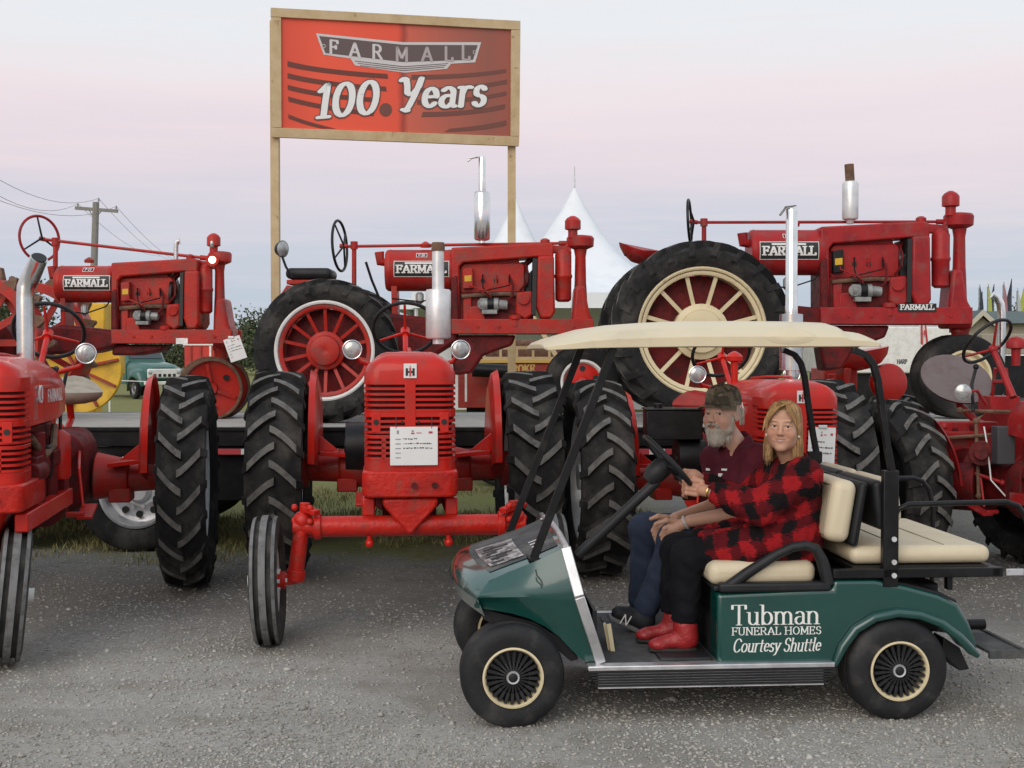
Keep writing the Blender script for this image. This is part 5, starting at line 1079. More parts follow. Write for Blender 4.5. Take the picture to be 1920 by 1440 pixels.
    for y0, y1 in ((.10,.575),(.625,1.10)):
        cushion(rx0-.02, rx0+.05, y0, y1, zb2, zt2, .035, -.12, 'rear_seat_back', VINYL, (rx0,.5,zb2))
        cushion(rx0-.075, rx0-.021, y0-.006, y1+.006, zb2-.02, zt2+.004, .025, -.12, 'rear_back_shell', BLKP, (rx0,.5,zb2))
    cushion(C(1600,0,.12).x, C(1866,0,.12).x, .10, 1.10, .688, .77, .038, 0, 'rear_seat_cushion', VINYL)
    # welted seams on the upholstery
    for y0, y1 in ((.10,.575),(.625,1.10)):
        ct, st = math.cos(.16), math.sin(.16); P4 = []
        for (yy, zz) in [(y0+.03+(y1-y0-.06)*f, zb+.03+(ztop-zb-.06)*h) for f, h in ((0,0),(.25,0),(.5,0),(.75,0),(1,0),(1,.33),(1,.66),(1,1),(.75,1),(.5,1),(.25,1),(0,1),(0,.66),(0,.33))]:
            x_ = -.0862; z_ = zz-zb; P4.append(V((bx+x_*ct+z_*st, yy, zb-x_*st*0+z_*ct-x_*st)))
        g = G(); g.tube(P4, .0035, 5, True); add('seat_seam', g, TAN)
    xs0, xs1 = C(1600,0,.12).x, C(1866,0,.12).x
    for xx in (xs0+(xs1-xs0)*.36, xs0+(xs1-xs0)*.68):
        g = G(); g.tube([V((xx,.14,.7705)), V((xx,.6,.7715)), V((xx,1.06,.7705))], .003, 5); add('seat_seam', g, TAN)
    g = G(); z0 = .64; xq0 = C(1560,0,.1).x; xq1 = C(1888,0,.05).x
    for y in (.05, 1.15): g = G(); g.bb(xq0, xq1, y-.02, y+.02, z0, z0+.042); add('seat_rail', g, BLK, .004)
    g = G(); g.bb(xq0+.1, xq1-.05, .07, 1.13, z0+.028, z0+.046); add('seat_pan', g, BLK, .003)
    g = G(); g.bb(xq1-.05, xq1-.01, .03, 1.17, z0+.002, z0+.04); add('rear_cross_bar', g, BLK, .004)
    g = G(); A = C(1886,1079,.028); B = C(1919,1066,.028); g.bb(A.x, B.x, .022, .0285, A.z, B.z); add('latch_plate', g, ALU, .002)
    for x in (1780,):
        p = C(x, 1082, .06); g = G(); g.bb(p.x-.012, p.x+.012, .05, .09, .58, z0); add('rail_bracket', g, BLK, .002)
    # posts and struts
    for y, s in ((.05, 1), (1.15, -1)):
        px0, px1 = C(1661,0,.05).x, C(1690,0,.05).x
        g = G(); g.bb(px0, px1, y-.02, y+.02, .60, C(0,893,.05).z); po = add('rear_post', g, BLK, .004)
        if s > 0:
            for yy in (1011, 1079, 1054):
                p = C(1676, yy, .03); g = G(); g.cyl((p.x,.031,p.z),(p.x,.022,p.z), .012, n=10); add('bolt', g, SILV, 0, po)
        path = [C(1676,905,.05), C(1664,840,.05), C(1652,760,.05), C(1646,715,.05), C(1638,685,.05), C(1624,666,.05), C(1600,656,.05)]
        path = [V((p.x, y, p.z)) for p in path]; g = G()
        for p, q in zip(path[:-1], path[1:]): g.beam(p, q+(q-p).normalized()*.004, .035, .028, (1,0,0))
        add('roof_strut', g, BLK if s > 0 else BLK, .003)
        rail = [C(x, yy, .05) for x, yy in ((1672,1000),(1674,975),(1684,955),(1704,946),(1800,943),(1888,941),(1908,948),(1922,966),(1930,1000))]
        rail = [V((p.x, y, p.z)) for p in rail]
        rail += [V((rail[-1].x+.004, y, .80)), V((rail[-1].x, y, .34))] if s < 0 else [V((rail[-1].x+.004, y, .80)), V((rail[-1].x, y, .34))]
        g = G(); g.tube(rail, .0125, 10); add('grab_rail', g, BLK)
    # foot plate
    g = G(); xf0 = C(1838,1200,.1).x; xf1 = C(1935,0,.05).x; g.bb(xf0+.02, xf1, .06, 1.14, .285, .30); g.bb(xf1-.02, xf1, .05, 1.15, .27, .31); g.bb(xf0+.02, xf1, .045, .065, .265, .302); add('foot_plate', g, MATB, .003)
    g = G(); q = C(1815,1175,.25); g.cyl((q.x,.3,q.z),(q.x+.1,.3,q.z), .025, n=14); add('exhaust_tip', g, BLK)
    g = G(); g.beam((1.95,.5,.33),(xf0+.1,.5,.292),.05,.03); g.beam((1.95,.75,.33),(xf0+.1,.75,.292),.05,.03); add('foot_plate_arm', g, BLK)
    # arm rest
    for y in (.055, 1.145):
        g = G(); A = C(1347,1111,.055); B = C(1556,1088,.055); g.bb(A.x, B.x, y-.028, y+.028, A.z+.003, B.z-.004); ar = add('arm_rest', g, BLKP, .012)
        pth = [C(x, yy, .055) for x, yy in ((1360,1104),(1400,1075),(1455,1040),(1485,1026),(1510,1022),(1529,1028),(1541,1050),(1550,1080),(1552,1095))]; pth = [V((p.x, y, p.z)) for p in pth]
        g = G(); g.tube(pth, [.026,.025,.022,.022,.022,.024,.026,.03,.03], 10); add('arm_hoop', g, BLKP, 0, ar)
    # windscreen struts
    for y, (b, tp) in ((.12, ((1001,1046),(1150,652))), (1.08, ((955,1000),(1090,652)))):
        p = C(*b, y); q = C(*tp, y); g = G(); g.beam(p, q, .02, .037, (1,0,0)); add('screen_strut', g, BLK, .003)
    p = C(1001,1048,.12); q = C(955,1000,1.08); g = G(); g.beam(p+V((0,-.02,0)), q+V((0,.02,0)), .05, .018); add('screen_bar', g, BLK, .003)
    # steering
    p = C(1082,1042,.33); q = C(1232,902,.33); g = G(); g.cyl(p, q, .024, n=14); add('steering_column', g, BLKP)
    cw = C(1252,866,.33); ax = (q-p).normalized(); g = G(); g.lathe([(-.13,.03),(-.09,.05),(-.03,.05),(0,.03)], cw, ax, 20); add('steering_boot', g, BLKP)
    g = G(); g.ring(cw, ax, .155, .013, 44, 8); sw = add('steering_wheel', g, BLKP); u, v = perp(ax)
    for k in range(3):
        a = 2*PI*k/3+.4; g = G(); g.beam(cw-ax*.02, cw+(u*math.cos(a)+v*math.sin(a))*.15, .03, .01, tuple(ax)); add('spoke', g, BLKP, 0, sw)
    g = G(); g.box(cw+ax*.015-u*.0, (.07,.1,.012), Matrix(((ax.orthogonal()),(ax.cross(ax.orthogonal())),(ax))).transposed()); add('clipboard', g, BLKP, 0, sw)
    # pedals
    g = G(); A = C(1146,1190,.3); g.box((A.x,.42,A.z), (.012,.16,.10), Matrix.Rotation(-.5,3,'Y')); add('brake_pedal', g, MATB, .004)
    g = G(); g.beam(C(1141,1170,.28), C(1150,1228,.28), .02, .012); g.beam(C(1133,1168,.3), C(1144,1228,.3), .012, .01); add('pedal_arm', g, CREAM)
    # ---- roof
    prof = [(1022,655,645),(1027,657,640),(1043,656,634),(1072,655,626),(1110,653,616),(1160,652,609),(1230,651,604),(1310,650,601),(1420,650,600.5),(1520,650,601),(1576,650,603),(1588,650,607),(1595,650,616),(1606,650,618),(1630,650,621),(1648,650,632),(1652,650,637),(1659,651,645)]
    secs = []
    for px, yb, yt in prof:
        p = C(px, yb, .08); zt = CAM_Z+(660-yt)/F*5.95; zb_ = p.z; f = min(1, max(.0, (zt-zb_)/.12)); hw = .53*(.90 if px in (1022,1659) else .96 if px in (1027,1652) else 1); row = []
        K = 14
        for i in range(K+1):
            s = -1+2*i/K; row.append(V((p.x, YC+s*hw, zb_+.6*(zt-zb_)*min(1,.62+.0)+(zt-zb_)*.628*(1-abs(s)**3.2)**.7)))
        row += [V((p.x, YC+hw*1.0, zb_)), V((p.x, YC+hw-.03, zb_+.004)), V((p.x, YC-hw+.03, zb_+.004)), V((p.x, YC-hw, zb_))]
        secs.append(row)
    g = G(); g.loft(secs); rf = add('roof', g, ROOFM, .006)
    # hand-hold moulded into the roof side
    g = G(); cc = C(1472, 630, .15); ro = []
    for k, off in ((1,.0),(.93,.012),(.6,.017),(.1,.018)):
        ro.append([V((cc.x+.128*k*math.cos(a)*(1 if math.sin(a) < .3 else .93), .082-off+.05*max(0,(k*math.sin(a))*.8), cc.z-.004+.040*k*math.sin(a))) for a in [2*PI*i/28 for i in range(28)]])
    g.loft(ro); add('hand_hold', g, ROOFM, 0, rf)
cart()
# ------------------------------------------------------------------ people: smooth-blended distance fields turned into meshes
class SDF:
    def __init__(s, lo, hi, h, M=None):
        s.lo = np.array(lo, float); s.h = h; s.n = np.ceil((np.array(hi)-s.lo)/h).astype(int)+1
        s.ax = [s.lo[i]+h*np.arange(s.n[i]) for i in range(3)]; s.v = np.full(tuple(s.n), .08, np.float32)
    def _sl(s, lo, hi, m):
        r = []
        for i in range(3):
            a = int(max(0, math.floor((lo[i]-m-s.lo[i])/s.h))); b = int(min(s.n[i], math.ceil((hi[i]+m-s.lo[i])/s.h)+1)); r.append(slice(a, max(a, b)))
        return tuple(r), [s.ax[0][r[0]][:,None,None], s.ax[1][r[1]][None,:,None], s.ax[2][r[2]][None,None,:]]
    def _put(s, sl, d, k, neg=False):
        c = s.v[sl]
        if c.size == 0: return
        if neg: h = np.clip(.5-.5*(c+d)/k, 0, 1); s.v[sl] = c*(1-h)-d*h+k*h*(1-h)
        else: h = np.clip(.5+.5*(c-d)/k, 0, 1); s.v[sl] = c*(1-h)+d*h-k*h*(1-h)
    def cap(s, a, b, ra, rb=None, k=.02, neg=False):
        rb = ra if rb is None else rb; a = np.array(a, float); b = np.array(b, float); R = max(ra, rb)
        sl, P = s._sl(np.minimum(a, b), np.maximum(a, b), R+k+.03); ba = b-a; L2 = max((ba*ba).sum(), 1e-9)
        t = np.clip(sum((P[i]-a[i])*ba[i] for i in range(3))/L2, 0, 1)
        d = np.sqrt(sum((P[i]-a[i]-t*ba[i])**2 for i in range(3)))-(ra+(rb-ra)*t); s._put(sl, d, k, neg); return s
    def chain(s, pts, rs, k=.02):
        for i in range(len(pts)-1): s.cap(pts[i], pts[i+1], rs[i], rs[i+1], k)
        return s
    def ell(s, c, rad, k=.02, R=None, neg=False):
        c = np.array(c, float); rad = np.array(rad, float); m = rad.max(); sl, P = s._sl(c-m, c+m, k+.03)
        q = [P[i]-c[i] for i in range(3)]
        if R is not None:
            R = np.array(R); q = [sum(R[j][i]*q[j] for j in range(3)) for i in range(3)]
        k0 = np.sqrt(sum((q[i]/rad[i])**2 for i in range(3))); k1 = np.sqrt(sum((q[i]/rad[i]**2)**2 for i in range(3)))+1e-9
        s._put(sl, k0*(k0-1)/k1, k, neg); return s
    def wrinkle(s, f):
        X, Y, Z = s.ax[0][:,None,None], s.ax[1][None,:,None], s.ax[2][None,None,:]; s.v = (s.v+f(X, Y, Z)).astype(np.float32); return s
    def cut(s, f):   # keep where f > 0
        X, Y, Z = s.ax[0][:,None,None], s.ax[1][None,:,None], s.ax[2][None,None,:]; s.v = np.maximum(s.v, -f(X, Y, Z)).astype(np.float32); return s
    def mesh(s, smooth=2):
        v = s.v; ins = v < 0; n = v.shape
        c = np.zeros(tuple(d-1 for d in n), np.int8)
        for i in (0, 1):
            for j in (0, 1):
                for k in (0, 1): c += ins[i:n[0]-1+i, j:n[1]-1+j, k:n[2]-1+k]
        act = (c > 0) & (c < 8); idx = np.argwhere(act); ID = np.full(act.shape, -1, np.int32); ID[act] = np.arange(len(idx))
        acc = np.zeros((len(idx), 3)); cnt = np.zeros(len(idx))
        cor = [(i, j, k) for i in (0, 1) for j in (0, 1) for k in (0, 1)]
        for a in cor:
            for ax in range(3):
                if a[ax]: continue
                b = list(a); b[ax] = 1
                va = v[idx[:,0]+a[0], idx[:,1]+a[1], idx[:,2]+a[2]]; vb = v[idx[:,0]+b[0], idx[:,1]+b[1], idx[:,2]+b[2]]
                x = (va < 0) != (vb < 0); t = np.where(x, va/np.where(x, va-vb, 1), 0)
                p = np.array(a, float)[None]+np.eye(3)[ax][None]*t[:,None]; acc[x] += p[x]; cnt[x] += 1
        P = s.lo+s.h*(idx+acc/np.maximum(cnt, 1)[:,None]); Q = []
        for ax in range(3):
            o = [1, 1, 1]; o[ax] = 0; e = np.eye(3, dtype=int)[ax]
            A = ins[:n[0]-e[0], :n[1]-e[1], :n[2]-e[2]]; B = ins[e[0]:, e[1]:, e[2]:]
            q = np.argwhere(A != B); u, w_ = [i for i in range(3) if i != ax]
            q = q[(q[:,u] > 0) & (q[:,w_] > 0) & (q[:,u] < n[u]-1) & (q[:,w_] < n[w_]-1)]
            if not len(q): continue
            eu, ew = np.eye(3, dtype=int)[u], np.eye(3, dtype=int)[w_]
            F_ = np.stack([ID[tuple((q-x).T)] for x in (eu*0, eu, eu+ew, ew)], 1); Q.append(F_[(F_ >= 0).all(1)])
        Q = np.concatenate(Q)
        for _ in range(smooth):
            S = np.zeros_like(P); N_ = np.zeros(len(P))
            for i in range(4):
                a, b = Q[:,i], Q[:,(i+1) % 4]
                for d in range(3): S[:,d] += np.bincount(a, P[b,d], len(P))+np.bincount(b, P[a,d], len(P))
                N_ += np.bincount(a, minlength=len(P))+np.bincount(b, minlength=len(P))
            P = .4*P+.6*S/np.maximum(N_, 1)[:,None]
        return P, Q
def np_mesh(name, P, Q, m, parent=None, colors=None, world=True, label=None, cat=None, root=None):
    o_ = np.array(FR[parent].translation) if parent is not None else (np.array(root) if root is not None else np.zeros(3))
    me = bpy.data.meshes.new(name); me.from_pydata((P-o_).tolist(), [], Q.tolist())
    for x in (m if isinstance(m, (list, tuple)) else [m]): me.materials.append(x)
    bm = bmesh.new(); bm.from_mesh(me); bmesh.ops.recalc_face_normals(bm, faces=bm.faces); bm.to_mesh(me); bm.free()
    if colors is not None:
        a = me.color_attributes.new('tint', 'FLOAT_COLOR', 'POINT'); a.data.foreach_set('color', np.concatenate([colors, np.ones((len(colors), 1))], 1).ravel().astype(np.float32))
    me.polygons.foreach_set('use_smooth', [True]*len(me.polygons)); me.update()
    o = bpy.data.objects.new(name, me); COL.objects.link(o)
    if parent is not None: o.parent = parent; FR[o] = FR[parent]
    else: o.location = tuple(o_); FR[o] = Matrix.Translation(tuple(o_))
    return o
def joinm(*PQ):
    P = []; Q = []; n = 0
    for p, q in PQ: P.append(p); Q.append(q+n); n += len(p)
    return np.concatenate(P), np.concatenate(Q)
SKIN = mat('skin', (.5,.3,.2), .5, attr='tint', sub=.12, bump=.06, bscale=220)
MAROON = mat('maroon_shirt', (.095,.013,.024), .85, spec=.2, c2=(.07,.009,.018), ns=7, bump=.25, bscale=260)
JEANS = mat('dark_denim', (.014,.024,.052), .85, c2=(.022,.038,.075), ns=6, dirt=(.04,.06,.10), dscale=9, dlo=.58, dhi=.85, bump=.35, bscale=300)
BLKT = mat('black_trousers', (.006,.006,.008), .9, c2=(.010,.010,.012), ns=8, bump=.2, bscale=250, spec=.15)
BOOT = mat('red_leather', (.34,.018,.020), .42, c2=(.26,.013,.016), ns=9, dirt=(.16,.02,.02), dscale=14, dlo=.5, dhi=.76, bump=.5, bscale=60)
SOLE = mat('dark_sole', (.025,.024,.023), .7); SOLEG = mat('grey_sole', (.16,.16,.165), .7); SHOE = mat('black_shoe', (.012,.014,.02), .7)
HAIR = mat('blond_hair', (.42,.255,.11), .5, c2=(.22,.12,.05), ns=16, nlo=.4, nhi=.66, island=.6)
GREYH = mat('white_hair', (.58,.53,.45), .7, c2=(.42,.37,.30), ns=26, nlo=.4, nhi=.66, island=.3, bump=.5, bscale=160)
CAMO = mat('camo_cloth', (.17,.145,.10), .85, c2=(.075,.065,.045), ns=22, nlo=.48, nhi=.52, dirt=(.30,.255,.18), dscale=15, dlo=.55, dhi=.58, bump=.3, bscale=200)
EYEW = mat('eye_white', (.66,.60,.56), .25); EYED = mat('eye_iris', (.035,.028,.022), .15); GOLD = mat('gold', (.8,.55,.2), .25, metal=1)
def plaid():
    m = bpy.data.materials.new('red_black_plaid'); m.use_nodes = True; t = m.node_tree; N = t.nodes.new; L = t.links.new; b = t.nodes['Principled BSDF']; b.inputs['Roughness'].default_value = .95; b.inputs['Specular IOR Level'].default_value = .2
    tc = N('ShaderNodeTexCoord'); nz = N('ShaderNodeTexNoise'); nz.inputs['Scale'].default_value = 9; nz.inputs['Detail'].default_value = 3; L(tc.outputs['Object'], nz.inputs[0])
    nf = N('ShaderNodeTexNoise'); nf.inputs['Scale'].default_value = 150; nf.inputs['Detail'].default_value = 3; 
    mp = N('ShaderNodeMapping'); mp.inputs['Scale'].default_value = (.35,.35,1.2); mp.inputs['Rotation'].default_value = (0,.5,0); L(tc.outputs['Object'], mp.inputs[0]); L(mp.outputs[0], nf.inputs[0])
    sb = N('ShaderNodeVectorMath'); sb.operation = 'MULTIPLY_ADD'; sb.inputs[1].default_value = (.10,.10,.10); L(nz.outputs['Color'], sb.inputs[0]); L(tc.outputs['Object'], sb.inputs[2])
    rot = N('ShaderNodeMapping'); rot.inputs['Rotation'].default_value = (0, .22, .5); L(sb.outputs[0], rot.inputs[0]); sp = N('ShaderNodeSeparateXYZ'); L(rot.outputs[0], sp.inputs[0])
    def band(out, per, ph):
        a = N('ShaderNodeMath'); a.operation = 'MULTIPLY_ADD'; a.inputs[1].default_value = 2*PI/per; a.inputs[2].default_value = ph; L(out, a.inputs[0])
        s_ = N('ShaderNodeMath'); s_.operation = 'SINE'; L(a.outputs[0], s_.inputs[0])
        ad = N('ShaderNodeMath'); ad.operation = 'MULTIPLY_ADD'; ad.inputs[1].default_value = 2.4; ad.inputs[2].default_value = -1.2; L(nf.outputs[0], ad.inputs[0])
        s2 = N('ShaderNodeMath'); s2.operation = 'ADD'; L(s_.outputs[0], s2.inputs[0]); L(ad.outputs[0], s2.inputs[1])
        r = N('ShaderNodeMapRange'); r.inputs[1].default_value = -.25; r.inputs[2].default_value = .25; L(s2.outputs[0], r.inputs[0]); return r.outputs[0]
    f1 = band(sp.outputs[0], .115, .4); f2 = band(sp.outputs[2], .125, 1.2)
    ad = N('ShaderNodeMath'); ad.operation = 'ADD'; L(f1, ad.inputs[0]); L(f2, ad.inputs[1]); hf = N('ShaderNodeMath'); hf.operation = 'MULTIPLY'; hf.inputs[1].default_value = .5; L(ad.outputs[0], hf.inputs[0])
    rp = N('ShaderNodeValToRGB'); L(hf.outputs[0], rp.inputs[0]); e = rp.color_ramp.elements; e[0].position = .05; e[0].color = (.30,.010,.013,1); e[1].position = .9; e[1].color = (.007,.005,.006,1); k = e.new(.5); k.color = (.095,.005,.008,1)
    L(rp.outputs[0], b.inputs['Base Color']); bp = N('ShaderNodeBump'); bp.inputs['Strength'].default_value = .5; bp.inputs['Distance'].default_value = .01; L(nf.outputs[0], bp.inputs['Height']); L(bp.outputs[0], b.inputs['Normal']); return m
PLAID = plaid()
def frame(fwd, up=(0,0,1)):
    f = Vector(fwd).normalized(); r = f.cross(Vector(up)).normalized(); u = r.cross(f); return np.array([list(r), list(f), list(u)]).T   # columns: right, forward, up
def head(c, R, s, male, nb):
    """nb = neck base in world; built in head space (x right, y forward, z up)"""
    S = SDF((-.11,-.14,-.22), (.11,.15,.14), .0031); c = np.array(c)
    S.ell((0,-.018,.032), (.073,.090,.080), .01); S.ell((0,.03,-.02), (.058,.062,.088), .03); S.ell((0,.042,-.07), (.043,.045,.042), .03)
    S.ell((0,.076,-.097), (.022,.018,.017), .02)
    for x in (-1, 1):
        S.ell((x*.036,.062,-.030), (.028,.024,.026), .025); S.ell((x*.043,.02,-.06), (.018,.03,.03), .03)
    S.cap((-.034,.083,.026), (.034,.083,.026), .010, k=.02)
    for x in (-1, 1): S.ell((x*.031,.104,.004), (.018,.02,.0105), .010, neg=True)
    S.cap((0,.086,.018), (0,.111,-.026), .0075, .012, .014)
    for x in (-1, 1): S.ell((x*.012,.101,-.031), (.010,.012,.008), .007)
    for x in (-1, 1): S.cap((x*.018,.0865,.0095), (x*.031,.0885,.0115), .0052, k=.005); S.cap((x*.031,.0885,.0115), (x*.045,.079,.008), .0052, k=.005); S.cap((x*.018,.0855,-.0075), (x*.031,.0865,-.0088), .0052, k=.007); S.cap((x*.031,.0865,-.0088), (x*.044,.078,-.0055), .0052, k=.007)
    
    for x in (-1, 1): S.cap((0,.0895,-.0565), (x*.025,.083,-.0515), .0060, .0045, k=.008); S.cap((0,.0885,-.067), (x*.021,.083,-.060), .0070, .005, k=.008)
    for x in (-1, 1): S.cap((x*.020,.098,-.03), (x*.034,.088,-.052), .0028, k=.012, neg=True)
    for x in (-1, 1): S.cap((0,.0970,-.0612), (x*.026,.090,-.0545), .0022, k=.004, neg=True)
    for x in (-1, 1): S.ell((x*.074,-.006,-.006), (.010,.020,.031), .008); S.ell((x*.084,-.0,-.004), (.007,.010,.018), .006, neg=True)
    nbl = R.T @ (np.array(nb)-c)/s
    S.cap((0,-.02,-.07), nbl, .052, .058, .03)
    P, Q = S.mesh(1); x, y, z = P.T
    if male: base = np.array([.62,.385,.29]); flush = np.array([.60,.27,.20])
    else: base = np.array([.53,.30,.20]); flush = np.array([.53,.21,.145])
    col = np.tile(base, (len(P), 1))
    def blend(w_, cc):
        nonlocal col; w_ = np.clip(w_, 0, 1)[:,None]; col = col*(1-w_)+np.array(cc)*w_
    g = lambda cx, cy, cz, r: np.exp(-((x-cx)**2+(y-cy)**2+(z-cz)**2)/r**2)
    for sx_ in (-1, 1): blend(.6*g(sx_*.038,.085,-.03,.022), flush)
    blend(.55*g(0,.112,-.028,.016), flush)
    zm = z+.0612-10*x*x; lip = np.exp(-((zm/.0085)**2+(x/.024)**2)**2)*(y > .08); blend(.85*lip, (.36,.085,.075) if not male else (.33,.13,.10))
    for sx_ in (-1, 1):
        blow = np.exp(-((((z-.024-.0*abs(x))/.0042)**2)+((x-sx_*.033)/.018)**2)**2)*(y > .06); blend(.75*blow, (.16,.09,.05) if not male else (.36,.31,.26))
        ln = np.exp(-((((z-.0062)/.0022)**2)+((x-sx_*.031)/.016)**2)**2)*(y > .06); blend(.75*ln, (.09,.045,.03))
    blend(.6*np.exp(-((zm/.0022)**2+(x/.024)**2)**2)*(y > .08), (.12,.03,.028))
    if not male: blend(.85*np.exp(-(((zm-.0008)/.0022)**2+(x/.015)**2)**2)*(y > .085), (.66,.61,.55))
    return (P*s) @ R.T+c, Q, col
def eyes(parent, c, R, s, look):
    for x in (-1, 1):
        p = np.array(c)+R @ (np.array([x*.031,.0755,.001])*s); g = G(); g.ball(tuple(p), .0125*s, 14, 10); e = part('eye', g, EYEW, parent, 0, True)
        l = Vector(look).normalized(); g = G(); q = Vector(p)+l*.0108*s; g.ball(q, .0058*s, 10, 8); part('iris', g, EYED, e, 0, True)
def strands(g, c, R, s, roots, n=7, rad=.0036):
    for pts in roots:
        g.tube([Vector(np.array(c)+R @ (np.array(p)*s)) for p in pts], [rad*s*(.75 if i == 0 else 1 if i < len(pts)-2 else .7 if i < len(pts)-1 else .25) for i in range(len(pts))], 5)
def w3(px, py, d): return np.array(W(px, py, d))
def woman():
    hc = w3(1469, 798, 5.90); Rm = frame((-.33,-.94,-.02), (.04,0,1)); nb = w3(1487, 868, 5.97)
    t = thing('person', 'person in red and black plaid coat and red boots driving the golf cart', 'person', tuple(w3(1475, 1062, 5.95)), 0, 'people sitting in the golf cart')
    hp = w3(1470,1010,5.96); near_s = w3(1506,893,5.80); far_s = w3(1458,886,6.12); el = w3(1425,953,5.74); wr = w3(1342,925,5.80); fe = w3(1392,940,6.2); fw = w3(1325,905,6.08)
    nh = w3(1462,1020,5.84); nk = w3(1290,1042,5.83); na = w3(1283,1178,5.83); fh = w3(1462,1010,6.06); fk = w3(1268,1030,6.02); fa = w3(1262,1165,6.02)
    # skin: head, body under the clothes, hands
    hP, hQ, hcol = head(hc, Rm, 1.0, False, nb)
    B = SDF(w3(1190,1240,5.6), w3(1560,850,6.35), .008) if 0 else None
    lo = np.minimum.reduce([nk, na, fa, near_s, far_s, hp, fe, fw, wr, nb])-.16; hi = np.maximum.reduce([nk, na, fa, near_s, far_s, hp, nb, el])+.16
    B = SDF(lo, hi, .0075); B.ell(hp, (.13,.15,.11), .03); B.cap(hp, nb-np.array([0,0,.1]), .12, .11, .04); B.cap(nb-np.array([0,0,.06]), nb, .06, .055, .03); B.cap(near_s, far_s, .06, k=.04)
    B.chain([near_s, el, wr], [.05,.042,.029]); B.chain([far_s, fe, fw], [.05,.042,.029]); B.chain([nh, nk, na], [.075,.055,.035]); B.chain([fh, fk, fa], [.075,.055,.035])
    bP, bQ = B.mesh(1)
    hd = w3(1306,916,5.87)
    H = SDF(np.minimum(hd, wr)-.07, np.maximum(hd, wr)+.07, .0032); H.cap(wr, w3(1318,919,5.84), .026, .028, .02); H.ell(hd, (.032,.024,.034), .02)
    for i in range(4):
        y = 901+8.2*i; H.chain([w3(1306,y+2,5.85), w3(1289-i*.6,y-1,5.845), w3(1279+i,y+3,5.875), w3(1284+i,y+7,5.905)], [.0105,.0100,.0092,.008], .006)
    H.chain([w3(1316,904,5.85), w3(1300,896,5.86), w3(1284,893,5.89)], [.013,.0115,.009], .008)
    nP, nQ = H.mesh(1)
    f2 = w3(1300,893,6.05); H2 = SDF(np.minimum(f2, fw)-.07, np.maximum(f2, fw)+.07, .004); H2.cap(fw, f2, .026, .028, .02); H2.ell(f2, (.034,.026,.03), .02)
    for i in range(4): y = 882+6*i; H2.chain([w3(1300,y+2,6.04), w3(1284,y,6.03), w3(1276,y+6,6.06)], [.010,.0095,.008], .006)
    fP, fQ = H2.mesh(1)
    P, Q = joinm((hP, hQ), (bP, bQ), (nP, nQ), (fP, fQ)); hand = np.array([.49,.25,.165]); col = np.concatenate([hcol, np.tile([.50,.275,.18], (len(bP), 1)), np.tile(hand, (len(nP)+len(fP), 1))])
    np_mesh('body', P, Q, SKIN, t, col); eyes(t, hc, Rm, 1.0, (-hc[0],-hc[1],CAM_Z-hc[2]))
    # coat
    lo = np.minimum.reduce([nk, near_s, hp, fw, wr])-.18; hi = np.maximum.reduce([near_s, far_s, hp, nb])+.2
    K = SDF(lo, hi, .0075); K.ell(hp+np.array([.01,-.01,.0]), (.165,.19,.135), .04); K.ell(w3(1476,965,5.95), (.150,.185,.16), .05); K.ell(w3(1484,918,5.95), (.140,.185,.13), .05)
    K.cap(near_s, far_s, .082, .078, .05); K.cap(w3(1490,885,5.97), w3(1488,868,5.97), .085, .07, .03)
    K.chain([near_s, el, w3(1385,940,5.77), wr+np.array([.0,0,0])], [.082,.078,.066,.052], .03); K.chain([far_s, fe, fw], [.078,.068,.05], .03)
    K.chain([nh+np.array([0,0,.02]), w3(1400,1030,5.83), w3(1325,1030,5.84)], [.13,.105,.088], .04); K.chain([fh, w3(1380,1015,6.03), w3(1318,1018,6.03)], [.12,.10,.085], .04)
    K.ell(w3(1485,1045,5.86), (.10,.10,.06), .03)
    K.cut(lambda X, Y, Z: Z-.690+0*X+0*Y); kn = w3(1308,1025,5.83)[0]; K.cut(lambda X, Y, Z: X-kn+.01*np.sin(Y*60)+.0*Z+.02*np.sin(Z*30))
    hole = nb+np.array([-.015,-.05,.05]); K.ell(hole, (.062,.07,.10), .02, neg=True); K.cap(wr+np.array([-.06,0,-.005]), wr+np.array([-.012,0,0]), .034, k=.006, neg=True)
    K.wrinkle(lambda X, Y, Z: .0042*np.sin(34*X+55*Z+6*np.sin(18*Y+9*Z))*np.sin(21*Z-16*X+3*np.sin(30*X))+.0018*np.sin(95*X-60*Z+40*Y))
    P, Q = K.mesh(1); np_mesh('coat', P, Q, PLAID, t)
    # trousers
    lo = np.minimum.reduce([nk, na, fa])-.12; hi = np.maximum.reduce([nh, fh, nk])+.12; T_ = SDF(lo, hi, .007)
    T_.chain([nh, nk, w3(1285,1110,5.83), na], [.095,.074,.064,.060], .03); T_.chain([fh, fk, w3(1264,1100,6.02), fa], [.09,.072,.062,.058], .03)
    zc = na[2]+.0; T_.cut(lambda X, Y, Z: Z-zc-.03+.1*(X-na[0])+0*Y); T_.wrinkle(lambda X, Y, Z: .0032*np.sin(70*Z+25*X+8*np.sin(20*Y))*np.sin(40*X+11))
    P, Q = T_.mesh(1); np_mesh('trousers', P, Q, BLKT, t)
    # boots
    for an, dx in ((na, 0), (fa, .012)):
        fz = .277; h0 = np.array([an[0]+.008, an[1], fz]); toe = np.array([an[0]-.145-dx, an[1]-.012, fz]); S = SDF(np.minimum(h0, toe)-[.08,.08,.03], np.maximum(h0, toe)+[.09,.08,.23], .0055)
        S.chain([an+[.004,0,.02], h0+[.004,0,.085]], [.054,.050], .02); S.ell(h0+[.004,0,.06], (.052,.043,.05), .02); S.cap(h0+[-.01,0,.062], toe+[.035,0,.042], .042, .030, .03); S.ell(toe+[.022,0,.038], (.044,.040,.028), .02)
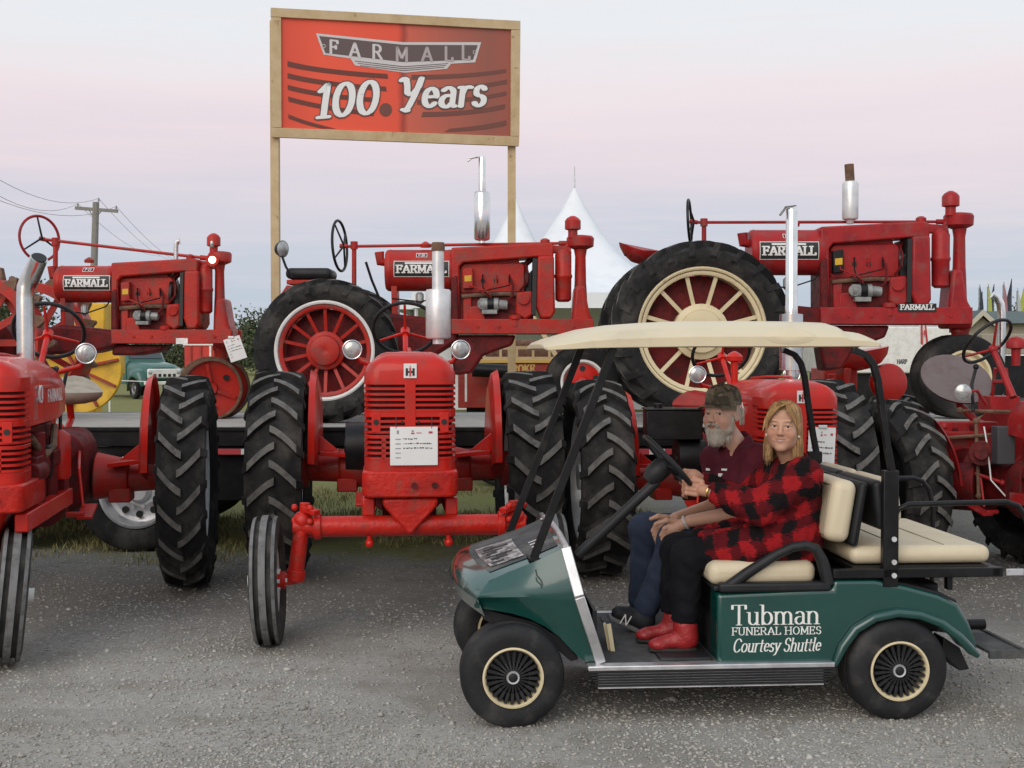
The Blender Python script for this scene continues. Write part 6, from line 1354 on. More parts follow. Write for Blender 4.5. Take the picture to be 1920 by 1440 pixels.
        S.cut(lambda X, Y, Z: Z-(fz+.020)+0*X+0*Y); zt = an[2]+.05; S.cut(lambda X, Y, Z: zt-Z+0*X+0*Y)
        S.wrinkle(lambda X, Y, Z: .0022*np.sin(75*Z+30*X)*np.sin(35*X+20*Y)); P, Q = S.mesh(1); bo = np_mesh('boot', P, Q, BOOT, t)
        sg = G(); out = []
        for i in range(22):
            a = 2*PI*i/22; mx_ = (h0+toe)/2; x = mx_[0]+.014+(abs(h0[0]-toe[0])/2+.036)*math.cos(a); wdt = .041+.004*math.cos(a+PI); out.append((x, mx_[1]+wdt*math.copysign(abs(math.sin(a))**.7, math.sin(a)), fz+.008))
        sg.prism(out, (0,0,.015)); so = part('sole', sg, SOLE, bo, .003, True); sg = G(); sg.bb(h0[0]-.035, h0[0]+.052, h0[1]-.038, h0[1]+.038, fz, fz+.012); part('heel', sg, SOLE, bo, .004, True)
        sg = G()
        for k in range(4): sg.cyl(an+[-.053+.006*(4-k)*.0,-.028,-.02-.02*k], an+[-.056,.028,-.014-.02*k], .0035, n=6)
        part('laces', sg, BOOT, bo, 0, True)
    # hair
    HS = SDF((-.12,-.14,-.16), (.12,.13,.15), .005); HS.ell((0,-.024,.036), (.080,.096,.083), .01); HS.ell((0,-.05,-.05), (.075,.06,.10), .03)
    HS.ell((0,.085,-.045), (.062,.08,.085), .015, neg=True); P, Q = HS.mesh(1); hr = np_mesh('hair', P @ Rm.T+hc, Q, HAIR, t)
    rnd = random.Random(3); rts = []
    for i in range(760):
        az = rnd.uniform(-1, 1)*2.75; rr = rnd.uniform(.0, .03)   # around the head from one temple behind to the other
        sgn = 1 if az > 0 else -1; ph = abs(az)
        # start at the parting on the crown
        st = np.array([-.012+rnd.uniform(-.006,.006)+sgn*rr*.5, .05-rnd.uniform(0,.115), .112+rnd.uniform(-.002,.004)]); st[2] -= .35*max(0, st[1]-.0)**1.0*.5+.4*max(0,-st[1]-.03)
        dx, dy = math.sin(ph+.42)*sgn, math.cos(ph+.42)
        if ph < .25: dx, dy = sgn*.75, .66
        w1 = .074+rnd.uniform(-.002,.005); mid1 = np.array([dx*w1*.62, -.02+dy*.062, .104]); mid2 = np.array([dx*w1*1.0, -.022+dy*.090, .045]); ln = -.135-.035*rnd.random()-(.03 if dy < -.2 else 0)
        if dy > .62: mid2 = np.array([dx*.080, .062, .04])
        mid3 = np.array([dx*(w1+.006), -.028+min(dy*.086,.04), -.04]); end = np.array([dx*(w1+.004)+rnd.uniform(-.01,.01), -.034+min(dy*.085,.045)+rnd.uniform(-.01,.012), ln])
        rts.append([st, mid1, (mid1+mid2)/2+np.array([dx*.006,dy*.008,.006]), mid2, (mid2+mid3)/2, mid3, (mid3+end)/2+np.array([rnd.uniform(-.007,.007),rnd.uniform(-.006,.006),0]), end])
    for i in range(200):    # fringe parted and swept to both sides of the forehead
        f = rnd.random(); sd = -1 if rnd.random() < .4 else 1; x1 = sd*(.030+.044*f); zl = .066-.085*f+rnd.uniform(-.008,.008)
        st = np.array([-.016+rnd.uniform(-.004,.004), .058-.02*rnd.random(), .104]); yf = .092-.40*abs(x1)**1.15
        rts.append([st, np.array([x1*.45-.006, .083-.10*abs(x1), .092]), np.array([x1*.82, yf+.006, .072-.01*f]), np.array([x1*1.05, yf+.002, (zl+.07)/2]), np.array([x1*1.10+sd*.003, yf-.004, zl])])
    g = G(); strands(g, hc, Rm, 1.0, rts, rad=.0026); part('hair_strands', g, HAIR, hr, 0, True, kind='stuff')
    for x in (-1, 1):
        p = hc+Rm @ np.array([x*.073,.012,-.046]); g = G(); g.ball(tuple(p), .0065, 10, 8); part('earring', g, EMW, t, 0, True)
    g = G(); g.ring(w3(1331,922,5.81), (w3(1342,925,5.80)-w3(1318,919,5.84)), .031, .004, 24, 6); part('bracelet', g, GOLD, t, 0, True)
    g = G(); q = w3(1290,917,5.85); g.ring(q, w3(1306,919,5.85)-w3(1289,916,5.845), .0115, .0026, 16, 6); part('ring', g, GOLD, t, 0, True)
    return t
def man():
    s = 1.06; hc = w3(1354, 776, 6.42); Rm = frame((-.62,-.785,.02), (-.02,0,1)); nb = w3(1388, 850, 6.47)
    t = thing('person', 'bearded person in camouflage cap and maroon shirt in the far front seat', 'person', tuple(w3(1400, 1045, 6.45)), 0, 'people sitting in the golf cart')
    hp = w3(1412,1000,6.46); ns_ = w3(1424,862,6.27); fs_ = w3(1342,860,6.60); el = w3(1392,962,6.22); wr = w3(1293,977,6.2); fe = w3(1345,948,6.6); fw = w3(1266,972,6.38)
    nh = w3(1405,1010,6.32); nk = w3(1265,1012,6.27); na = w3(1212,1138,6.27); fh = w3(1400,1000,6.6); fk = w3(1210,992,6.58); fa = w3(1200,1122,6.6)
    hP, hQ, hcol = head(hc, Rm, s, True, nb)
    lo = np.minimum.reduce([nk, na, fa, fk, fs_, hp, fe, fw, wr, nb])-.16; hi = np.maximum.reduce([nk, na, fa, ns_, fs_, hp, nb, el])+.16
    B = SDF(lo, hi, .0075); B.ell(hp, (.13,.15,.11), .03); B.cap(hp, nb-np.array([0,0,.1]), .13, .11, .04); B.cap(nb-np.array([0,0,.06]), nb, .065, .06, .03); B.cap(ns_, fs_, .06, k=.04)
    B.chain([ns_, el, wr], [.055,.045,.030]); B.chain([fs_, fe, fw], [.055,.045,.030]); B.chain([nh, nk, na], [.075,.055,.035]); B.chain([fh, fk, fa], [.075,.055,.035]); bP, bQ = B.mesh(1)
    pcs = []
    for w_, base, dd, sh in ((wr, (1264,990), 6.22, 0), (fw, (1248,982), 6.36, -4)):
        hd = w3(base[0], base[1], dd); H = SDF(np.minimum(hd, w_)-[.1,.07,.13], np.maximum(hd, w_)+.07, .0034); H.cap(w_, hd, .027, .030, .02); H.ell(hd+np.array([-.01,0,-.006]), (.036,.028,.028), .02)
        for i in range(4): y = base[1]-7+6.2*i; H.chain([w3(base[0]-6,y,dd-.01), w3(base[0]-18+i*1.5,y+8,dd-.015+.006*i), w3(base[0]-24+3*i,y+20+2*i,dd), w3(base[0]-22+3*i,y+29+2*i,dd+.012)], [.0115,.0108,.0098,.0082], .006)
        H.chain([w3(base[0]+2,base[1]-12,dd-.01), w3(base[0]-14,base[1]-14,dd-.02), w3(base[0]-28,base[1]-9,dd-.015)], [.014,.0125,.0095], .008); pcs.append(H.mesh(1))
    P, Q = joinm((hP, hQ), (bP, bQ), *pcs); n2 = sum(len(p[0]) for p in pcs); sk = np.array([.50,.285,.20]); col = np.concatenate([hcol, np.tile(sk, (len(bP)+n2, 1))])
    np_mesh('body', P, Q, SKIN, t, col); eyes(t, hc, Rm, s, (-hc[0]-1.2,-hc[1],CAM_Z-hc[2]))
    # shirt with short sleeves and collar
    lo = np.minimum.reduce([hp, fs_, fe, ns_, el])-.14; hi = np.maximum.reduce([ns_, fs_, hp, nb, el])+.2; K = SDF(lo, hi, .0072)
    K.ell(hp, (.16,.19,.13), .04); K.ell(w3(1398,952,6.46), (.15,.185,.15), .05); K.ell(w3(1390,905,6.46), (.135,.185,.13), .05); K.cap(ns_, fs_, .075, .072, .05); K.cap(w3(1394,872,6.47), w3(1382,830,6.46), .098, .076, .03)
    K.chain([ns_, ns_*.35+el*.65], [.078,.066], .03); K.chain([fs_, fs_*.3+fe*.7], [.076,.064], .03)
    dirv = Rm[:,1]; hole = nb+dirv*.03+np.array([-.01,0,.115]); K.ell(hole, (.064,.064,.085), .012, neg=True); K.cap(nb+dirv*.06+np.array([0,0,.07]), nb+dirv*.15+np.array([0,0,-.03]), .034, .014, .012, neg=True)
    K.wrinkle(lambda X, Y, Z: .0038*np.sin(30*X+48*Z+5*np.sin(18*Y))*np.sin(24*Z-19*X)+.0012*np.sin(80*X+50*Z)); P, Q = K.mesh(1); sh = np_mesh('shirt', P, Q, MAROON, t)
    g = G(); rgt = Rm[:,0]
    for sd in (-1, 1):
        up_ = np.array([0,0,.035]); nbs = nb; nb_ = nb+np.array([-.008,0,.03]); a = nb_+dirv*.02+rgt*sd*.074+up_*1.3; b_ = nb_+dirv*.098+rgt*sd*.040+up_*.15; c_ = nb_+dirv*.105+rgt*sd*.085-up_*.7; d_ = nb_+dirv*.012+rgt*sd*.100+up_*.3; e_ = nb_-dirv*.065+rgt*sd*.03+up_*1.7; f_ = nb_-dirv*.095+rgt*sd*.035+up_*.6
        g = G(); off = (Rm[:,0]*sd*.004); g.add([Vector(p) for p in (e_, a, b_, c_, d_, f_)]+[Vector(p+off) for p in (e_, a, b_, c_, d_, f_)], [(0,1,4,5),(1,2,3,4),(6,11,10,7),(7,10,9,8),(0,6,7,1),(1,7,8,2),(2,8,9,3),(3,9,10,4),(4,10,11,5)]); part('collar', g, MAROON, sh, .003, True)
    vp = P-np.array([0,0,CAM_Z]); ct, st = math.cos(TILT), math.sin(TILT); fw_ = vp[:,1]*ct-vp[:,2]*st; qx = 960+F*vp[:,0]/fw_; qy = 720-F*(vp[:,1]*st+vp[:,2]*ct)/fw_
    for px, py, w_, h_ in ((1323,882,.022,.012),(1356,877,.045,.010),(1348,887,.03,.016)):
        near = (abs(qx-px) < 5) & (abs(qy-py) < 5)
        if not near.any(): continue
        c_ = P[near][P[near][:,1].argmin()]; g = G(); g.box((c_[0], c_[1]-.004, c_[2]), (w_, .004, h_), Matrix.Rotation(-.5, 3, 'Z')); part('chest_mark', g, EMW, sh, 0, True)
    # jeans
    lo = np.minimum.reduce([nk, na, fa, fk])-.12; hi = np.maximum.reduce([nh, fh, nk])+.13; T_ = SDF(lo, hi, .007)
    T_.chain([nh, nk, (nk+na)/2+np.array([.012,0,0]), na], [.10,.082,.070,.062], .03); T_.chain([fh, fk, (fk+fa)/2+np.array([.012,0,0]), fa], [.10,.082,.070,.062], .03); T_.ell(hp-[0,0,.02], (.15,.17,.10), .04)
    T_.wrinkle(lambda X, Y, Z: .0036*np.sin(62*Z+30*X+8*np.sin(20*Y))*np.sin(38*X+11+20*Z)); P, Q = T_.mesh(1); np_mesh('jeans', P, Q, JEANS, t)
    # shoes
    for an, hx, tx in ((na, (1208,1172,6.27), (1160,1150,6.25)), (fa, (1205,1162,6.6), (1165,1150,6.6))):
        h0 = w3(*hx); toe = w3(*tx); S = SDF(np.minimum(h0, toe)-.09, np.maximum(h0, toe)+.11, .0055); S.cap(h0+[0,0,.02], toe, .046, .036, .03); S.cap(an, h0+[0,0,.02], .048, .046, .03); P, Q = S.mesh(1); so = np_mesh('shoe', P, Q, SHOE, t)
        ax = (toe-h0)/np.linalg.norm(toe-h0); nd = np.array([-ax[2],0,ax[0]]); nd = nd*(-1 if nd[2] > 0 else 1); g = G(); p0 = h0-ax*.045+nd*.036; p1 = toe+ax*.038+nd*.036; g.beam(tuple(p0), tuple(p1), .075, .024, tuple(-nd)); part('sole', g, SOLEG, so, .008, True)
        if an is na:
            g = G(); q = w3(1166,1163,6.2); y = h0[1]-.046
            g = G(); o0 = w3(1160,1168,6.205); R_ = Vector((.94,0,-.33)); U_ = Vector((.33,0,.94)); text_geo(g, 'N', o0, R_, U_, .05, .045, (.12,.05), .2, 0); part('shoe_mark', g, EMW, so, 0, True)
    # beard, moustache and white hair below the cap
    S = SDF((-.1,-.12,-.19), (.1,.14,.06), .0042); S.ell((0,.044,-.085), (.052,.055,.050), .02); S.ell((0,.062,-.120), (.036,.036,.038), .025)
    for x in (-1, 1): S.cap((x*.059,.014,-.012), (x*.050,.03,-.075), .014, .024, .02); S.cap((x*.006,.103,-.044), (x*.032,.092,-.058), .0085, .008, .008)
    S.ell((0,.094,-.0585), (.021,.020,.0065), .006, neg=True); S.ell((0,.09,-.012), (.05,.05,.026), .012, neg=True)
    S.wrinkle(lambda X, Y, Z: .0022*np.sin(260*X+40*Z)*np.sin(60*Z+130*Y)); P, Q = S.mesh(1); bd = np_mesh('beard', (P*s) @ Rm.T+hc, Q, GREYH, t)
    rnd = random.Random(5); rts = []
    for i in range(420):
        a = rnd.uniform(-1,1); z0 = rnd.uniform(-.10,-.035); x0 = a*.06; y0 = .10-.075*a*a-(.01 if z0 > -.06 else 0)-max(0,-z0-.09)*.3; p = np.array([x0, y0-.012, z0]); rts.append([p, p+[x0*.05,.008,-.014], p+[x0*.02-.0*a,.008,-.036-.02*rnd.random()]])
    for i in range(150):
        sd = rnd.choice((-1,1)); y0 = rnd.uniform(-.10,.012); p = np.array([sd*(.074 if y0 > -.05 else .058), y0, .028]); rts.append([p, p+[sd*.004,-.004,-.025], p+[sd*.002,-.008,-.05-.03*(y0 < -.02)]])
    g = G(); strands(g, hc, Rm, s, rts, rad=.0017); part('beard_strands', g, GREYH, bd, 0, True, kind='stuff')
    # cap
    g = G(); secs = []; n = 28; A = np.array(hc)
    for k, z in ((1.0,.043),(1.01,.06),(.985,.085),(.90,.108),(.72,.128),(.45,.139),(.15,.143),(.02,.143)):
        secs.append([Vector(A+Rm @ (np.array([.083*k*math.cos(2*PI*i/n), -.012+.098*k*math.sin(2*PI*i/n), z])*s)) for i in range(n)])
    g.loft(secs); hat = part('cap', g, CAMO, t, 0, True)
    g = G(); top = []; 
    rows = []
    for j in range(6):
        f = j/5; row = []
        for i in range(13):
            a = PI*(.06+.88*i/12); r0 = np.array([.083*math.cos(a), -.012+.098*math.sin(a), .047]); ext = .064*math.sin(a)**.55
            row.append(Vector(A+Rm @ ((r0+np.array([.012*f*math.cos(a), ext*f, -.003*f-.020*f*math.cos(a)**2-.003*f*f]))*s)))
        rows.append(row)
    up = Vector(Rm[:,2])*.004; bot = [[p-up for p in r] for r in rows]; g.loft(rows, closed=False); g.loft(bot, closed=False); g.loft([rows[-1], bot[-1]], closed=False); part('brim', g, CAMO, hat, 0, True)
    p = A+Rm @ (np.array([0,-.012,.145])*s); g = G(); g.ball(tuple(p), .008, 10, 6); part('cap_button', g, CAMO, hat, 0, True)
    # wrist watch
    g = G(); q = wr*.75+np.array(w3(1264,990,6.22))*.25; g.ring(tuple(q), tuple(w3(1264,990,6.22)-wr), .031, .006, 24, 6); part('watch', g, SILV, t, 0, True)
    return t
woman(); man()
# ------------------------------------------------------------------ show cards
def show_card(name, label, c, right, up, w_, h_, seed, clip=False, tilt=0):
    R = Vector(right).normalized(); U = Vector(up).normalized(); Nn = R.cross(U); c = Vector(c)
    t = thing(name, label, 'card', tuple(c))
    g = G(); P = [c+R*(x*w_/2)+U*(y*h_/2)+Nn*(.004*(1-x*x)) for y in (-1, 1) for x in (-1,-.5,0,.5,1)]; g.add(P+[p-Nn*.002 for p in P], [(i, i+1, i+6, i+5) for i in range(4)]+[(10+i+5, 10+i+6, 10+i+1, 10+i) for i in range(4)]); part('sheet', g, PAPER, t, 0, True)
    rnd = random.Random(seed)
    def mark(x0, x1, y0, y1, m, nm):
        g = G(); g.add([c+R*(x*w_/2)+U*(y*h_/2)+Nn*.0052 for x, y in ((x0,y0),(x1,y0),(x1,y1),(x0,y1))], [(0,1,2,3)]); part(nm, g, m, t, 0, True)
    rows = 5
    mark(-.12,.02,.62,.70,INKR,'printed_mark'); mark(-.10,-.0,.74,.82,INKG,'printed_mark'); mark(.1,.32,.66,.70,INKR,'printed_mark'); mark(.62,.78,.66,.76,INKR,'printed_mark'); mark(-.72,-.64,.64,.82,INKG,'printed_mark')
    for i in range(rows):
        y = .36-.24*i; mark(-.78,-.55,y-.02,y+.022,INKG,'printed_word')
        if i < 3:
            x = -.45
            while x < (.15 if i == 0 else .72):
                l = rnd.uniform(.04,.12); mark(x, x+l, y-.012+rnd.uniform(-.015,.015), y+.03+rnd.uniform(-.02,.03), INK if i < 3 else INKG, 'handwriting'); x += l+rnd.uniform(.02,.06)
        if i == 1: mark(.35,.75,y-.015,y+.02,INKG,'printed_word')
    if clip:
        g = G(); g.box(c+U*(h_/2+.004)+Nn*.006, (.05,.012,.02)); part('clip', g, ALU, t, .003, True)
    else:
        for x in (-.75, .75):
            g = G(); p = c+R*(x*w_/2)+U*(h_/2); g.tube([p-U*.01, p+U*.03+Nn*.006, p+U*.055], .0025, 5); part('tie', g, INK, t, 0, True)
    return t
def tl(t, p): return FR[t] @ Vector(p)
r2 = (FR[T2].to_3x3() @ Vector((1,0,0))).normalized(); show_card('show_card', 'white show card tied to the grille of the middle front-row tractor', tl(T2, (.02,-2.42,1.125)), r2, (0,0,1), .265, .215, 1)
r3 = (FR[T3].to_3x3() @ Vector((1,0,0))).normalized(); show_card('show_card', 'white clipboard card hanging on the grille of the tractor behind the golf cart', tl(T3, (.12,-2.425,1.2)), (r3+Vector((0,0,-.04))), (.04,0,1), .16, .27, 2, True)
show_card('show_card', 'tilted white card hung at the nose of the tractor on steel wheels', W(441, 654, 11.35), (.93,0,.30), (-.33,0,.94), .15, .21, 3, True)
# ------------------------------------------------------------------ utility pole and wires
POLE = mat('weathered_pole', (.26,.25,.23), .85, c2=(.19,.18,.165), ns=8, bump=.3, bscale=40, stretch=(4,4,.5))
def pole():
    d = 48; p = W(174, 440, d); base = Vector((p.x-.15, d, 0)); t = thing('utility_pole', 'wooden utility pole with one crossarm far behind the left tractors', 'utility pole', tuple(base))
    g = G(); top = W(180, 379, d); g.cyl(base, top, .16, .12, 12); part('pole', g, POLE, t, 0, True)
    a = W(141, 390, d); b = W(221, 396, d); g = G(); g.beam(a, b, .10, .12); part('crossarm', g, POLE, t, 0, True)
    g = G(); m = W(178, 393, d); lo = W(177, 410, d)
    for q in (W(166,392,d), W(192,394,d)): g = G(); g.cyl(q, lo, .02, n=5); part('arm_brace', g, POLE, t, 0, True)
    ins = []
    for x, y in ((146,388),(185,378),(218,393)):
        q = W(x, y, d); g = G(); g.cyl(q, q+Vector((0,0,.14)), .04, .025, 8); part('insulator', g, GREYM, t, 0, True); ins.append(q+Vector((0,0,.12)))
    ends = [((-60,330,30),(300,480,95)),((-60,300,30),(330,490,95)),((-60,350,30),(360,500,95))]
    for i, (q, (e0, e1)) in enumerate(zip(ins, ends)):
        pts = []
        for A, B in ((W(*e0), q), (q, W(e1[0], e1[1], e1[2]))):
            for k in range(13):
                f = k/12; pp = A.lerp(B, f); pp.z -= .5*4*f*(1-f); pts.append(pp)
        g = G(); g.tube(pts, .008, 5); nm = ('left end', 'pole top', 'right end')[i]
        solo('power_line', g, INKG, 'sagging power line fixed at the '+('left end of the crossarm','top of the pole','right end of the crossarm')[i], 'wire', tuple(q), group='wires on the utility pole')
pole()
# ------------------------------------------------------------------ marquee tents
TENT = mat('white_tent_fabric', (.78,.81,.84), .7, c2=(.72,.75,.79), ns=2, spec=.2)
def tent(label, px, py, d, half, zl):
    top = W(px, py, d); t = thing('marquee_tent', label, 'tent', (top.x, d, 0), 0, 'white peaked tents behind the trailer'); n = 32; secs = []
    H = top.z; e = zl
    for k in range(13):
        f = k/12; z = H-(H-e)*(1-(1-f)**2.6)  # concave flank
        r = .02+half*f; sq = min(1, f*1.2); row = []
        for i in range(n):
            a = 2*PI*i/n+PI/4; c_, s_ = math.cos(a), math.sin(a); m = max(abs(c_), abs(s_)); k2 = (1-sq)+sq/m; row.append(Vector((top.x+r*c_*k2*.92, d+r*s_*k2*.92, z)))
        secs.append(row)
    g = G(); g.loft(secs, caps=False); g.loft([secs[-1], [p-Vector((0,0,.35)) for p in secs[-1]]], caps=False); part('canopy', g, TENT, t, 0, True)
    g = G(); g.cyl(top, top+Vector((0,0,.55)), .03, .015, 6); part('finial', g, ALU, t, 0, True)
    for sx_ in (-1, 1):
        for sy in (-1, 1): g = G(); g.cyl((top.x+sx_*half*.9, d+sy*half*.9, 0), (top.x+sx_*half*.9, d+sy*half*.9, e), .05, n=8); part('tent_pole', g, ALU, t, 0, True)
    g = G(); hh = half*.88; g.bb(top.x-hh, top.x+hh, d+hh-.02, d+hh, .0, e-.1); part('back_wall', g, TENT, t, 0, True)
tent('large white peaked tent with its point left of the cream-wheeled tractor', 1077, 352, 33, 4.2, 3.0)
tent('smaller white tent peak showing beside the right sign post', 966, 372, 46, 4.4, 3.4)
# ------------------------------------------------------------------ far vehicles and yard things
TEAL = mat('teal_truck_paint', (.035,.125,.10), .35, coat=.4, c2=(.03,.10,.082), ns=2)
GLASS = mat('vehicle_glass', (.03,.04,.045), .08, coat=1)
def pickup():
    base = Vector((W(307, 735, 45).x-1.48, 46.8, 0)); t = thing('pickup_truck', 'old dark green pickup truck on the grass behind the trailer', 'truck', tuple(base), math.radians(40))
    add = lambda nm, g, m, b=0, par=None: part(nm, g, m, par or t, b)
    # local: nose towards -Y
    def sec(y, wd, zt, zb, r): return hood_sec(y, wd, zt, zb, r, .04)
    g = G(); g.loft([sec(-2.3,1.15,1.12,.7,.2), sec(-2.15,1.35,1.22,.6,.25), sec(-1.4,1.45,1.30,.6,.25), sec(-.85,1.5,1.36,.6,.25)]); add('hood', g, TEAL)
    g = G(); g.loft([sec(-.85,1.55,1.38,.5,.2), sec(-.5,1.5,1.86,.5,.25), sec(0,1.48,1.92,.5,.25), sec(.45,1.5,1.85,.5,.25), sec(.55,1.55,1.4,.5,.2)]); cab = add('cab', g, TEAL)
    g = G(); g.add([Vector((-.62,-.82,1.42)),Vector((.62,-.82,1.42)),Vector((.55,-.54,1.8)),Vector((-.55,-.54,1.8))], [(0,1,2,3)]); g.v = [(x, y-.03, z) for x, y, z in g.v]; add('windscreen', g, GLASS, 0, cab)
    for s in (-1, 1):
        g = G(); g.prism([(s*.765,-.6,1.42),(s*.765,.35,1.42),(s*.75,.3,1.78),(s*.75,-.4,1.78)], (s*.012,0,0)); add('side_window', g, GLASS, 0, cab)
        g = G(); R = .46; secs = []
        for y, z, w2 in ((-2.25,.75,.2),(-2.1,1.0,.3),(-1.8,1.1,.33),(-1.5,1.05,.3),(-1.1,.8,.22),(-.8,.55,.1)):
            secs.append([Vector((s*(.62+x*w2), y, z-zz)) for x, zz in ((0,0),(.6,.0),(.95,.08),(1.05,.25),(1.0,.32),(.4,.3),(0,.3))])
        g.loft(secs); add('fender', g, TEAL, .02)
        for y in (-1.68, 1.45):
            M = Matrix.Translation((s*.78, y, .36)); wheel(t, M, TRK_T, TRK_R, 'wheel')
        g = G(); g.lathe([(0,.09),(.02,.09),(.035,.06),(.04,.005)], (s*.52,-2.33,.92), (0,-1,0), 20); add('headlight', g, LENS)
    g = G(); g.bb(-.62,.62,-2.36,-2.28,.74,1.06); gr = add('grille', g, WHITE, .05)
    for k in range(5): g = G(); x = -.36+.18*k; g.bb(x-.05,x+.05,-2.375,-2.362,.78,.88); add('grille_slot', g, EMB, 0, gr)
    g = G(); g.bb(-.8,.8,-2.5,-2.42,.5,.62); add('bumper', g, WHITE, .02)
    g = G(); g.bb(-.72,.72,.62,2.4,.6,1.15); add('cargo_box', g, TEAL, .04)
    for s in (-1, 1): g = G(); g.loft([[Vector((s*(.7+.2*x), y, z)) for x, z in ((0,.55),(1,.5),(1.1,h),(0,h+.05))] for y, h in ((.95,.6),(1.15,.95),(1.5,1.02),(1.85,.92),(2.05,.6))]); add('rear_fender', g, TEAL, .03)
TRK_T = plain_tyre(.36, .18, .2, 'tyre', [RUB]); TRK_R = cut_rim(.2, .16, 'rim', GREYM, .02, .06, 6)
pickup()
REDW = mat('red_wagon_board', (.36,.03,.02), .6, c2=(.28,.022,.018), ns=5, dirt=(.2,.1,.07), dscale=8)
def red_container():
    a = W(346, 690, 40); b = W(407, 640, 40); t = thing('storage_box', 'small bright red box standing behind the steel front wheel', 'box', ((a.x+b.x)/2, 40, 0))
    g = G(); g.bb(a.x, b.x, 40, 41.2, 0.1, W(0,648,40).z); part('body', g, mat('bright_red_sheet', (.55,.03,.02), .5, c2=(.45,.025,.02), ns=3), t, .02, True)
    g = G(); g.bb(a.x-.04, b.x+.04, 39.96, 41.24, W(0,648,40).z, W(0,644,40).z); part('lid', g, WHITE, t, .01, True)
    for k in range(3): g = G(); x = a.x+(b.x-a.x)*(.2+.3*k); g.bb(x-.03, x+.03, 39.95, 39.999, .1, W(0,648,40).z-.01); part('batten', g, WHITE if k == 2 else REDW, t, 0, True)
red_container()
def yellow_machine():
    c = W(168, 690, 16.5); t = thing('farm_implement', 'yellow farm implement on wheels behind the steel-wheeled tractor', 'implement', (c.x, 16.5, 0))
    g = G(); g.bb(W(120,0,16.5).x, W(195,0,16.5).x, 16.2, 17.3, W(0,705,16.5).z, W(0,640,16.5).z); part('hopper', g, YEL, t, .03, True)
    q = W(150, 690, 16.0); g = G(); g.lathe([(-.03,.04),(-.02,.40),(-.05,.50),(-.05,.56),(.05,.56),(.05,.50),(.02,.40),(.03,.04)], (q.x, 15.9, q.z), (0,1,0), 36); yw = part('yellow_wheel', g, YEL, t, 0, True)
    for k in range(10):
        an = 2*PI*k/10+.2; g = G(); g.beam((q.x+.05*math.cos(an), 15.84, q.z+.05*math.sin(an)), (q.x+.54*math.cos(an), 15.83, q.z+.54*math.sin(an)), .03, .045, (0,1,0)); part('spoke', g, REDW, yw, 0, True)
    g = G(); A = W(146,640,16.5); B = W(190,566,16.5); g.prism([W(140,640,16.3),W(196,640,16.3),W(196,568,16.3),W(160,568,16.3)], (0,.8,0)); part('chute', g, YEL, t, .02, True)
    for x0, y0, x1, y1 in ((130,720,170,668),(165,665,200,715),(130,690,200,690)):
        g = G(); g.beam(W(x0,y0,16.1), W(x1,y1,16.1), .06, .06); part('strut', g, REDW, t, 0, True)
    for x in (135, 190):
        q = W(x, 745, 16.6); 
        for y in (16.3, 17.2): wheel(t, Matrix.Translation((q.x-c.x, y-16.5, .36)) @ Matrix.Rotation(PI/2, 4, 'Z'), TRK_T, TRK_R, 'wheel')
    g = G(); q = W(160, 0, 16.5); g.bb(q.x-.5, q.x+.5, 16.3, 17.2, .36, .6); g.bb(q.x-.05,q.x+.05,16.6,16.9,.5,1.5); part('frame', g, YEL, t, .02, True)
yellow_machine()
def thresher():
    d = 15.6; x0, x1 = W(858,0,d).x, W(1100,0,d).x; t = thing('red_wagon', 'red wagon body with gold lettering behind the middle of the trailer', 'wagon', ((x0+x1)/2, d, 0))
    zt = W(0,676,d).z; zb = W(0,765,d).z; g = G(); g.bb(x0, x1, d, d+1.6, zb, zt); part('side_panel', g, REDW, t, .01, True)
    g = G(); g.bb(x0-.03, x1+.03, d-.03, d-.002, zt-.03, zt+.015); part('stripe', g, mat('gold_stripe', (.62,.40,.12), .5), t, .003, True)
    q = W(918, 699, d); g = G(); text_geo(g, 'PEMBROKE', (q.x, d-.002, q.z), (1,0,0), (0,0,1), W(0,684,d).z-q.z, W(1003,0,d).x-q.x, (.24,.18), 0, 0, .06, .002); part('lettering', g, MATS['gold_stripe'], t, 0, True)
    # rack above
    z2 = W(0,652,d).z
    for zz in (W(0,672,d).z, z2): g = G(); g.bb(x0+.3, x1, d+.02, d+.05, zz-.02, zz+.02); part('rack_rail', g, WOOD, t, 0, True)
    for x in np.linspace(x0+.32, x1-.05, 7): g = G(); g.bb(x-.015, x+.015, d+.021, d+.049, zt+.016, z2-.02); part('rack_stake', g, WOOD, t, 0, True)
    g = G(); g.bb(x0+.25, x1, d+.3, d+1.4, zt+.002, z2+.1); part('load', g, RUST, t, .05, True)
    g = G(); g.cyl(W(886,693,d-.25), W(960,697,d-.25), .085, n=16); part('roller', g, BLK, t, 0, True)
    g = G(); g.bb(W(872,0,d).x, W(876,0,d).x, d-.2, d-.18, W(0,752,d).z, W(0,680,d).z); part('white_rod', g, WHITE, t, 0, True)
    for x in (x0+.5, x1-.5):
        wheel(t, Matrix.Translation((x-(x0+x1)/2, .2, .36)) @ Matrix.Rotation(PI/2, 4, 'Z'), TRK_T, TRK_R, 'wheel'); wheel(t, Matrix.Translation((x-(x0+x1)/2, 1.4, .36)) @ Matrix.Rotation(PI/2, 4, 'Z'), TRK_T, TRK_R, 'wheel')
    g = G(); g.bb(x0+.1, x1-.1, d+.1, d+1.5, .55, zb); part('chassis', g, BLK, t, 0, True)
thresher()
BARNG = mat('grey_barn_board', (.13,.125,.12), .85, c2=(.09,.088,.085), ns=6)
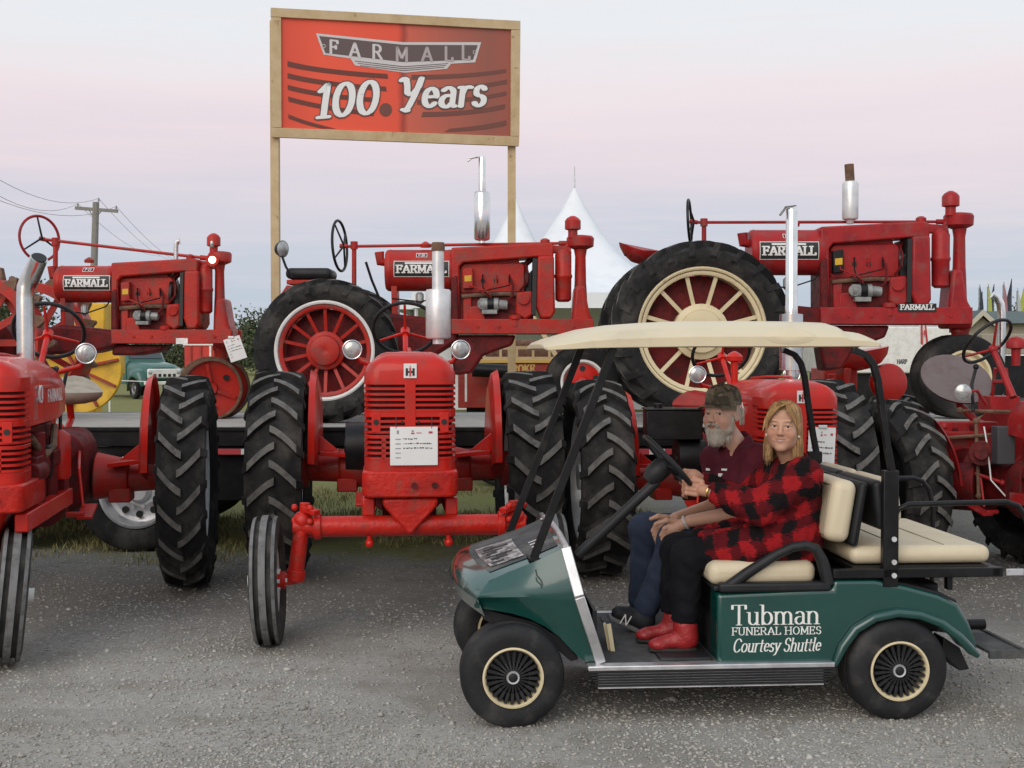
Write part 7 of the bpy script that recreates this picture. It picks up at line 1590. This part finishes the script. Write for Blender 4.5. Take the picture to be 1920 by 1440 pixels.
def shed_row():
    d = 38; x0, x1 = W(1095,0,d).x, W(1200,0,d).x; t = thing('low_shed', 'low dark grey shed behind the tent and the cream-wheeled tractor', 'shed', ((x0+x1)/2, d, 0))
    g = G(); zt = W(0,585,d).z; g.bb(x0-1.5, x1, d, d+4, 0, zt); part('wall', g, BARNG, t, 0, True)
    g = G(); g.prism([(x0-1.7,d-.3,zt),(x0-1.7,d+4.3,zt),(x0-1.7,d+2,zt+.5)], (x1-x0+1.9,0,0)); part('roof', g, mat('dark_roof', (.07,.07,.07), .8), t, 0, True)
    for k in range(5): g = G(); x = x0-1.2+.75*k; g.bb(x, x+.5, d-.02, d-.001, .2, zt-.3); part('door_panel', g, BLK, t, 0, True)
shed_row()
def box_truck():
    d = 30; x0, x1 = W(1640,0,d).x, W(1800,0,d).x; t = thing('white_trailer', 'white enclosed trailer behind the cream-wheeled tractor nose', 'trailer', ((x0+x1)/2, d, 0))
    z1 = W(0,612,d).z; zb = W(0,700,d).z; g = G(); g.bb(x0-1.2, x1, d, d+2.2, zb, z1); part('box', g, WHITE, t, .04, True)
    g = G(); z2 = W(0,588,d).z; g.loft([[Vector((x, y, z)) for x, y in ((x0+a, d+.1), (x1-b, d+.1), (x1-b, d+2.1), (x0+a, d+2.1))] for z, a, b in ((z1+.001, -.6, .05), (z2, .3, .35))]); cb = part('cab_top', g, WHITE, t, .05, True)
    g = G(); g.add([Vector((x0+.5, d+.06, z1+.06)), Vector((x1-.35, d+.06, z1+.06)), Vector((x1-.5, d+.1, z2-.05)), Vector((x0+.7, d+.1, z2-.05))], [(0,1,2,3)]); part('window', g, mat('pale_glass', (.30,.36,.40), .15, coat=1), cb, 0, True)
    q = W(1682, 682, d); g = G(); text_geo(g, 'HARP', (q.x, d-.003, q.z), (1,0,0), (0,0,1), .10, W(1706,0,d).x-q.x, (.2,.14), 0, 0, .06, .002); part('lettering', g, INK, t, 0, True)
    for x in (x0+.3, x1-.6): wheel(t, Matrix.Translation((x-(x0+x1)/2, .1, .36)) @ Matrix.Rotation(PI/2, 4, 'Z'), TRK_T, TRK_R, 'wheel')
    g = G(); g.bb(x0-1, x1-.1, d+.2, d+2, .4, zb); part('chassis', g, BLK, t, 0, True)
box_truck()
def flag():
    d = 24; p = W(1725, 598, d); t = thing('flag', 'small red and white flag on a thin pole before the white trailer', 'flag', (p.x, d, 0))
    g = G(); g.cyl((p.x, d, 0), (p.x, d, p.z+.12), .015, n=6); part('pole', g, WHITE, t, 0, True)
    def cloth(a0, a1, m):
        g = G(); P = []
        n = 6
        for i in range(n+1):
            f = a0+(a1-a0)*i/n
            for z in (0, 1): P.append(Vector((p.x+.01+.16*f*(.6+.4*(1-z)), d-.03*math.sin(f*9), p.z+.05-.52*(1-z)-.10*f)))
        g.add(P, [(2*i, 2*i+2, 2*i+3, 2*i+1) for i in range(n)]); part('cloth', g, m, t, 0, True)
    cloth(0, .28, INKR); cloth(.28, .72, EMW); cloth(.72, 1, INKR)
    g = G(); q = Vector((p.x+.07, d-.06, p.z-.26)); g.prism([q+Vector((.035*math.cos(a)*(1 if k % 2 else .45),0,.08*math.sin(a)*(1 if k % 2 else .5))) for k, a in enumerate([2*PI*i/10+PI/2 for i in range(10)])], (0,-.004,0)); part('leaf_emblem', g, INKR, t, 0, True)
flag()
SHEDW = mat('tan_shed_board', (.34,.31,.24), .8, c2=(.28,.25,.19), ns=4, stretch=(8,8,.6)); ROOFG = mat('green_roof', (.07,.105,.10), .7, c2=(.06,.085,.08), ns=4)
def shed():
    d = 33; xl, xc, xr = W(1814,0,d).x, W(1842,0,d).x, W(1872,0,d).x; ze = W(0,612,d).z; zr = W(0,586,d).z; zb = 0; t = thing('garden_shed', 'tan gabled garden shed under the row of feather flags', 'shed', (xc, d, 0))
    g = G(); g.prism([(xl+.08,d,0),(xr-.08,d,0),(xr-.08,d,ze+.02),(xc,d,zr-.06),(xl+.08,d,ze+.02)], (0,3,0)); part('wall', g, SHEDW, t, 0, True)
    for s, xe in ((-1, xl), (1, xr)): g = G(); g.prism([(xe,d-.25,ze),(xc,d-.25,zr),(xc,d-.25,zr+.06),(xe,d-.25,ze+.06)], (0,3.4,0)); part('roof_slope', g, ROOFG, t, 0, True); g = G(); g.prism([(xe-.02*s,d-.27,ze-.08),(xc,d-.27,zr-.08),(xc,d-.27,zr+.07),(xe-.02*s,d-.27,ze+.07)], (0,.03,0)); part('barge_board', g, mat('tan_trim', (.48,.45,.36), .7), t, 0, True)
    d2 = 36; t2 = thing('green_roof_building', 'long low building with green roof at the right edge', 'building', (W(1930,0,d2).x, d2, 0)); xa, xb = W(1846,0,d2).x, W(2080,0,d2).x
    g = G(); g.bb(xa+.2, xb, d2+.3, d2+5, 0, W(0,604,d2).z); part('wall', g, SHEDW, t2, 0, True); g = G(); z0 = W(0,606,d2).z; z1 = W(0,578,d2).z; g.prism([(xa,d2,z0),(xa,d2+2.6,z1),(xa,d2+5.2,z0)], (xb-xa,0,0)); part('roof', g, ROOFG, t2, 0, True)
    d3 = 16; t3 = thing('stake_wagon', 'tan wooden wagon box behind the small dark red tractor', 'wagon', (W(1900,0,d3).x, d3, 0)); xa, xb = W(1848,0,d3).x, W(2040,0,d3).x
    g = G(); g.bb(xa, xb, d3, d3+1.6, W(0,664,d3).z, W(0,626,d3).z); part('side_board', g, SHEDW, t3, .01, True)
    g = G(); g.bb(xa-.01, xb, d3-.015, d3-.001, W(0,667,d3).z, W(0,664.5,d3).z); part('edge_strip', g, WHITE, t3, 0, True); g = G(); g.bb(xa+.02, xb, d3+.05, d3+1.5, W(0,745,d3).z, W(0,667,d3).z-.002); part('chassis', g, BLK, t3, 0, True)
    for k in range(2): wheel(t3, Matrix.Translation((-.15+.8*k,.1,.36)) @ Matrix.Rotation(PI/2,4,'Z'), TRK_T, TRK_R, 'wheel')
shed()
def feather_flags():
    cols = {'dark': mat('flag_dark', (.035,.04,.055), .7), 'lime': mat('flag_lime', (.42,.46,.08), .7), 'pink': mat('flag_mauve', (.36,.17,.19), .7), 'grey': mat('flag_grey', (.45,.5,.5), .7), 'navy': mat('flag_navy', (.07,.09,.16), .7)}
    data = [(1836,533,'dark','slim dark feather flag nearest the tractor nose'),(1841,546,'navy','short navy feather flag beside the shed peak'),(1852,532,'lime','lime feather flag left of the bent pipe'),(1863,532,'dark','black feather flag touching the bent pipe'),(1881,528,'pink','mauve feather flag right of the bent pipe'),(1896,522,'dark','tallest dark feather flag in the row'),(1907,540,'grey','pale grey feather flag near the right edge'),(1919,538,'lime','lime feather flag cut by the right edge')]
    for i, (px, py, c, lab) in enumerate(data):
        d = 41+.6*i; top = W(px, py, d); h = .85; t = thing('feather_flag', lab, 'flag', (top.x, d, 0), 0, 'feather flags above the green roof')
        g = G(); g.cyl((top.x, d, 0), (top.x, d, top.z-.1), .02, n=6); part('pole', g, GREYM, t, 0, True)
        g = G(); n = 8; P = []
        for k in range(n+1):
            f = k/n; z = top.z-1.15*f; wdt = .16*math.sin(min(1, f*1.25)*PI/2)*(1 if f < .9 else .85); P += [Vector((top.x+.02, d-.02, z)), Vector((top.x-(wdt if i % 2 else -wdt), d-.02-.03*math.sin(f*7), z-.02))]
        g.add(P+[p+Vector((0,.006,0)) for p in P], [(2*k, 2*k+1, 2*k+3, 2*k+2) for k in range(n)]+[(2*n+2+2*k+2, 2*n+2+2*k+3, 2*n+2+2*k+1, 2*n+2+2*k) for k in range(n)]); part('sail', g, cols[c], t, 0, True)
    # the bent chrome exhaust standing behind the small tractor
    d = 14; g = G(); g.tube([(W(1878,0,d).x,d,.75), W(1878,640,d), W(1878,590,d), W(1876,570,d), W(1869,557,d), W(1861,552,d)], .045, 14); solo('exhaust_pipe', g, CHR, 'bent chrome exhaust pipe rising behind the small dark red tractor', 'pipe', (W(1878,0,d).x, d, 0))
feather_flags()
# small tractor showing between the cart roof and the trailer
def hidden_tractor():
    d = 13.6; c = W(1612, 700, d); t = thing('tractor', 'red tractor half hidden behind the golf cart roof with round red fender', 'tractor', (c.x, d, 0))
    P = lambda x, y, dd=d: W(x, y, dd)
    g = G(); n = 24; cs = P(1612, 672); secs = []
    for k, z in ((1.0,.08),(.95,.0),(.75,-.08),(.4,-.12),(.05,-.13)): secs.append([cs+Vector((.30*k*math.cos(2*PI*i/n), .26*k*math.sin(2*PI*i/n), z+.05*k*math.cos(2*PI*i/n))) for i in range(n)])
    g.loft(secs); part('seat', g, RED, t, 0, True)
    g = G(); g.bb(P(1545,0).x, P(1608,0).x, d-.1, d+.5, .7, P(0,690).z); g.cyl(P(1560,700,d-.1), P(1560,735,d-.1), .06); g.cyl(P(1590,690,d-.15), P(1585,740,d-.15), .04); g.tube([P(1600,684), P(1590,700), P(1575,706)], .04, 8); part('rear_housing', g, RED2, t, .02, True)
    g = G(); g.lathe([(-.07,.01),(-.07,.12),(-.04,.18),(.02,.21),(.08,.2),(.1,.17)], P(1662,718), (.25,-1,.1), 28); part('fender', g, RED, t, 0, True)
    for x in (-.4, .5): wheel(t, Matrix.Translation((x, .4, .755*.8)) @ Matrix.Scale(.8, 4) @ Matrix.Rotation(.3, 4, 'Z'), REAR_TYRE, REAR_RIM, 'wheel')
hidden_tractor()
# ------------------------------------------------------------------ trees along the far edge
LEAF = mat('leaf', (.055,.075,.03), .7, c2=(.085,.10,.045), ns=.9, island=.5); BARK = mat('bark', (.08,.065,.05), .9)
def tree(label, x, d, h, rad, seed, conifer=False):
    r = np.random.default_rng(seed); t = thing('tree', label, 'tree', (x, d, 0), 0, 'trees along the far edge of the field')
    g = G(); g.cyl((0,0,0), (.1,0,h*.75), .03*h, .008*h, 8)
    for k in range(7): a = r.random()*6.28; z = h*(.25+.07*k); g.cyl((0,0,z), (math.cos(a)*rad*.7, math.sin(a)*rad*.7, z+h*.18), .012*h, .004*h, 5)
    part('trunk', g, BARK, t)
    nc = 34; cz = h*(.18+.8*r.random(nc)); pr = (1-(cz/h))**.8 if conifer else np.sqrt(np.clip(1-((cz/h-.55)/.5)**2, .05, 1)); ca = r.random(nc)*6.28; cr = rad*pr*np.sqrt(r.random(nc)); n = 90
    P = []; k = nc*n; ctr = np.stack([np.cos(ca)*cr, np.sin(ca)*cr, cz], 1).repeat(n, 0); off = r.normal(size=(k, 3))*rad*.17; c = ctr+off; s = rad*(.035+.04*r.random(k)); u = r.normal(size=(k,3)); u /= np.linalg.norm(u, axis=1)[:,None]; v = np.cross(u, r.normal(size=(k,3))); v /= np.linalg.norm(v, axis=1)[:,None]
    V = np.stack([c-u*s[:,None], c+v*s[:,None]*.6, c+u*s[:,None], c-v*s[:,None]*.6], 1).reshape(-1,3)
    me = bpy.data.meshes.new('crown'); me.from_pydata(V.tolist(), [], np.arange(4*k).reshape(-1,4).tolist()); me.materials.append(LEAF); o = bpy.data.objects.new('crown', me); COL.objects.link(o); o.parent = t; FR[o] = FR[t]
def trees():
    spec = [(452,95,3.4,1.6,True,'narrow pointed tree just right of the steel-wheeled tractor'),(478,90,4.2,2.2,False,'rounded tree left of the white-rimmed tractor wheel'),(500,98,3.6,2.0,False,'small tree half behind the white-rimmed tractor wheel'),(20,60,4.4,2.2,False,'tree at the left picture edge behind the steel wheel'),(1858,85,2.9,1.6,False,'low tree behind the green roof'),(1905,80,4.6,2.0,False,'leafy tree behind the feather flags'),(1828,95,2.6,1.6,False,'low tree between the white trailer and the tan shed'),(330,120,4.0,2.6,False,'tree beyond the green pickup truck'),(250,125,3.6,2.6,False,'distant tree left of the red box'),(1015,110,3.0,2.2,False,'tree under the middle tractor frame'),(1130,100,3.2,2.2,False,'tree right of the large tent'),(770,120,3.6,2.4,False,'tree seen beside the silver muffler')]
    for i, (px, d, h, r, con, lab) in enumerate(spec): tree(lab, W(px,0,d).x, d, h, r, 20+i, con)
trees()
# far hedge that closes the field
def hedge():
    r = np.random.default_rng(4); k = 26000; x = -90+180*r.random(k); d = 135+8*r.random(k); h = 2.1+.9*np.sin(x*.21)+.6*np.sin(x*.53+1)+.4*np.sin(x*1.7); z = np.maximum(h, .6)*r.random(k)**.7; s = .22+.25*r.random(k)
    c = np.stack([x, d, z], 1); u = r.normal(size=(k,3)); u /= np.linalg.norm(u, axis=1)[:,None]; v = np.cross(u, r.normal(size=(k,3))); v /= np.linalg.norm(v, axis=1)[:,None]
    V = np.stack([c-u*s[:,None], c+v*s[:,None]*.6, c+u*s[:,None], c-v*s[:,None]*.6], 1).reshape(-1,3); me = bpy.data.meshes.new('far_woods'); me.from_pydata(V.tolist(), [], np.arange(4*k).reshape(-1,4).tolist()); me.materials.append(LEAF); o = bpy.data.objects.new('far_woods', me); COL.objects.link(o); o['kind'] = 'stuff'; o['label'] = 'low dark band of woods along the horizon'
hedge()
# dark implement bits behind the trailer at the left: rope line on the grass
def ropes():
    g = G(); g.tube([W(205,713,22), W(290,716,22), W(350,717,22)], .008, 5)
    for x in (205, 350): q = W(x, 714, 22); g.cyl((q.x,22,0),(q.x,22,q.z+.02), .015, n=6)
    solo('rope_barrier', g, WHITE, 'thin white rope barrier on the grass before the green truck', 'rope', (W(205,0,22).x, 22, 0))
ropes()
